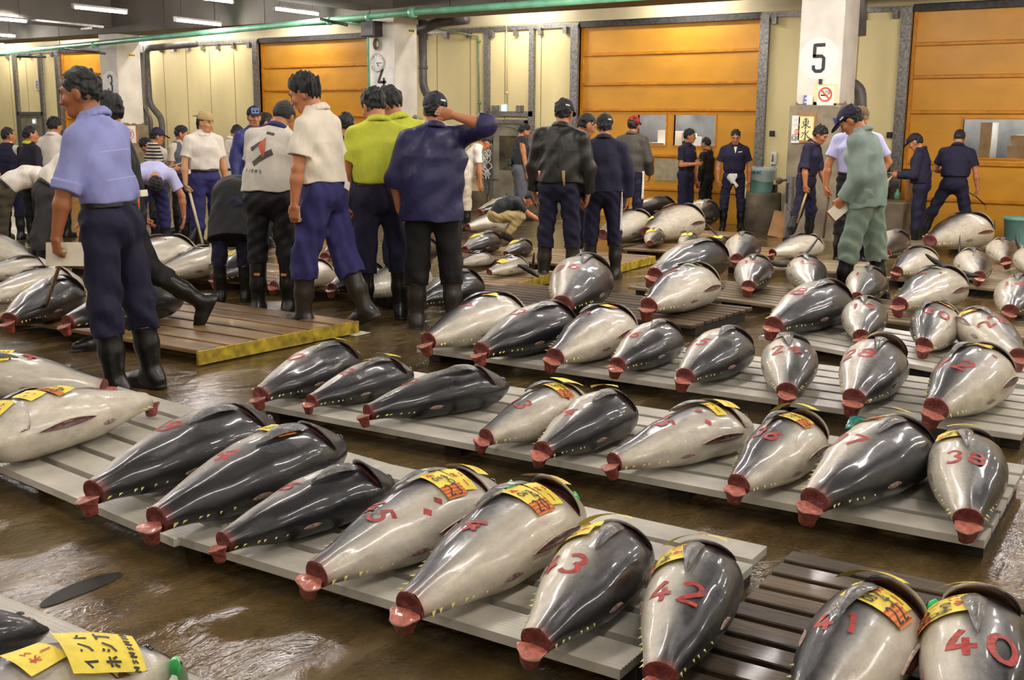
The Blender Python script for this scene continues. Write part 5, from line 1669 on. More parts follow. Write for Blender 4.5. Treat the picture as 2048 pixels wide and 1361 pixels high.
    f((1625, 575), (1612, 510), 92, 'pale round tuna painted 13 left of the green trousers', near=1, num='13', nu=0.418, na=-4, nh=0.088, w=88, pale=0.03, slit=.8)
    f((1715, 596), (1738, 535), 106, 'tuna mostly hidden behind the boots of the man in green workwear', near=1, pale=0.14, num='1', nu=0.380, na=-20, nh=0.088, w=86)
    f((1800, 608), (1922, 553), -68, 'pale tuna with an open belly slit right of the green trousers', near=1, mode='t', num='1', nu=.44, na=-20, nh=.08, nr=60, w=82, slit=1.1, pale=-0.10, tags=[(0.585, -8, .05, .10, 84, 'g')], dots=[(.50, 20)])
    f((2020, 622), (2045, 549), 92, 'tuna painted 16 at the right edge', near=1, num='16', nu=0.395, na=-10, nh=0.099, w=100, pale=0.06)
    # ---- rows further back
    f((1474, 518), (1490, 466), 92, 'round tuna with an upright fin behind the round one painted 12', near=1, pale=0.08, num='1', nu=0.380, na=-8, nh=0.066, w=78)
    f((1545, 506), (1648, 492), -68, 'pale tuna with a black crescent tail lying over it', near=1, mode='t', w=50, pale=-0.10, num='1', nu=.4, na=-5, nh=.06)
    f((1795, 543), (1838, 497), -68, 'pale tuna right of the green trousers, second row back', near=1, w=72, pale=-0.05, num='1', nu=0.380, na=-10, nh=0.066)
    f((1958, 553), (1945, 504), 92, 'round tuna right of the black crescent fin', near=1, w=80, pale=0.04, num='1', nu=0.380, na=-10, nh=0.066)
    f((2012, 522), (2004, 476), 92, 'round tuna in front of the teal bucket', near=1, pale=0.08, w=66, num='1', nu=0.418, na=-4, nh=0.066)
    f((2062, 540), (2060, 500), 92, 'tuna cut by the right edge behind tuna 16', near=0, pale=0.08, w=70)
    f((1770, 506), (1792, 455), 110, 'dark tuna half hidden behind the man in green workwear', near=0, pale=0.20, w=62, hp=.10)
    f((1860, 482), (1975, 468), -68, 'biggest tuna, under the legs of the man at the right door', near=1, mode='t', w=74, pale=-0.03, slit=.9, flap=0, eye=1)
    f((1300, 487), (1312, 462), 92, 'small tuna, left one of three with yellow slips', near=0, pale=0.08, w=46, tags=[(0.500, -20, .12, .14, 0, 'y')], flap=0, group='small tuna with yellow slips')
    f((1368, 495), (1380, 466), 92, 'small tuna, middle one of three with yellow slips', near=0, pale=0.08, w=44, tags=[(0.500, -10, .12, .14, 0, 'y')], flap=0, group='small tuna with yellow slips')
    f((1428, 497), (1440, 472), 92, 'small tuna, right one of three with yellow slips', near=0, pale=0.08, w=40, tags=[(0.500, -10, .12, .14, 0, 'y')], flap=0, group='small tuna with yellow slips')
    f((1293, 466), (1398, 447), -68, 'large pale tuna near the orange door with an open gill', near=1, mode='t', w=64, pale=-0.08, slit=.9, flap=0, tags=[(0.200, -40, .10, .14, 30, 'y')], num='o', nu=.5, nh=.05, eye=1)
    f((1258, 425), (1352, 418), 106, 'large grey tuna against the orange door with a raised fin', near=1, mode='t', w=52, pale=0.14, flap=0)
    f((1392, 440), (1412, 400), 110, 'dark tuna with a white label near the orange door', near=1, pale=0.20, w=62, flap=0, tags=[(0.550, -25, .12, .10, 0, 'y'), (0.420, -20, .16, .10, -15, 'w')])
    f((1205, 470), (1298, 448), -68, 'grey tuna right of the navy jackets with its mouth open', near=0, mode='t', w=52, pale=-0.03, flap=0, slit=.8)
    f((978, 545), (1056, 530), -68, 'small tuna at the near edge of the yellow ended pallet', near=0, mode='t', w=40, pale=-0.01, flap=0, slit=.8, tags=[(0.320, -17, .10, .13, 84, 'y'), (0.585, -10, .08, .05, -40, 'w')])
    f((1012, 508), (1060, 490), 110, 'small dark tuna in front of the crouching man', near=0, pale=0.20, mode='t', w=36, flap=0, tags=[(0.380, -25, .10, .14, -20, 'y')])
    f((930, 500), (998, 480), 110, 'small dark tuna behind the elbow of the navy jacket man', near=0, pale=0.20, mode='t', w=38, flap=0, tags=[(0.350, -20, .10, .14, -20, 'y')])
    f((918, 528), (988, 523), -68, 'small grey tuna right of the navy jacket man', near=0, pale=0.00, mode='t', w=34, flap=0, tags=[(0.500, -20, .04, .10, -40, 'w')])
    f((1140, 528), (1172, 495), 110, 'small grey tuna between the legs of the two capped men', near=0, pale=0.20, w=38, flap=0)
    f((958, 425), (1045, 402), 110, 'dark tuna with a raised black fin by the grey metal door', near=0, pale=0.20, mode='t', w=38, flap=0, tags=[(0.350, -35, .12, .14, -20, 'y')])
    f((935, 455), (1040, 428), -68, 'long pale tuna left of the crouching man', near=0, mode='t', w=36, flap=0, pale=-0.12, slit=.8)
    # ---- left background
    f((210, 545), (398, 492), -68, 'pale tuna with red writing behind the light blue shirt man', near=1, mode='t', w=70, pale=-0.12, slit=1, flap=0, num='0ec', nu=.56, na=-15, nh=.08, nr=-25, tags=[(0.725, -10, .05, .10, 0, 'w')])
    f((312, 548), (478, 508), -68, 'pale tuna painted 0 behind the left wooden pallet', near=1, mode='t', w=56, pale=-0.12, slit=1, num='0', nu=.56, na=-20, nh=.06, nr=-25, tags=[(0.340, -55, .03, .22, -20, 'y'), (0.545, -22, .03, .14, 84, 'y')])
    f((432, 556), (520, 508), 106, 'tuna with a yellow tag beside the kneeling dark trousers', near=1, mode='t', w=60, pale=0.14, tags=[(0.400, -20, .10, .14, 0, 'y')])
    f((548, 572), (668, 545), -68, 'pale tuna between the boots of the logo shirt man', near=0, mode='t', w=70, pale=-0.09)
    f((664, 577), (742, 520), 110, 'tuna behind the walking boots with a hanging tail stub', near=1, pale=0.20, w=58)
    f((720, 585), (860, 552), -68, 'pale tuna behind the boots of the lime polo man', near=1, mode='t', w=78, pale=-0.11, slit=1, num='0', nu=.62, na=-25, nh=.06)
    f((0, 0), (0, 0), 110, 'dark tuna head with a white label right of the navy jacket legs', near=1, pale=0.26, head=(962, 568), thru=(850, 588), L=1.0, gill=1, eye=1, tags=[(0.625, -15, .07, .15, -50, 'w')])
    f((650, 515), (735, 478), -68, 'grey tuna seen between the white polo and lime polo men', near=0, mode='t', w=50, pale=-0.03, slit=.9, tags=[(0.525, -22, .03, .12, 84, 'y')])
    f((795, 520), (870, 488), 110, 'grey tuna seen right of the lime polo trousers', near=0, pale=0.20, mode='t', w=44, tags=[(0.400, -12, .10, .12, 84, 'y')])
    f((68, 528), (-90, 470), 92, 'pale tuna at the left edge behind bent legs', near=0, mode='t', w=74, pale=-0.04, slit=.8)
    f((-40, 600), (165, 568), -68, 'pale tuna at the left edge on the left wooden pallet', near=1, mode='t', w=80, pale=-0.12, slit=1, tags=[(0.545, -28, .06, .14, -5, 'r')])
    f((18, 640), (158, 572), 110, 'dark tuna under the point of the wooden stick', near=1, pale=0.33, mode='t', w=74, tags=[(0.380, -45, .06, .14, -25, 'y')])
    f((135, 645), (365, 594), 110, 'dark tuna on the left wooden pallet with a white and blue label', near=1, pale=0.33, mode='t', w=78, gill=0, eye=1, tags=[(0.705, -30, .11, .15, -55, 'w')])
    f((-60, 552), (120, 538), -68, 'grey tuna with an orange striped slip at the left edge', near=0, pale=0.00, mode='t', w=50, tags=[(0.645, -25, .06, .16, -5, 'r')])
    for k in F:
        if not k.get('w'): k.pop('w', None)
        add_fish(k)
HELD = {}
def stick(name, label, cat, pts, r, m, grp=None, tip=None):
    """straight or bent rod through world points, top-level thing"""
    pts = [Vector(p) for p in pts]
    c = sum(pts, Vector())/len(pts)
    lo = Vector((c.x, c.y, min(p.z for p in pts)))
    root = empty(name, Matrix.Translation(lo), label, cat, grp)
    MB().tube([p-lo for p in pts], r, 8).build('handle', m, root, True)
    if tip:
        MB().tube([Vector(p)-lo for p in tip], r*.55, 6).build('hook', MATS['hook'], root, True)
    return root
def slab(name, label, cat, M, sx, sy, sz, m, bev=.002, grp=None, extra=None):
    root = empty(name, M, label, cat, grp)
    MB().box((-sx/2, -sy/2, -sz/2), (sx/2, sy/2, sz/2), bev=bev).build('sheet' if extra is None else extra, m, root)
    return root
def ori(p, right, up):
    r = Vector(right).normalized(); u = Vector(up); u = (u-r*u.dot(r)).normalized(); f = r.cross(u)
    m = Matrix((r, u, f)).transposed().to_4x4(); m.translation = Vector(p); return m
def along(p, az, d, z):   # world point offset: d metres in camera-relative right, z up
    return Vector(p)+CR*az+Vector((0, 0, z))+Vector((CF.x, CF.y, 0)).normalized()*d

def pocket_item(J, nm):
    kind = nm
    R_l = Matrix.Scale(1, 4)
    S_ = J['S']; root = J['root']
    if kind == 'orange_cup':
        p = Vector((J['pelvis']+np.array([-.155, -.07, .06]))*S_)
        mb = MB().lathe([(.022, -.05), (.026, .02), (.027, .045)], 14, Matrix.Translation(p)); mb.build('orange_flashlight', MATS['ora'], root, True)
        MB().lathe([(.027, .045), (.028, .058), (.02, .06)], 14, Matrix.Translation(p)).build('flashlight_rim', MATS['white'], root, True)
    if kind == 'orange_r':
        p = Vector((J['pelvis']+np.array([.16, -.02, .04]))*S_)
        MB().lathe([(.03, -.07), (.034, .05), (.03, .07), (.02, .075)], 14, Matrix.Translation(p)).build('orange_flashlight', MATS['ora'], root, True)
    if kind == 'buckle':
        c = J['waist']-J['Rl']@np.array([0, .150, .04])
        m = Matrix(J['Rl'].tolist()).to_4x4(); m.translation = Vector(c*S_)
        MB().box((.06, -.012, -.018), (.12, .004, .018), m, .003).build('belt_loop', MATS['paper'], root)
    if kind == 'towel':
        m = Matrix.Translation(Vector((J['pelvis']+np.array([.02, .135, -.02]))*S_))
        V = []; n = 8
        for i in range(n):
            q = i/(n-1)
            for j in range(5):
                w = (j/4-.5)*(.12+.05*math.sin(q*7))
                V.append(m@Vector((w+.02*math.sin(q*5), .012*math.sin(j*2.1+q*4), .05-.24*q*(.8+.2*math.sin(j*1.9)))))
        me = mesh_np('towel', V, grid_faces(n, 5), MATS['rope'])
        o = link('towel', me, root); md = o.modifiers.new('t', 'SOLIDIFY'); md.thickness = .006
    if kind == 'towel_side':
        m = Matrix.Translation(Vector((J['pelvis']+np.array([.19, -.03, -.02]))*S_))
        V = []; n = 10
        for i in range(n):
            q = i/(n-1)
            for j in range(5):
                w = (j/4-.5)*(.05+.03*q)
                V.append(m@Vector((.01*math.sin(j*2.1+q*4), w+.02*q, .02-.42*q)))
        o = link('towel', mesh_np('towel', V, grid_faces(n, 5), MATS['rope']), root); md = o.modifiers.new('t', 'SOLIDIFY'); md.thickness = .012
    if kind == 'pouch':
        p = Vector((J['pelvis']+np.array([-.02, -.17, .08]))*S_)
        MB().box((-.07, -.05, -.05), (.07, .03, .06), Matrix.Translation(p), .02).build('waist_pouch', MATS['black'], root)
    if kind == 'handle':
        p = Vector((J['pelvis']+np.array([.08, -.15, .07]))*S_)
        MB().tube([p+Vector((0, 0, .06)), p+Vector((.004, -.01, -.01)), p+Vector((.012, -.004, -.09))], [.018, .014, .010], 8).build('tool_handle', MATS['stick'], root, True)
    if kind == 'label':
        p = Vector((J['pelvis']+np.array([.05, -.152, .03]))*S_)
        MB().box((-.035, -.004, -.03), (.035, .004, .03), Matrix.Translation(p)@Matrix.Rotation(R_(20), 4, 'Y')).build('pocket_label', MATS['white'], root)
    if kind == 'undershirt':
        Ru = J['Ru']
        c = J['nb']+Ru@np.array([0, .085, -.045])
        m = Matrix(Ru.tolist()).to_4x4(); m.translation = Vector(c*S_)
        surf_patch(J, 'undershirt', MATS['white'], J['nb']+Ru@np.array([0, .0, -.07]), -Ru[:, 0], Ru[:, 2], [[(-.035, .07), (.035, .07), (.004, -.075), (-.004, -.075)]], .004, n=8)
    if kind == 'name_print':
        Ru = J['Ru']
        surf_patch(J, 'name_print', MATS['white'], J['chest']+Ru@np.array([-.075, 0, .06]), -Ru[:, 0], Ru[:, 2], [[(-.035, -.006), (.035, .002), (.038, .014), (-.030, .006)]], .004, n=5)
    if kind == 'boot_marks':
        for sd in 'RL':
            an, sn, ft = J['kn'+sd], J['sn'+sd], J['ft'+sd]
            c = an+sn*.40*.40-ft*.071
            m = ori(Vector(c*S_), np.cross(ft, -sn), -sn)
            MB().box((-.022, -.010, -.004), (.022, .010, .004), m).build('boot_mark', MATS['tag_o'], root)
    if kind == 'logo':
        Ru = J['Ru']; c = J['chest']+Ru@np.array([-.03, 0, -.02]); dk = mat('logo_dark', (.06, .05, .045, 1), .7)
        rd = mat('logo_red', (.45, .10, .05, 1), .7)
        a = (Ru[:, 0], Ru[:, 2])
        surf_patch(J, 'printed_logo', dk, c, *a, [[(-.11, .015), (-.085, -.015), (.0, .055), (-.01, .075)], [(-.07, -.095), (-.04, -.13), (.10, -.02), (.075, .02)]], .004)
        surf_patch(J, 'logo_red_patch', rd, c, *a, [[(-.035, .03), (.03, -.06), (.035, .0), (.01, .11)]], .005)
        st = []
        for ch, x in zip('sieMb', (-.10, -.07, -.045, -.01, .03)):
            pl = {'s': GL['s'], 'i': [[(.5, 0), (.5, .7)], [(.5, .88), (.5, 1)]], 'e': GL['e'], 'M': [[(.1, 0), (.1, .9), (.5, .3), (.9, .9), (.9, 0)]], 'b': [[(.2, 1), (.2, 0)]+arc(.45, .3, .35, .3, 200, 500, 8)]}[ch]
            for q in pl: st.append([(x+(u-.5)*.022, -.165+(v-.5)*.03) for u, v in q])
        quads = []
        for pl in st:
            rb = ribbon(pl, .005, .006)
            for (l0, r0), (l1, r1) in zip(rb, rb[1:]): quads.append([l0, r0, r1, l1])
        surf_patch(J, 'printed_lettering', dk, c, *a, quads, .004, n=2)
        surf_patch(J, 'neck_print', dk, J['sc']+Ru@np.array([.0, 0, -.01]), *a, [[(-.03, -.012), (.03, -.016), (.03, .008), (-.03, .012)]], .004)
    if kind == 'shirt_lines':
        Ru = J['Ru']; c = J['chest']
        for z in (.005, -.14):
            rb = ribbon([(-.13, z-.005), (0, z), (.13, z+.006)], .004, .02)
            surf_patch(J, 'seam_line', mat('seam_pale', srgb(176, 176, 214), .8), c, Ru[:, 0], Ru[:, 2], [[l0, r0, r1, l1] for (l0, r0), (l1, r1) in zip(rb, rb[1:])], .0025, n=2)

W_ = dict
def people():
    M = MATS
    walk = ((0, .28, -1), (0, .02, -1)); stand = ((.06, .02, -1), (.01, -.03, -1)); standL = ((-.06, .02, -1), (-.01, -.03, -1))
    NEAR, MID, FAR = .0062, .0085, .0115
    def p(**k): return person(k)
    # ---- the man with the stick at left
    J = p(px=250, py=783, top=(170, 141), face=-50, res=.0055, label='man in light blue shirt holding a wooden stick and a white sheet, back turned', thick=1.0, sw=.96,
      pose=W_(bend=10, twist=-6, head=(14, -22, 0), armL=((-.32, .10, -1), (-.12, .20, -1)), armR=((.16, .1, -1), (-.1, .5, -1)), gripL=1.15, thumbL=(.35, .9, 0), legR=((.05, -.14, -1), (.02, -.12, -1)), legL=((-.06, -.06, -1), (-.02, -.10, -1)), footL=(-14, 0), footR=(4, 0)),
      wear=W_(top='lav', legs='navyt', sleeve='roll', collar='lav', loose=1.1, hairt=.008, hair='hair', boots='boot', btop=.36, tl=1.06, fold=.006), extra=[('buckle', pocket_item), ('orange_r', pocket_item), ('shirt_lines', pocket_item)], skin=(150, 92, 56))
    g = wpt(J, 'gripL')
    e = G(93, 612, .24)
    d = (e-g).normalized()
    stick('tally_stick', 'long wooden stick held by the man in the light blue shirt, pointing at a tuna', 'stick', [g-d*.10, g+d*.2, e], .012, M['stick'])
    slab('note_sheet', 'blank white card held in the fist of the man in the light blue shirt', 'card', ori(g+CF*.028+CU*.005, CR, CU), .20, .125, .003, M['paper'])
    # ---- dark walker behind him
    J = p(px=190, py=700, top=(221, 187), face=-92, res=MID, anchor='L', label='person in a black shirt walking left behind the man in the light blue shirt',
      pose=W_(bend=4, head=(12, 0, 0), armL=((-.10, -.18, -1), (-.04, -.02, -1)), armR=((.15, .3, -1), (0, .5, -1)), legL=((-.03, .36, -1), (0, .14, -1)), legR=((.03, -.42, -1), (0, -1.0, -.75)), footR=(0, 62)),
      wear=W_(top='black', legs='black', tuck=False, hairt=.022, hairl=-.06, boots='boot', loose=1.3))
    # ---- two men bending at the left
    p(px=92, py=572, top=(126, 287), face=86, res=MID, anchor='R', label='man in a white shirt and charcoal trousers bending over behind the stick man', smin=.8,
      pose=W_(bend=56, head=(60, 0, 0), armR=((.1, .35, -1), (0, .2, -1)), armL=((-.1, .35, -1), (0, .2, -1)), legR=((.08, -.30, -1), (.02, -.05, -1)), legL=((-.1, -.2, -1), (-.02, -.1, -1))),
      wear=W_(top='white', legs='charcoal', sleeve='short', loose=1.5, boots='boot'))
    p(px=18, py=535, top=(48, 340), face=86, res=MID, label='man in a white shirt and olive trousers bending over at the left edge', smin=.78,
      pose=W_(bend=82, head=(80, 0, 0), armR=((.1, .35, -1), (0, .2, -1)), armL=((-.1, .35, -1), (0, .2, -1)), legR=((.08, -.22, -1), (.02, -.02, -1)), legL=((-.1, -.16, -1), (-.02, -.02, -1))),
      wear=W_(top='white', legs='olive', sleeve='short', loose=1.3, boots='boot'))
    # ---- left background
    p(px=-16, py=500, top=(-4, 243), face=40, res=FAR, label='man in olive clothing cut by the left edge', wear=W_(top='olive', legs='olive', tuck=False))
    p(px=34, py=478, top=(30, 256), face=35, res=FAR, label='man with cropped hair in a striped shirt and navy vest at the left', pose=W_(head=(5, 30, 0), armR=((.2, .05, -1), (.05, .3, -1))), wear=W_(top='white', vest='navy', legs='navyt', hairt=.005, loose=1.2))
    p(px=80, py=484, top=(88, 254), face=58, res=FAR, label='man in a navy sweater with a yellow collar looking right', pose=W_(head=(6, 25, 0)), wear=W_(top='sweat', legs='black', tuck=False, sleeve='long', collar='lime', loose=1.4))
    p(px=124, py=474, top=(122, 236), face=28, res=FAR, label='man in a white shirt seen from behind near the left orange door', pose=W_(head=(14, 25, 0)), wear=W_(top='white', legs='charcoal', hairt=.018, collar='white'))
    J = p(px=322, py=482, top=(320, 258), face=78, res=.010, label='man in a black and white striped polo and cap writing in a notebook', pose=W_(bend=4, head=(18, 0, 0), armR=((.10, .12, -1), (-.25, 1, .05)), armL=((-.12, .12, -1), (.3, 1, .1)), gripR=.6, gripL=.6, thumbR=(0, 0, 1), thumbL=(0, 0, 1)),
      wear=W_(top='stripe', legs='charcoal', cap='capn', glasses=1, belly=1, hairt=.008, collar='stripe'))
    g = (wpt(J, 'gripR')+wpt(J, 'gripL'))/2+Vector((0, 0, .03))
    slab('notebook', 'small open notebook in the hands of the striped polo man', 'notebook', ori(g, CR+Vector((0, 0, .3)), CF), .15, .10, .012, M['white'], extra='pages')
    p(px=352, py=468, top=(350, 283), face=-100, res=FAR, label='man in a white shirt stooping behind the striped polo man', smin=.8, pose=W_(bend=48, head=(60, 0, 0), armL=((-.1, .3, -1), (0, .2, -1)), armR=((.1, .3, -1), (0, .2, -1))), wear=W_(top='white', legs='cream'))
    p(px=374, py=476, top=(371, 253), face=128, res=.010, label='man in a grey vest over a pale shirt looking right', pose=W_(head=(14, -28, 0), armR=((.18, .05, -1), (.05, .2, -1))), wear=W_(top='cream', vest='vest', legs='charcoal', hairt=.010))
    J = p(px=420, py=506, top=(432, 225), face=163, res=.0085, label='long haired man in a white shirt and backward tan cap holding a hooked pole', pose=W_(head=(14, -32, 0), armR=((.24, .02, -1), (.04, .14, -1)), armL=((-.2, -.02, -1), (-.06, .10, -1)), gripR=.9, thumbR=(-.2, 1, 0)),
      wear=W_(top='white', legs='navyb', cap='tan', capback=1, long=1, collar='white', openc=1, btop=.5, tl=1.1), skin=(196, 142, 98))
    g = wpt(J, 'gripR'); e = along(g, .14, -.05, -.62)
    d = (e-g).normalized()
    stick('hooked_pole', 'wooden pole with a steel hook in the hand of the long haired man in white', 'hook', [g-d*.06, e], .016, M['cream_up'], tip=[e, e+d*.16, e+d*.2+CR*.05])
    p(px=470, py=474, top=(457, 255), face=70, res=FAR, label='dark haired man in white behind the long haired man', pose=W_(bend=14, head=(40, -30, 0), side=-6), wear=W_(top='white', legs='cream', collar='white'))
    p(px=519, py=494, top=(522, 215), face=168, res=.0085, label='older man in an indigo jacket and cap with a pale badge', pose=W_(head=(4, 4, 0), armR=((.25, .05, -1), (.05, .35, -1)), armL=((-.2, .05, -1), (.1, .3, -1))),
      wear=W_(top='jade', legs='navyb', tuck=False, hem=-.16, sleeve='long', cap='capn', badge='pale', collar='lav', loose=2.2), skin=(176, 122, 84))
    p(px=543, py=478, top=(541, 228), face=95, res=FAR, label='dark haired man partly hidden behind the older man in the indigo jacket', wear=W_(top='navy', legs='navyt'))
    # ---- bending men in the middle of the left half
    J = p(px=338, py=512, top=(328, 338), face=168, res=MID, label='man in a pale lavender shirt bending right over with his head down', smin=.8, anchor='L',
      pose=W_(bend=104, twist=8, head=(120, 10, 0), armR=((.25, .2, -1), (-.35, .3, -1)), armL=((-.45, .1, -1), (-.05, 0, -1)), legR=((.14, -.30, -1), (.05, -.05, -1)), legL=((-.14, -.25, -1), (-.05, -.05, -1)), gripR=.8),
      wear=W_(top='lavs', legs='navyb', sleeve='short', loose=1.6, fold=.006))
    g = wpt(J, 'gripR')
    stick('red_torch', 'small red flashlight in the hand of the bending lavender shirt man', 'flashlight', [g+CR*-.03, g+CR*.05+Vector((0, 0, -.05))], .022, M['dark_red'])
    p(px=390, py=490, top=(388, 348), face=25, res=FAR, label='bending person in blue trousers between the vest man and the long haired man', smin=.78, pose=W_(bend=98, head=(100, 0, 0), armR=((.1, .3, -1), (0, .1, -1)), armL=((-.1, .3, -1), (0, .1, -1))), wear=W_(top='white', legs='navyb'))
    p(px=497, py=602, top=(482, 380), face=8, res=MID, label='person bending away, seen as a black smock over dark blue trousers', smin=.8, thick=1.12, anchor='R',
      pose=W_(bend=100, head=(105, 0, 0), armR=((.1, .5, -1), (0, .2, -1)), armL=((-.1, .5, -1), (0, .2, -1)), legR=((.04, -.28, -1), (.01, .02, -1)), legL=((-.10, -.28, -1), (-.02, .02, -1))),
      wear=W_(top='black', legs='navyt', tuck=False, hem=-.36, loose=2.4, boots='boot', sleeve='long'))
    # ---- logo shirt
    p(px=553, py=626, top=(587, 211), face=18, res=NEAR+.0006, thick=1.1, label='man in a white shirt with a red and black logo on its back',
      pose=W_(bend=16, side=7, twist=6, head=(42, 8, 4), armL=((-.26, .25, -1), (.3, .9, -.4)), armR=((.2, .3, -1), (-.3, .8, -.4)), legR=((.08, .02, -1), (.02, -.03, -1)), legL=((-.04, .02, -1), (-.02, -.03, -1))),
      wear=W_(top='grey_tee', legs='black', tuck=False, hem=.03, loose=2.0, collar='navyb', hairt=.007, hairn=.002, boots='boot', btop=.16, fold=.007, belt=False), extra=[('logo', pocket_item), ('boot_marks', pocket_item)])
    # ---- white polo
    J = p(px=655, py=660, top=(613, 153), face=-62, res=.0055, label='tall man in a white polo shirt and blue trousers striding left', smax=1.18,
      pose=W_(bend=6, head=(26, -10, 0), armL=((-.22, .10, -1), (-.05, .10, -1)), armR=((.22, -.12, -1), (.06, .02, -1)), gripL=.5, gripR=.6, legL=((-.05, .22, -1), (-.02, .06, -1)), legR=((.05, -.20, -1), (.03, -.42, -1)), footL=(-6, 0), footR=(4, 22)),
      wear=W_(top='polo', legs='navyb', sleeve='short', loose=1.9, tuck=False, hem=.05, belt=False, collar='polo', hairt=.020, hairn=.008, boots='bootg', btop=.34, tl=1.18, tfold=.007, fold=.006, lw=1.12), extra=[('label', pocket_item)])
    slab('folded_paper', 'folded white paper in the left hand of the white polo man', 'paper', ori(wpt(J, 'gripL')+CR*.02+Vector((0, 0, .03)), CF, (0, 0, 1)), .05, .11, .012, M['white'])
    g = wpt(J, 'gripR'); e = along(g, -.05, .1, -.40); d = (e-g).normalized()
    stick('hooked_stick', 'wooden stick in the right hand of the white polo man', 'stick', [g-d*.12, e], .012, M['stick'])
    # ---- lime polos
    J = p(px=764, py=636, top=(746, 183), face=-8, res=.0058, label='man in a lime polo shirt standing in front, seen from behind', thick=1.08,
      pose=W_(bend=4, head=(30, -22, 0), armL=((-.24, .08, -1), (-.02, .22, -1)), armR=((.20, .05, -1), (.04, .18, -1)), gripR=.9, gripL=.7, legR=((.10, .02, -1), (.02, -.03, -1)), legL=((-.06, .02, -1), (-.03, -.03, -1))),
      wear=W_(top='lime', legs='navyt', sleeve='short', loose=1.4, tuck=True, collar='lime', hairt=.020, hairn=.006, hairl=-.05, boots='boot', btop=.30, tl=1.06, fold=.0055))
    g = wpt(J, 'gripR'); e = along(g, .06, .05, -.42); d = (e-g).normalized()
    stick('pick_pole', 'dark hand hook held low by the front man in lime', 'hook', [g-d*.08, e], .011, M['hook'], tip=[e, e+d*.05+CR*.04])
    p(px=808, py=613, top=(775, 179), face=-28, res=.0075, label='second man in a lime polo shirt, mostly hidden behind the first', pose=W_(bend=6, side=-8, head=(26, -30, 0)),
      wear=W_(top='lime', legs='navyt', collar='lime', hairt=.018, hairl=-.05))
    # ---- navy jacket with raised arm
    p(px=872, py=655, top=(884, 188), face=2, res=.0058, thick=1.12, sw=1.08, label='man in a navy jacket and cap with his right hand behind his head',
      pose=W_(bend=5, side=3, head=(14, 0, 0), armR=((.50, -.64, .22), (-1, .03, .30)), shrR=(.01, -.01, .05), armL=((-.34, .05, -1), (.1, .25, -1)), thumbR=(0, 0, -1), gripR=.35, legR=((.10, .03, -1), (.04, -.12, -1)), legL=((-.05, .02, -1), (-.02, -.02, -1)), footR=(20, 0)),
      wear=W_(top='navyj', legs='black', tuck=False, hem=-.14, sleeve='rolled', loose=2.8, collar='navyj', cap='capn', capback=0, hairt=.010, boots='bootg', btop=.36, tl=1.1, fold=.006, capmark=[(140, .05)]))
    # ---- heads between them
    p(px=700, py=548, top=(690, 227), face=15, res=FAR, label='dark haired man in navy between the white polo and lime polo men', wear=W_(top='navy', legs='navyt'))
    p(px=829, py=520, top=(826, 238), face=20, res=FAR, label='dark haired man in black between the lime polos and the navy jacket', wear=W_(top='black', legs='black', tuck=False))
    # ---- far centre
    p(px=938, py=462, top=(948, 277), face=82, res=FAR, label='man in a white shirt stooping beside the bundle of white rope', smin=.8, pose=W_(bend=34, head=(58, 0, 0), armR=((.14, .1, -1), (.05, .05, -1)), armL=((-.1, .2, -1), (0, .1, -1))), wear=W_(top='white', legs='cream', tuck=False))
    p(px=1047, py=440, top=(1056, 250), face=80, res=.010, thick=1.12, label='bearded man in a black sleeveless shirt and grey jeans by the metal door', beard=.7, pose=W_(bend=3, head=(24, 0, 0), armR=((.12, .15, -1), (.02, .22, -1)), armL=((-.1, .1, -1), (0, .2, -1)), legR=((.05, .10, -1), (.01, .02, -1))),
      wear=W_(top='dkgrn', sleeve='none', legs='jeans', tuck=True, boots='none', glasses=1, hairt=.016, belly=1, tl=1.12), extra=[('pouch', pocket_item)], skin=(190, 124, 84))
    J = p(px=1018, py=488, top=(1012, 394), face=84, res=.0085, smin=.8, smax=1.0, label='crouching man in a dark shirt, khaki trousers and cap writing on paper',
      pose=W_(bend=84, head=(58, 0, 0), armR=((.15, .72, -.7), (0, .8, -.45)), armL=((-.15, .72, -.7), (0, .8, -.45)), legR=((.22, .95, .04), (.0, -.62, -.8)), legL=((-.16, .98, -.02), (.0, -.6, -.8)), footR=(8, 24), footL=(-8, 24), gripR=.6, gripL=.5, thumbR=(0, 0, 1), thumbL=(0, 0, 1)),
      wear=W_(top='dkgrn', legs='khaki', tuck=False, hem=-.04, loose=1.3, cap='capn', boots='none', tl=1.1))
    slab('clipboard_sheet', 'sheet of white paper held by the crouching man', 'paper', ori(wpt(J, 'gripL')+CR*.02+CF*.12+Vector((0, 0, .11)), CR, (0, 0, 1)), .17, .20, .006, M['white'])
    # ---- capped pair in the centre
    J = p(px=1118, py=565, top=(1138, 202), face=14, res=.0065, thick=1.1, sw=1.06, label='man in a black jacket and navy cap seen from behind', smax=1.16,
      pose=W_(bend=4, side=2, head=(18, 6, 0), armL=((-.26, .04, -1), (-.02, .14, -1)), armR=((.26, .05, -1), (-.02, .2, -1)), legR=((.10, .03, -1), (.06, -.02, -1)), legL=((-.05, -.02, -1), (-.05, -.03, -1)), footR=(10, 0), footL=(-24, 0)),
      wear=W_(top='blackj', legs='navyt', tuck=False, hem=.015, sleeve='long', loose=2.4, cap='capb', hairt=.014, collar='blackj', boots='bootg', btop=.32, fold=.007, capmark=[(140, .05)]), extra=[('orange_cup', pocket_item), ('handle', pocket_item)])
    p(px=1166, py=540, top=(1160, 231), face=72, res=FAR, label='dark haired man half hidden between the two capped men', pose=W_(head=(26, 0, 0)), wear=W_(top='navy', legs='navyt'))
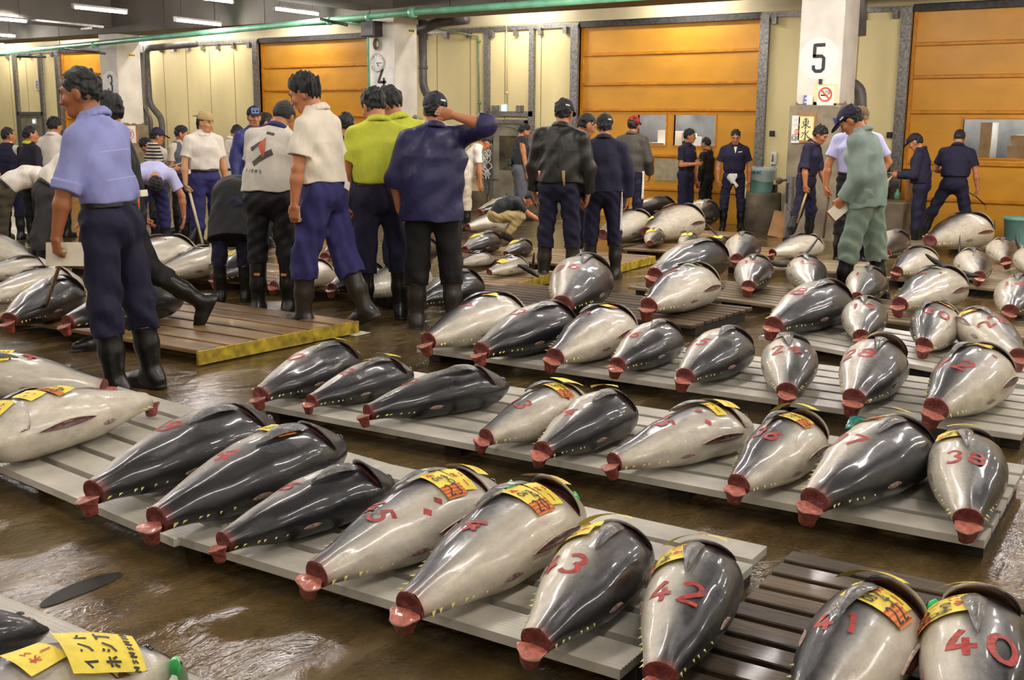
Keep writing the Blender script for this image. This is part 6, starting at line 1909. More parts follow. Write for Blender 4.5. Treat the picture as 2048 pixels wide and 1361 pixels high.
    p(px=1205, py=556, top=(1203, 230), face=2, res=.0065, label='man in a navy jacket and navy cap, back turned, right of the black jacket', thick=1.06, sw=1.05,
      pose=W_(bend=3, head=(14, 0, 0), armR=((.26, .02, -1), (.0, .1, -1)), armL=((-.2, .05, -1), (0, .14, -1)), legR=((.10, .02, -1), (.05, -.02, -1)), legL=((-.05, 0, -1), (-.02, -.02, -1))),
      wear=W_(top='navy', legs='navyt', tuck=False, hem=-.02, sleeve='long', loose=2.2, cap='capb', collar='navy', hairt=.006, boots='bootg', btop=.30, capmark=[(145, .05)]), extra=[('towel_side', pocket_item)])
    p(px=1262, py=470, top=(1251, 234), face=22, res=.0095, label='man in a red cap and dark jacket before the orange door', pose=W_(head=(8, 0, 0), armR=((.28, .10, -1), (-.1, .5, -.8))),
      wear=W_(top='greyj', legs='navyt', tuck=False, hem=-.02, sleeve='long', loose=2.2, cap='red', collar='greyj', hairt=.008), extra=[('towel_side', pocket_item)])
    J = p(px=1374, py=452, top=(1376, 259), face=122, res=.0095, label='man in a navy work shirt talking, left of the pair by the orange door', pose=W_(head=(8, -20, 0), armR=((.15, .1, -1), (-.55, .9, .1)), armL=((-.14, .05, -1), (-.05, .2, -1)), gripL=.8, thumbR=(0, 0, 1)),
      wear=W_(top='navy', legs='navyt', collar='navy', hairt=.018, hairl=-.045), extra=[('name_print', pocket_item)])
    g = wpt(J, 'gripL')
    stick('red_flashlight', 'red flashlight in the hand of the talking man in navy', 'flashlight', [g+Vector((0, 0, .06)), g+CR*.05+Vector((0, 0, -.09))], .02, M['dark_red'])
    p(px=1404, py=446, top=(1400, 276), face=-60, res=FAR, label='man in black hidden behind the talking man in navy', pose=W_(armR=((.3, .1, -1), (-.3, .8, .9))), wear=W_(top='black', legs='black', sleeve='long'))
    J = p(px=1463, py=461, top=(1459, 261), face=176, res=.009, label='man in a navy work shirt with a white towel at his belt', pose=W_(head=(22, 4, 0), armR=((.30, .0, -1), (.0, .08, -1)), armL=((-.28, .0, -1), (-.02, .12, -1)), gripL=.9, gripR=.9, legR=((.12, .02, -1), (.02, 0, -1)), legL=((-.12, .02, -1), (-.02, 0, -1))),
      wear=W_(top='navy', legs='navyt', collar='navy', hairt=.009, boots='boot', btop=.36, loose=1.5), extra=[('undershirt', pocket_item), ('towel', pocket_item), ('name_print', pocket_item)])
    g = wpt(J, 'gripL'); stick('pale_stick', 'short pale stick in the hand of the man with the towel', 'stick', [g+Vector((0, 0, .06)), g+CR*-.02+Vector((0, 0, -.32))], .012, M['paper'])
    # ---- right group
    J = p(px=1604, py=489, top=(1632, 255), face=112, res=.0085, label='man in a dark navy shirt leaning on a wooden hook stick by pillar 5', pose=W_(bend=10, side=-4, head=(32, 0, 0), armR=((.22, .02, -1), (.05, .10, -1)), armL=((-.1, .2, -1), (0, .4, -1)), gripR=1.1, thumbR=(0, 1, 0), legR=((.26, -.05, -1), (.30, -.2, -1)), legL=((-.20, .05, -1), (-.06, -.05, -1))),
      wear=W_(top='navy', legs='navyt', sleeve='roll', collar='navy', hairt=.022, hairl=-.06, hairn=.008, boots='boot', btop=.22))
    g = wpt(J, 'gripR'); e = along(g, -.12, -.02, -.44); d = (e-g).normalized()
    stick('wooden_hook_stick', 'wooden stick under the hand of the man by pillar 5', 'stick', [g-d*.05, e], .017, M['stick'])
    J = p(px=1700, py=535, top=(1712, 215), face=172, res=.0085, thick=1.1, sw=1.08, label='man in a pale lavender shirt and brown cap behind the green workwear man', pose=W_(head=(14, 0, 0), armR=((.36, .02, -1), (.08, .10, -1)), armL=((-.5, -.2, -.8), (.5, .1, -.7)), gripR=1.0, thumbR=(-.2, 1, 0)),
      wear=W_(top='lavs', legs='black', cap='brown', collar='lavs', loose=1.6))
    g = wpt(J, 'gripR'); e = along(g, -.04, -.02, -.50); d = (e-g).normalized()
    stick('dark_hook_stick', 'dark wooden hook stick under the hand of the lavender shirt man', 'stick', [g-d*.05, e], .016, M['stick_d'])
    J = p(px=1706, py=599, top=(1680, 220), face=-72, res=.0062, thick=1.08, label='man in green workwear and navy cap walking left with a pad',
      pose=W_(bend=12, head=(42, -4, 0), armL=((-.14, -.16, -1), (-.02, .62, -1)), armR=((.2, .25, -1), (0, .6, -1)), gripL=.8, thumbL=(-.3, 1, .2), legL=((-.05, .20, -1), (-.02, .12, -1)), legR=((.05, -.16, -1), (.02, -.16, -1)), footL=(-8, 0), footR=(0, 4)),
      wear=W_(top='green', legs='greent', tuck=False, hem=-.12, sleeve='long', loose=2.2, collar='green', cap='capn', badge='blue', hairt=.008, boots='boot', btop=.34, tl=1.18, fold=.008, tfold=.008, capmark=[(-68, .055)]))
    g = wpt(J, 'gripL')
    pm = slab('order_pad', 'cream pad with a red cover in the hand of the green workwear man', 'notepad', ori(g+CR*.02-CF*.045+CU*-.02, CR*.75+CU*.62, CU*.75-CR*.62), .21, .115, .006, M['paper'], extra='pages')
    MB().box((-.115, -.062, -.016), (.09, .06, -.004), bev=.004).build('red_cover', M['dark_red'], pm)
    J = p(px=1824, py=493, top=(1812, 271), face=-78, res=.009, label='man in navy overalls and a cap with a blue badge writing a note', pose=W_(bend=6, head=(34, 0, 0), armL=((-.12, .18, -1), (.2, 1, -.05)), armR=((.12, .25, -1), (-.25, 1, .02)), gripL=.7, gripR=.7, thumbL=(0, 0, 1), thumbR=(0, 0, 1)),
      wear=W_(top='navy', legs='navyt', tuck=False, hem=.02, sleeve='long', loose=2.0, cap='capb', badge='blue', collar='navy', hairt=.008, boots='boot', btop=.5))
    g = wpt(J, 'gripL'); slab('yellow_slip', 'yellow slip in the hands of the man writing by the right door', 'slip', ori(g+CR*-.04+Vector((0, 0, .03)), CR, CF), .09, .05, .004, M['tag_y'])
    stick('white_rod', 'white tipped rod held by the man writing by the right door', 'stick', [g, g+CR*-.09+Vector((0, 0, -.10)), g+CR*-.2+Vector((0, 0, -.22))], .009, M['white'])
    J = p(px=1890, py=492, top=(1899, 263), face=6, res=.009, thick=1.05, label='man in a navy work shirt with legs apart standing over the biggest tuna', pose=W_(bend=10, head=(34, 0, 0), armR=((.34, .02, -1), (.16, .10, -1)), armL=((-.36, .30, -.8), (.4, .9, -.2)), gripR=.8, legR=((.24, .02, -1), (.22, -.08, -1)), legL=((-.46, .04, -1), (-.30, -.10, -1)), footL=(-20, 0)),
      wear=W_(top='navy', legs='navyt', collar='navy', hairt=.004, hairn=.001, hairl=-.02, boots='boot', btop=.16, loose=1.5, belt=False))
    g = wpt(J, 'gripR'); a = along(g, -.14, -.02, .06); b = along(g, .16, -.02, -.14)
    stick('hand_hook', 'black hand hook in the right hand of the man at the right door', 'hook', [a, g, b], .010, M['hook'], tip=[b, along(b, .01, 0, -.07)])
def tmove(root, *bs): pass
def pipe_thing(name, label, cat, pts, r, m, n=12, joints=(), grp=None, jname='coupling'):
    pts = [Vector(p) for p in pts]
    lo = Vector((pts[0].x, pts[0].y, min(p.z for p in pts)))
    root = empty(name, Matrix.Translation(lo), label, cat, grp)
    # rounded corners
    q = [pts[0]]
    for a, b, c in zip(pts, pts[1:], pts[2:]):
        d1 = (a-b); d2 = (c-b)
        k = min(r*2.2, d1.length*.45, d2.length*.45)
        p0 = b+d1.normalized()*k; p1 = b+d2.normalized()*k
        for t in (0, .33, .66, 1): q.append(p0*(1-t)**2+b*2*t*(1-t)+p1*t*t)
    q.append(pts[-1])
    MB().tube([p-lo for p in q], r, n).build('tube', m, root, True)
    for (p, d, rr, ln) in joints:
        p = Vector(p); d = Vector(d).normalized()
        MB().tube([p-lo-d*ln/2, p-lo+d*ln/2], rr, n).build(jname, m, root, True)
    return root
def brush_char(strokes, ox, oz, sc):
    """tapered brush strokes -> list of quads in xz"""
    V = []; F = []
    for pl, w0, w1 in strokes:
        pl = densify(pl, .04)
        n = len(pl)
        b = len(V)
        for i, p in enumerate(pl):
            a = pl[max(0, i-1)]; c = pl[min(n-1, i+1)]
            dx, dy = c[0]-a[0], c[1]-a[1]; l = math.hypot(dx, dy) or 1
            w = (w0+(w1-w0)*i/(n-1))/2
            for s in (1, -1): V.append((ox+(p[0]-.5-dy/l*w*s)*sc, -.009, oz+(p[1]-.5+dx/l*w*s)*sc))
        for i in range(n-1): F.append((b+2*i, b+2*i+1, b+2*i+3, b+2*i+2))
    return V, F
def bucket(p, label, r, h, m, rz=0):
    root = empty('bucket', Matrix.Translation(p)@Matrix.Rotation(rz, 4, 'Z'), label, 'bucket')
    b = MB().lathe([(r*.82, 0), (r*.84, .005), (r, h), (r*1.04, h+.003), (r*1.04, h-.03), (r*1.01, h-.035), (r*.985, h-.001), (r*.95, h-.02), (r*.80, .02)], 28)
    b.build('body', m, root, True)
    return root
def props():
    M = MATS
    zb = floor_z(0, WALLY)
    # ---- long green pipe with its drops
    P = [W(x, y, 15.7) for x, y in ((-60, 112), (415, 65), (830, 24), (1330, -10))]
    jt = []
    for x, y, rr in ((190, 90, .085), (738, 34, .085), (826, 24.5, .11), (660, 42, .085)):
        p = W(x, y, 15.7); jt.append((p, P[2]-P[1], rr*.9, .07 if rr < .1 else .10))
    sprk = pipe_thing('sprinkler_pipe', 'long pale green pipe running under the ceiling from the left edge', 'pipe', P, .058, M['pipe_g'], 14, jt)
    for x, y in ((120, 97), (330, 74), (530, 54), (740, 33), (900, 18), (1010, 9)):
        p = W(x, y, 15.7)
        p = p-sprk.matrix_world.translation
        MB().tube([(p.x, p.y, p.z+.02), (p.x, p.y, CEIL-sprk.matrix_world.translation.z)], .008, 6).build('hanger', M['steel_d'], sprk, True)
    a = W(735, 52, PYF-.12); b = W(737, 60, PYF-.12); c = W(741, 330, PYF-.12)
    pipe_thing('conduit', 'thin green pipe down the left edge of pillar 4', 'pipe', [W(672, 40, PYF-.4), a, c], .025, M['pipe_g'], 8, [(W(739, 175, PYF-.12), (1, 0, 0), .03, .05)])
    pipe_thing('conduit', 'thin green conduit bent down the cream wall left of the grey metal door', 'pipe', [W(782, 41, WALLY-.6), W(957, 73, WALLY-.05), W(960, 330, WALLY-.05)], .016, mat('conduit_green', (.22, .30, .14, 1), .5), 8,
               [(W(958, 83, WALLY-.05), (1, 0, 0), .03, .05), (W(959, 206, WALLY-.05), (1, 0, 0), .03, .05)])
    pipe_thing('conduit', 'thin grey conduit running down to the green exit sign', 'pipe', [W(1013, 22, WALLY-.04), W(1015, 210, WALLY-.04)], .012, M['cream_up'], 6, [(W(1014, 186, WALLY-.04), (1, 0, 0), .03, .05)])
    # ---- dark drain pipes
    Yp = WALLY-.75
    pipe_thing('drain_pipe', 'dark grey drain pipe with a double bend right of pillar 3', 'pipe', [W(392, 88, Yp), W(292, 97, Yp), W(299, 208, Yp), W(324, 238, Yp), W(324, 400, Yp)], .075, M['pipe_d'], 14, [(W(296, 170, Yp), (0, 0, 1), .085, .06)])
    pipe_thing('drain_pipe', 'thin dark drain pipe close beside pillar 3', 'pipe', [W(283, 105, Yp-.22), W(287, 215, Yp-.22), W(302, 238, Yp-.22), W(303, 400, Yp-.22)], .045, M['pipe_d'], 12)
    pipe_thing('drain_pipe', 'dark grey drain pipe bending behind the raised arm right of pillar 4', 'pipe', [W(845, 40, Yp), W(846, 178, Yp), W(866, 205, Yp), W(866, 400, Yp)], .085, M['pipe_d'], 14, [(W(846, 135, Yp), (0, 0, 1), .095, .06)])
    pipe_thing('duct', 'thick dark duct stub above the drain pipe right of pillar 4', 'pipe', [W(836, 62, Yp), W(880, 44, Yp), W(934, 38, Yp)], .10, M['pipe_d'], 14)
    pipe_thing('drain_pipe', 'dark drain pipe showing at the right side of pillar 5', 'pipe', [W(1724, -60, Yp), W(1720, 72, Yp)], .09, M['pipe_d'], 14)
    pipe_thing('drain_pipe', 'dark lower drain pipe elbow right of pillar 5', 'pipe', [W(1700, 165, Yp), W(1720, 178, Yp), W(1722, 210, Yp), Vector((W(1722, 210, Yp).x, Yp, floor_z(0, Yp)+.01))], .09, M['pipe_d'], 14)
    # rods and bracket lines by the ceiling at left
    for (a, b, z, lb) in (((52, 38), (206, 54), 3.4, 'pale unlit lamp rail at the upper left'), ((162, 58), (184, 56), 3.34, 'small white bracket hanging at the upper left'), ((34, 113), (91, 114), 3.1, 'thin steel rail over the far left wall'), ((130, 97), (210, 107), 3.15, 'dark rail between the far left door and pillar 3'), ((640, 38), (695, 50), 3.2, 'thin dark rail left of pillar 4')):
        p = W(a[0], a[1], 14.2); q = W(b[0], b[1], 14.4)
        pipe_thing('ceiling_rail', lb, 'rail', [p, q], .025, M['lamp_body'] if 'pale' in lb or 'white' in lb else M['steel_d'], 8)
    # ---- speaker, cable coil and clock on pillar 4
    c = W(752, 59, PYF)
    sp = place('speaker', 'dark brown box speaker at the top of pillar 4', 'speaker', Vector((c.x, PYF, c.z)))
    MB().box((-.175, -.24, -.14), (.175, -.001, .14), bev=.01).build('cabinet', M['box'], sp)
    MB().box((-.15, -.248, -.12), (.15, -.241, .12), bev=.003).build('grille', M['black'], sp)
    c = W(754, 88, PYF-.03)
    cb = MB()
    for k in range(5):
        cb.tube([(c.x+(.05+.012*k)*math.cos(t)*.8, PYF-.02-.008*k, c.z+(.07+.01*k)*math.sin(t)) for t in np.linspace(0, 6.28, 18)], .007, 5)
    tag(cb.build('cable_coil', mat('cable', (.13, .10, .06, 1), .6), None, True), 'coil of dull cable hanging below the speaker', 'cable')
    c = W(756, 126, PYF)
    ck = place('wall_clock', 'round white wall clock above the number 4', 'clock', Vector((c.x, PYF, c.z)))
    rim = MB().lathe([(.165, 0), (.172, .02), (.168, .04), (.155, .042), (.150, .03)], 36, Matrix.Rotation(R_(90), 4, 'X')); rim.build('rim', mat('clock_rim', (.5, .49, .47, 1), .4), ck, True)
    disc('dial', .152, M['white'], ck, -.033)
    wall_strokes('hands', [[(0, 0), (.05, -.075)], [(0, 0), (.125, -.004)]], .012, M['black'], ck, -.042)
    tk = []
    for k in range(12):
        a = k*math.pi/6; tk.append([(.125*math.sin(a), .125*math.cos(a)), (.142*math.sin(a), .142*math.cos(a))])
    wall_strokes('ticks', tk, .008, M['black'], ck, -.040)
    # small plates on the pillars
    for px_, py_, lb in ((263, 111, 'small cream plate high on the pillar half hidden by the stick man'), (822, 62, 'small cream plate high on the pillar with the clock')):
        c = W(px_, py_, PYF+.3)
        x = PX[0]+PW if px_ < 400 else PX[1]+PW
        d = ray(px_, py_); t = x/d.x; c = CAM+d*t
        pl = place('name_plate', lb, 'sign', c)
        MB().box((0, -.10, -.05), (.006, .10, .05)).build('plate', M['cream'], pl)
        MB().box((.006, -.07, -.015), (.008, -.03, .02)).box((.006, -.01, -.015), (.008, .03, .02)).box((.006, .045, -.015), (.008, .08, .02)).build('print', M['black'], pl)
    # ---- no smoking sign and cards on pillar 5
    c = W(1651, 189, PYF)
    sg = place('no_smoking_sign', 'square white no smoking sign with a red ring on pillar 5', 'sign', Vector((c.x, PYF-.001, c.z)))
    MB().box((-.175, -.006, -.17), (.175, 0, .15), bev=.002).build('backing', M['cream'], sg)
    MB().box((-.125, -.010, -.16), (.135, -.006, .12), bev=.002).build('face', M['white'], sg)
    disc('ring', .105, M['sign_red'], sg, -.016, 36, .083)
    wall_strokes('slash', [[(-.068, .068), (.068, -.068)]], .022, M['sign_red'], sg, -.0165)
    wall_strokes('cigarette', [[(-.065, -.012), (.035, -.012)]], .020, M['black'], sg, -.0145)
    wall_strokes('smoke', [[(.045, .0), (.05, .02), (.03, .035), (.01, .035), (.0, .055)], [(.06, .0), (.07, .02), (.06, .05), (.02, .055)]], .007, M['black'], sg, -.0145)
    c = W(1642, 163, PYF)
    tag(MB().box((c.x-.025, PYF-.03, c.z-.04), (c.x+.02, PYF, c.z+.035), bev=.004).build('clip', M['black']), 'small black clip above the no smoking sign', 'clip')
    c = W(1617, 203, PYF-.02)
    cd = place('notice_card', 'small white and blue card standing on the ledge of pillar 5', 'card', Vector((c.x, PYF-.04, 1.685)))
    MB().box((-.07, -.004, 0), (.07, .004, .14)).build('card', M['white'], cd)
    MB().box((-.07, -.007, .0), (-.02, -.004, .14)).build('blue_band', M['tag_b'], cd)
    MB().box((-.055, -.009, .03), (-.02, -.007, .05)).box((-.045, -.009, .08), (-.02, -.007, .11)).build('white_marks', M['white'], cd)
    c = W(1611, 257, PYF-.09)
    sg = place('calligraphy_sign', 'yellow sign with two black brush characters on pillar 5', 'sign', Vector((c.x, PYF-.08, c.z)))
    MB().box((-.15, -.004, -.21), (.155, .006, .23)).build('backing', M['card'], sg)
    MB().box((-.115, -.008, -.175), (.12, -.004, .175)).build('face', M['sign_y'], sg)
    east = [([(.30, .84), (.72, .88)], .075, .06), ([(.24, .66), (.30, .34)], .09, .06), ([(.24, .66), (.76, .72), (.68, .38)], .06, .08), ([(.30, .53), (.70, .56)], .05, .05), ([(.30, .37), (.68, .40)], .06, .05), ([(.50, 1.0), (.51, .02), (.42, .08)], .085, .10), ([(.47, .36), (.12, .10)], .06, .085), ([(.53, .36), (.80, .14), (.95, .17)], .06, .10)]
    water = [([(.50, 1.0), (.51, .04), (.38, .12)], .10, .10), ([(.10, .66), (.42, .72), (.10, .22)], .07, .06), ([(.82, .86), (.56, .58)], .10, .05), ([(.56, .60), (.78, .26), (.97, .24)], .06, .12)]
    V, F = brush_char(east, 0, .075, .165); V2, F2 = brush_char(water, 0, -.095, .155)
    link('brush_characters', mesh_np('brush_characters', V+V2, F+[tuple(i+len(V) for i in f) for f in F2], M['black'], False), sg)
    c = W(1591, 258, PYF-.09)
    sg = place('no_flash_sign', 'narrow white sign with a camera drawing and red ring left of the yellow sign', 'sign', Vector((c.x, PYF-.08, c.z)))
    MB().box((-.062, -.008, -.21), (.062, .0, .195)).build('face', M['white'], sg)
    gy = mat('faint_print', (.5, .48, .46, 1), .7)
    wall_strokes('lettering', [[(x+(u-.5)*.022, z+(v-.5)*.04) for u, v in pl] for x, z, ch in ((-.015, .13, 'n'), (.015, .13, 'o'), (-.04, .06, 'l'), (-.018, .06, 'l'), (.004, .06, 'o'), (.026, .06, 's'), (.045, .06, 'n')) for pl in GL[ch]], .004, gy, sg, -.011)
    disc('ring', .038, M['sign_red'], sg, -.014, 24, .027).location = (.025, 0, -.04)
    wall_strokes('bolt', [[(.035, -.015), (.018, -.04), (.032, -.042), (.015, -.07)]], .006, M['sign_red'], sg, -.0145)
    wall_strokes('camera_drawing', [[(-.05, -.17), (-.05, -.10), (-.035, -.085), (.0, -.085), (.012, -.10), (.012, -.17), (-.05, -.17)], arc(-.02, -.13, .02, .025, 0, 360, 12), [(.02, -.17), (.03, -.11)]], .008, M['charc'], sg, -.011)
    # ---- red seal notice on pillar 3
    c = W(258, 269, PYF-.09); x = PX[0]+PW+.075
    d = ray(258, 269); c = CAM+d*(x/d.x)
    sg = place('seal_notice', 'white notice with a round red seal on the base of pillar 3', 'sign', c, None, R_(90))
    MB().box((-.25, .0, -.24), (.27, .012, .22)).build('backing', M['card'], sg)
    MB().box((-.22, -.006, -.20), (.19, .0, .20)).build('face', M['white'], sg)
    disc('ring', .13, M['sign_red'], sg, -.010, 36, .112)
    wall_strokes('seal_marks', [[(-.07, .05), (.07, .05)], [(-.075, 0), (.075, 0)], [(-.06, -.045), (.06, -.045)], [(0, .09), (0, -.14)], [(-.05, .07), (-.05, -.06)], [(.05, .07), (.05, -.06)]], .014, M['sign_red'], sg, -.011)
    # ---- grey metal door, exit sign, second lamp sign at left
    dr = empty('door_5', Matrix.Translation((-12.89, WALLY, zb)), 'grey metal door with a dark window behind the bearded man', 'door'); del dr['category']; dr['kind'] = 'structure'
    MB().box((-.46, -.06, 0), (-.38, .04, 1.78)).box((.38, -.06, 0), (.46, .04, 1.78)).box((-.46, -.06, 1.72), (.46, .04, 1.80)).build('door_frame', M['steel'], dr)
    MB().box((-.38, -.03, 0), (.38, .02, .80)).box((-.38, -.03, 1.48), (.38, .02, 1.72)).box((-.38, -.03, .8), (-.25, .02, 1.48)).box((.22, -.03, .8), (.38, .02, 1.48)).build('leaf', M['metal_door'], dr)
    MB().box((-.25, -.012, .80), (.22, -.004, 1.48)).build('window_pane', M['glass_d'], dr)
    MB().tube([(-.33, -.03, .62), (-.33, -.09, .62), (-.20, -.09, .62)], .014, 8).build('handle', M['steel'], dr, True)
    MB().box((.16, -.09, 1.60), (.34, -.03, 1.65)).tube([(.16, -.06, 1.64), (0, -.10, 1.67)], .010, 6).build('door_closer', M['steel'], dr)
    tr = MB().box((-13.48, WALLY-.08, zb+.3), (-13.37, WALLY, DTOP)).box((-12.4, WALLY-.08, zb+.3), (-12.29, WALLY, DTOP)).box((-13.4, WALLY-.08, zb+1.86), (-12.3, WALLY, zb+1.96)).box((-13.25, WALLY-.14, zb+1.95), (-13.15, WALLY, zb+2.07)).box((-12.65, WALLY-.14, zb+1.95), (-12.55, WALLY, zb+2.07))
    struct('trim_20', tr, M['steel'], 'galvanised strips around the grey metal door')
    c = W(1011, 217, WALLY)
    ex = place('exit_sign', 'small lit blue green exit sign above the grey metal door', 'sign', Vector((c.x, WALLY, c.z)))
    MB().box((-.075, -.05, -.085), (.075, 0, .085), bev=.006).build('case', M['lamp_body'], ex)
    MB().box((-.065, -.056, -.075), (.065, -.05, .075)).build('lit_face', mat('exit_glow', (.2, .5, .55, 1), .5, 0, emis=(.25, .75, .9, 1), estr=1.6), ex)
    mw = mat('exit_white', (.9, .95, 1, 1), .5, 0, emis=(.9, 1, 1, 1), estr=2.2)
    wall_strokes('running_figure', [[(.0, .035), (-.005, -.005), (.02, -.03), (.02, -.055)], [(-.005, -.005), (-.03, -.045)], [(-.03, .015), (.0, .025), (.03, .005)]], .018, mw, ex, -.062)
    disc('figure_head', .013, mw, ex, -.062, 14).location = (.008, 0, .052)
    c = W(72, 243, WALLY)
    ex = place('exit_lamp', 'small lit lamp above the far left metal door', 'light', Vector((c.x, WALLY, c.z)))
    MB().box((-.11, -.06, -.09), (.11, 0, .09), bev=.006).build('case', M['lamp_body'], ex)
    MB().lathe([(.05, 0), (.045, .02), (.02, .035)], 14, Matrix.Translation((0, -.06, 0))@Matrix.Rotation(R_(90), 4, 'X')).build('bulb', mw, ex, True)
    # far left metal door and strips
    a = W(47, 320, WALLY); b = W(97, 320, WALLY)
    tr = MB().box((a.x-.07, WALLY-.08, zb+.3), (a.x+.07, WALLY, DTOP)).box((b.x-.07, WALLY-.08, zb+.3), (b.x+.07, WALLY, DTOP)).box((a.x, WALLY-.08, zb+1.82), (b.x, WALLY, zb+1.92))
    struct('trim_21', tr, M['steel'], 'galvanised strips around the far left metal door')
    dr = empty('door_6', Matrix.Translation(((a.x+b.x)/2, WALLY, zb)), 'far left grey metal door behind the navy sweater man', 'door'); del dr['category']; dr['kind'] = 'structure'
    h = (b.x-a.x)/2-.1
    MB().box((-h, -.05, 0), (h, -.01, 1.78)).build('leaf', M['metal_door'], dr)
    c = W(78, 170, WALLY)
    bx = place('meter_box', 'small white box with a dark dial on the cream wall at far left', 'box', Vector((c.x, WALLY, c.z)))
    MB().box((-.12, -.05, -.14), (.10, 0, .14), bev=.006).build('case', M['white'], bx)
    wall_strokes('dial_marks', [arc(-.01, .05, .045, .06, 0, 360, 14), arc(-.01, -.05, .045, .05, 0, 360, 14)], .014, M['charc'], bx, -.058)
    # ---- small wall fittings
    for x, y, s, lb in ((1545, 267, .045, 'small black square on the cream wall left of pillar 5'), (1780, 270, .045, 'small black square on the cream wall right of pillar 5'), (1784, 343, .07, 'small dark box on the wall above the concrete block')):
        c = W(x, y, WALLY)
        tag(MB().box((c.x-s, WALLY-.04, c.z-s), (c.x+s, WALLY, c.z+s), bev=.006).build('wall_box', M['black']), lb, 'box')
    c = W(1549, 317, WALLY)
    vl = place('wall_latch', 'worn white latch on the cream wall above the teal bucket', 'latch', Vector((c.x, WALLY, c.z)))
    MB().box((-.06, -.04, -.11), (.05, 0, .11), bev=.015).build('plate', M['white'], vl)
    MB().tube([(-.02, -.05, .06), (.0, -.09, .0), (-.02, -.05, -.05)], .014, 6).build('lever', M['pipe_d'], vl, True)
    MB().tube([(-.02, -.03, -.10), (-.02, -.04, -.16), (-.05, -.04, -.19)], .012, 6).build('hook', M['steel_d'], vl, True)
    # ---- bundle of white rope beside the metal door
    c = W(962, 318, WALLY-.18)
    rb = MB(); r2 = random.Random(9)
    for k in range(34):
        x0 = c.x+(r2.random()-.5)*.22; y0 = WALLY-.10-r2.random()*.16; z0 = c.z+.30-.08*r2.random()
        pts = []
        for i in range(14):
            t = i/13
            pts.append((x0+.10*math.sin(t*9+k)+(r2.random()-.5)*.05, y0+.03*math.sin(t*7+k*2), z0-.62*t+(r2.random()-.5)*.03))
        rb.tube(pts, .010, 5)
    tag(rb.build('rope_bundle', M['rope'], None, True), 'tangled bundle of white rope hanging beside the grey metal door', 'rope')
    MBh = MB().tube([(c.x+.05, WALLY, c.z+.33), (c.x+.05, WALLY-.2, c.z+.33), (c.x+.05, WALLY-.2, c.z+.40)], .012, 6)
    tag(MBh.build('wall_hook', M['steel_d'], None, True), 'dark hook holding the bundle of white rope', 'hook')
    # ---- bucket on a concrete drum left of pillar 5
    g0 = G(1519, 455); g0 = Vector((W(1519, 440, WALLY-.62).x, WALLY-.62, floor_z(0, WALLY-.62)))
    top = W(1519, 385, WALLY-.62).z
    dm = MB().lathe([(.34, 0), (.345, .02), (.335, top-g0.z-.015), (.325, top-g0.z), (.02, top-g0.z)], 30, Matrix.Translation(g0))
    tag(dm.build('concrete_drum', M['conc_d'], None, True), 'round concrete block under the teal bucket', 'block')
    bk = bucket(Vector((g0.x+.0, g0.y, top)), 'teal bucket lined with a clear plastic bag on a concrete block', .215, .385, M['teal'])
    n = 32; V = []
    r2 = random.Random(4)
    for i, (rr, z) in enumerate(((.17, .40), (.205, .425), (.235, .405), (.243, .36), (.238, .30), (.245, .25), (.236, .20))):
        for k in range(n):
            a = 2*math.pi*k/n
            V.append(((rr+.012*r2.random())*math.cos(a), (rr+.012*r2.random())*math.sin(a), z+.02*math.sin(a*3+1)*(i > 3)+.03*(r2.random()-.3)*(i < 2)))
    bagm, N, L, b = nt('bag_film'); b.inputs['Base Color'].default_value = (.72, .80, .76, 1); b.inputs['Roughness'].default_value = .25; b.inputs['Alpha'].default_value = .42
    link('plastic_bag', mesh_np('plastic_bag', V, grid_faces(7, n, True), bagm), bk)
    # blue lettering printed round the bag
    V = []; F = []
    tb = mat('bag_print', (.03, .12, .25, 1), .5)
    for i, ch in enumerate('ksnMnekc'):
        for pl in (GL.get(ch) or [[(.1, 0), (.1, .9), (.5, .3), (.9, .9), (.9, 0)]]):
            rb_ = ribbon([((u-.5)*.038+(-.15+.043*i), (v-.5)*.055) for u, v in pl], .012, .012)
            b0 = len(V)
            for l, r in rb_:
                for q in (l, r):
                    a = -math.pi/2-.35+q[0]/.26*1.15; V.append((.262*math.cos(a), .262*math.sin(a), .335+q[1]+.05*(q[0])))
            for k in range(len(rb_)-1): F.append((b0+2*k, b0+2*k+1, b0+2*k+3, b0+2*k+2))
    link('bag_lettering', mesh_np('bag_lettering', V, F, tb, False), bk)
    c = W(1545, 378, WALLY-.5)
    tag(MB().box((c.x-.05, WALLY-.5, top), (c.x+.05, WALLY-.4, top+.13), bev=.005).build('black_box', M['black']), 'small black box beside the teal bucket', 'box')
    tag(MB().box((g0.x+.36, WALLY-.62, floor_z(0, WALLY)-.02), (g0.x+.86, WALLY-.14, top-.0), bev=.02).build('concrete_block', M['conc']), 'low square concrete block right of the round one', 'block')
    # ---- grey post with a round valve, board and cardboard left of pillar 5
    ps = place('steel_post', 'grey painted steel guard post standing left of pillar 5', 'post', Vector((W(1578, 430, PYF-.4).x, PYF-.4, floor_z(0, PYF-.4))))
    MB().box((-.045, -.045, 0), (.045, .045, .95), bev=.008).build('post', M['steel'], ps)
    MB().box((-.045, -.06, .55), (-.02, .06, .85)).build('bracket', M['black'], ps)
    MB().lathe([(.05, 0), (.052, .03), (.04, .04)], 20, Matrix.Translation((-.16, -.05, .88))@Matrix.Rotation(R_(90), 4, 'X')).build('round_valve', M['stick_d'], ps, True)
    MB().tube([(-.16, 0, .88), (-.05, 0, .9)], .02, 8).build('valve_arm', M['pipe_d'], ps, True)
    c = Vector((W(1553, 455, PYF-.1).x, PYF-.05, floor_z(0, PYF-.05)))
    cb = MB().box((-.16, -.012, 0), (.16, .012, .40), Matrix.Translation(c)@Matrix.Rotation(R_(-14), 4, 'X')@Matrix.Rotation(R_(8), 4, 'Y'))
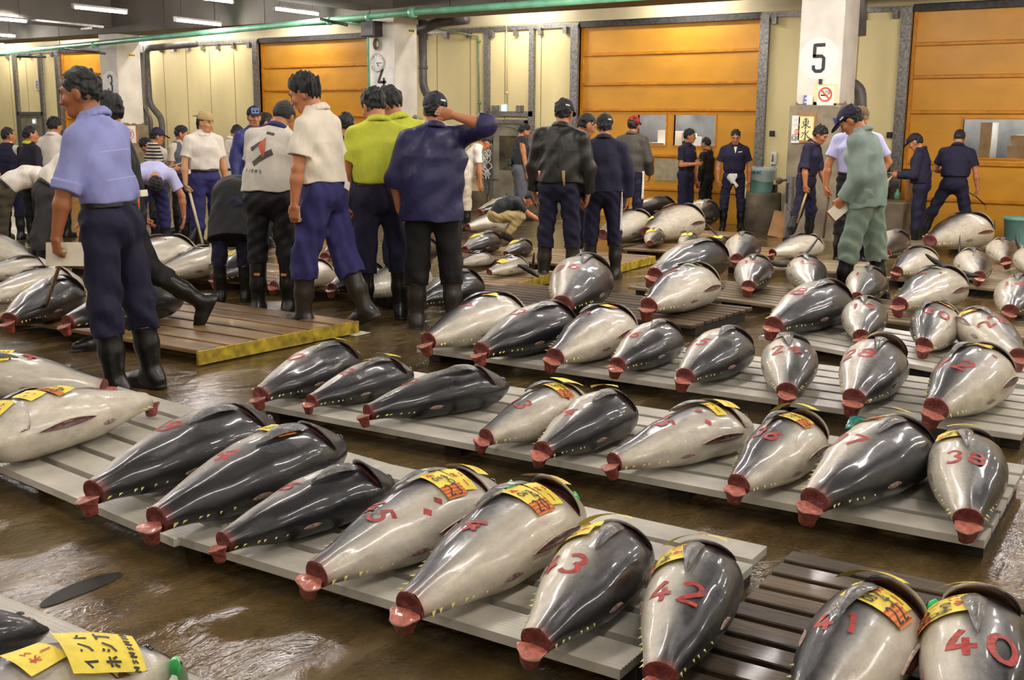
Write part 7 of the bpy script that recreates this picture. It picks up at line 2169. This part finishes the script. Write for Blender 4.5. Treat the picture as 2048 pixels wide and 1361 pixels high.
    tag(cb.build('cardboard_sheet', M['card']), 'brown cardboard sheet leaning behind the grey post', 'cardboard')
    # ---- concrete block with odds and ends right of the green workwear man
    c = W(1766, 470, WALLY-.65); z0 = floor_z(0, WALLY-.65); zt = W(1766, 402, WALLY-.65).z
    tag(MB().box((c.x-.22, WALLY-.85, z0), (c.x+.34, WALLY-.15, zt), bev=.02).build('concrete_block', M['conc']), 'square concrete block right of the man in green workwear', 'block')
    sh = place('tool_shelf', 'small cluttered wooden shelf on the concrete block', 'shelf', Vector((c.x+.06, WALLY-.45, zt)))
    MB().box((-.28, -.2, 0), (.26, .2, .02)).box((-.28, -.2, .36), (.26, .2, .385)).box((-.28, -.2, .02), (-.255, .2, .36)).box((.235, -.2, .02), (.26, .2, .36)).build('frame', M['wood'], sh)
    MB().box((-.2, -.15, .02), (-.08, .1, .20), bev=.01).build('dark_case', M['black'], sh)
    MB().lathe([(.05, .02), (.05, .12), (.02, .16), (.02, .19)], 14, Matrix.Translation((.08, -.08, 0))).build('green_bottle', M['pipe_g'], sh, True)
    MB().lathe([(.055, .385), (.055, .46), (.05, .47)], 14, Matrix.Translation((.12, -.1, 0))).build('dark_jar', M['black'], sh, True)
    MB().box((-.22, -.15, .385), (-.14, -.05, .43), bev=.006).build('small_tin', M['steel_d'], sh)
    # ---- bucket at right edge with a dark lid handle
    bp = G(2040, 492); 
    bucket(Vector((bp.x, bp.y, floor_z(bp.x, bp.y))), 'teal bucket on the floor at the right edge', .26, .42, M['teal'])
    q = W(2046, 350, 15.5)
    pp = place('dark_pole', 'dark pole rising from the teal bucket at the right edge', 'pole', Vector((bp.x+.12, bp.y, floor_z(bp.x, bp.y)+.05)))
    MB().tube([(0, 0, 0), (.03, 0, .95)], .018, 8).build('handle', M['black'], pp, True)
    MB().lathe([(.03, 0), (.10, .04), (.09, .08), (.02, .10)], 14, Matrix.Translation((.03, 0, .93))).build('mop_head', M['hook'], pp, True)
    # ---- loose fins over the fish: crescent tails
    def crescent(px0, py0, px1, py1, h0, h1, bow, wid, label, up=0.0):
        a = G(px0, py0, h0); b = G(px1, py1, h1)
        root = empty('tuna_tail_fin', Matrix.Translation(Vector((a.x, a.y, floor_z(a.x, a.y)))), label, 'fin')
        o = Vector((a.x, a.y, floor_z(a.x, a.y)))
        d = (b-a); L = d.length; d.normalize(); s = d.cross(Vector((0, 0, 1))).normalized(); u = s.cross(d)
        V = []; n = 22
        for i in range(n):
            t = i/(n-1)
            c = a+d*L*t-u*bow*4*t*(1-t)*L-o
            w = wid*(math.sin(math.pi*t)**.6*.8+.12)
            th = .012*math.sin(math.pi*t)+.003
            V += [c+u*w, c+s*th, c-u*w, c-s*th]
        F = grid_faces(n, 4, True)
        link('fin', mesh_np('fin', V, F, M['fin_b']), root)
    crescent(1520, 512, 1642, 468, .36, .50, .14, .036, 'black crescent tail fin lying over the pale tuna in front of the navy man')
    crescent(1850, 508, 1962, 553, .48, .34, .08, .036, 'long black crescent tail fin over the tuna left of tuna 16')
    crescent(1918, 526, 1920, 470, .12, .42, .05, .03, 'dark upright fin between the two tuna at right')
    crescent(1985, 485, 1990, 440, .12, .35, .05, .028, 'dark upright fin in front of the right orange door')
    crescent(2046, 512, 2032, 468, .12, .38, .08, .03, 'dark fin at the right edge near the teal bucket')
    crescent(1462, 486, 1412, 446, .12, .34, .05, .022, 'thin dark fin pointing up left of the round tuna')
    crescent(1508, 522, 1462, 492, .12, .26, .06, .028, 'dark fin leaning on the round tuna painted 12')
    crescent(1312, 412, 1290, 376, .22, .46, .05, .04, 'dark raised fin before the orange door')
    crescent(1012, 404, 1014, 386, .30, .46, .02, .045, 'black upright fin by the grey metal door')
    crescent(1035, 530, 1078, 555, .22, .10, -.05, .03, 'thin dark tail behind the small tuna by the black jacket man')
    crescent(1064, 546, 1068, 505, .10, .34, .03, .028, 'upright tail fin beside the legs of the black jacket man')
    crescent(425, 510, 436, 452, .12, .42, .03, .045, 'grey upright tail fin beside the dark smock')
    crescent(368, 500, 392, 456, .12, .36, .03, .045, 'pale upright tail fin right of the bending lavender man')
    crescent(1410, 585, 1450, 575, .22, .24, .03, .02, 'thin dark fin at the head of the pale tuna on the centre pallet')
    # ---- scraps on the floor
    for x, y, s, lb in ((716, 668, .05, 'pale scrap of paper on the wet floor under the walking boot'), ((617), 652, .03, 'small yellow scrap on the floor by the boot of the white polo man')):
        p_ = G(x, y, .004)
        tag(MB().box((p_.x-s, p_.y-s*1.6, p_.z), (p_.x+s, p_.y+s*1.6, p_.z+.004)).build('paper_scrap', M['paper'] if s > .04 else M['tag_y']), lb, 'scrap')
    # teal sheets lying behind the middle row and on the dark pallet
    def sheet(pts, label, h):
        V = [G(x, y, h+.01*math.sin(i*2.1)) for i, (x, y) in enumerate(pts)]
        c = sum(V, Vector())/4
        n = 8; VV = []
        for i in range(n):
            for j in range(n):
                u, v = i/(n-1), j/(n-1)
                q = V[0]*(1-u)*(1-v)+V[1]*u*(1-v)+V[2]*u*v+V[3]*(1-u)*v
                VV.append((q.x, q.y, q.z+.012*abs(math.sin(u*7+v*3))))
        o = link('plastic_sheet', mesh_np('plastic_sheet', VV, grid_faces(n, n), M['rib_t']), None, label, 'plastic sheet')
        md = o.modifiers.new('t', 'SOLIDIFY'); md.thickness = .003
    sheet(((1690, 858), (1700, 836), (1748, 840), (1745, 862)), 'teal plastic sheet left of the head of tuna 37', .12)
    sheet(((1798, 1228), (1802, 1212), (1862, 1218), (1862, 1234)), 'crumpled teal plastic strip between the two large tuna at lower right', .11)
    # floor drain gap and dark patch on the floor at lower left
    dp = MB()
    pts = []
    for k in range(26):
        a = 2*math.pi*k/26; pts.append((150+95*math.cos(a)*(1 if math.cos(a) > 0 else .75), 1180-32*math.cos(a)-14*math.sin(a)))
    V = [G(x, y, .0025) for x, y in pts]
    o = link('floor_hole', mesh_np('floor_hole', V, [tuple(range(26))], mat('puddle_black', (.012, .009, .006, 1), .5, .3, 20, spec=.2), False), None, 'dark leaf shaped wet hollow in the floor at lower left', 'puddle')
EXPO = 0.5
import os
VERB = bool(os.environ.get('SCENE_VERBOSE'))
LAMP = 150.0
def world():
    w = bpy.data.worlds.new('world'); SC.world = w
    w.use_nodes = True
    w.node_tree.nodes['Background'].inputs[0].default_value = (.05, .045, .04, 1)
    w.node_tree.nodes['Background'].inputs[1].default_value = .3
def make_extra_mats():
    M = MATS
    M['beyond'] = mat('lobby_grey', (.17, .17, .17, 1), .7, .4, 1.3)
    M['glow'] = mat('lobby_lamp', (1, 1, 1, 1), .5, 0, emis=(1, .97, .9, 1), estr=14)
    m, N, L, b = nt('window_glass')
    b.inputs['Base Color'].default_value = (.95, .97, .97, 1); b.inputs['Roughness'].default_value = .05
    b.inputs['Transmission Weight'].default_value = 1; b.inputs['IOR'].default_value = 1.02
    M['glass'] = m
world()
init_mats(); make_extra_mats()
add_camera()
build_room()
build_lights()
rowpal()
allfish()
if 'props' in globals(): props()
if 'people' in globals(): people()
SC.view_settings.view_transform = 'Standard'
SC.view_settings.look = 'None'
SC.view_settings.exposure = EXPO
SC.view_settings.gamma = 1
SC.view_settings.use_curve_mapping = False
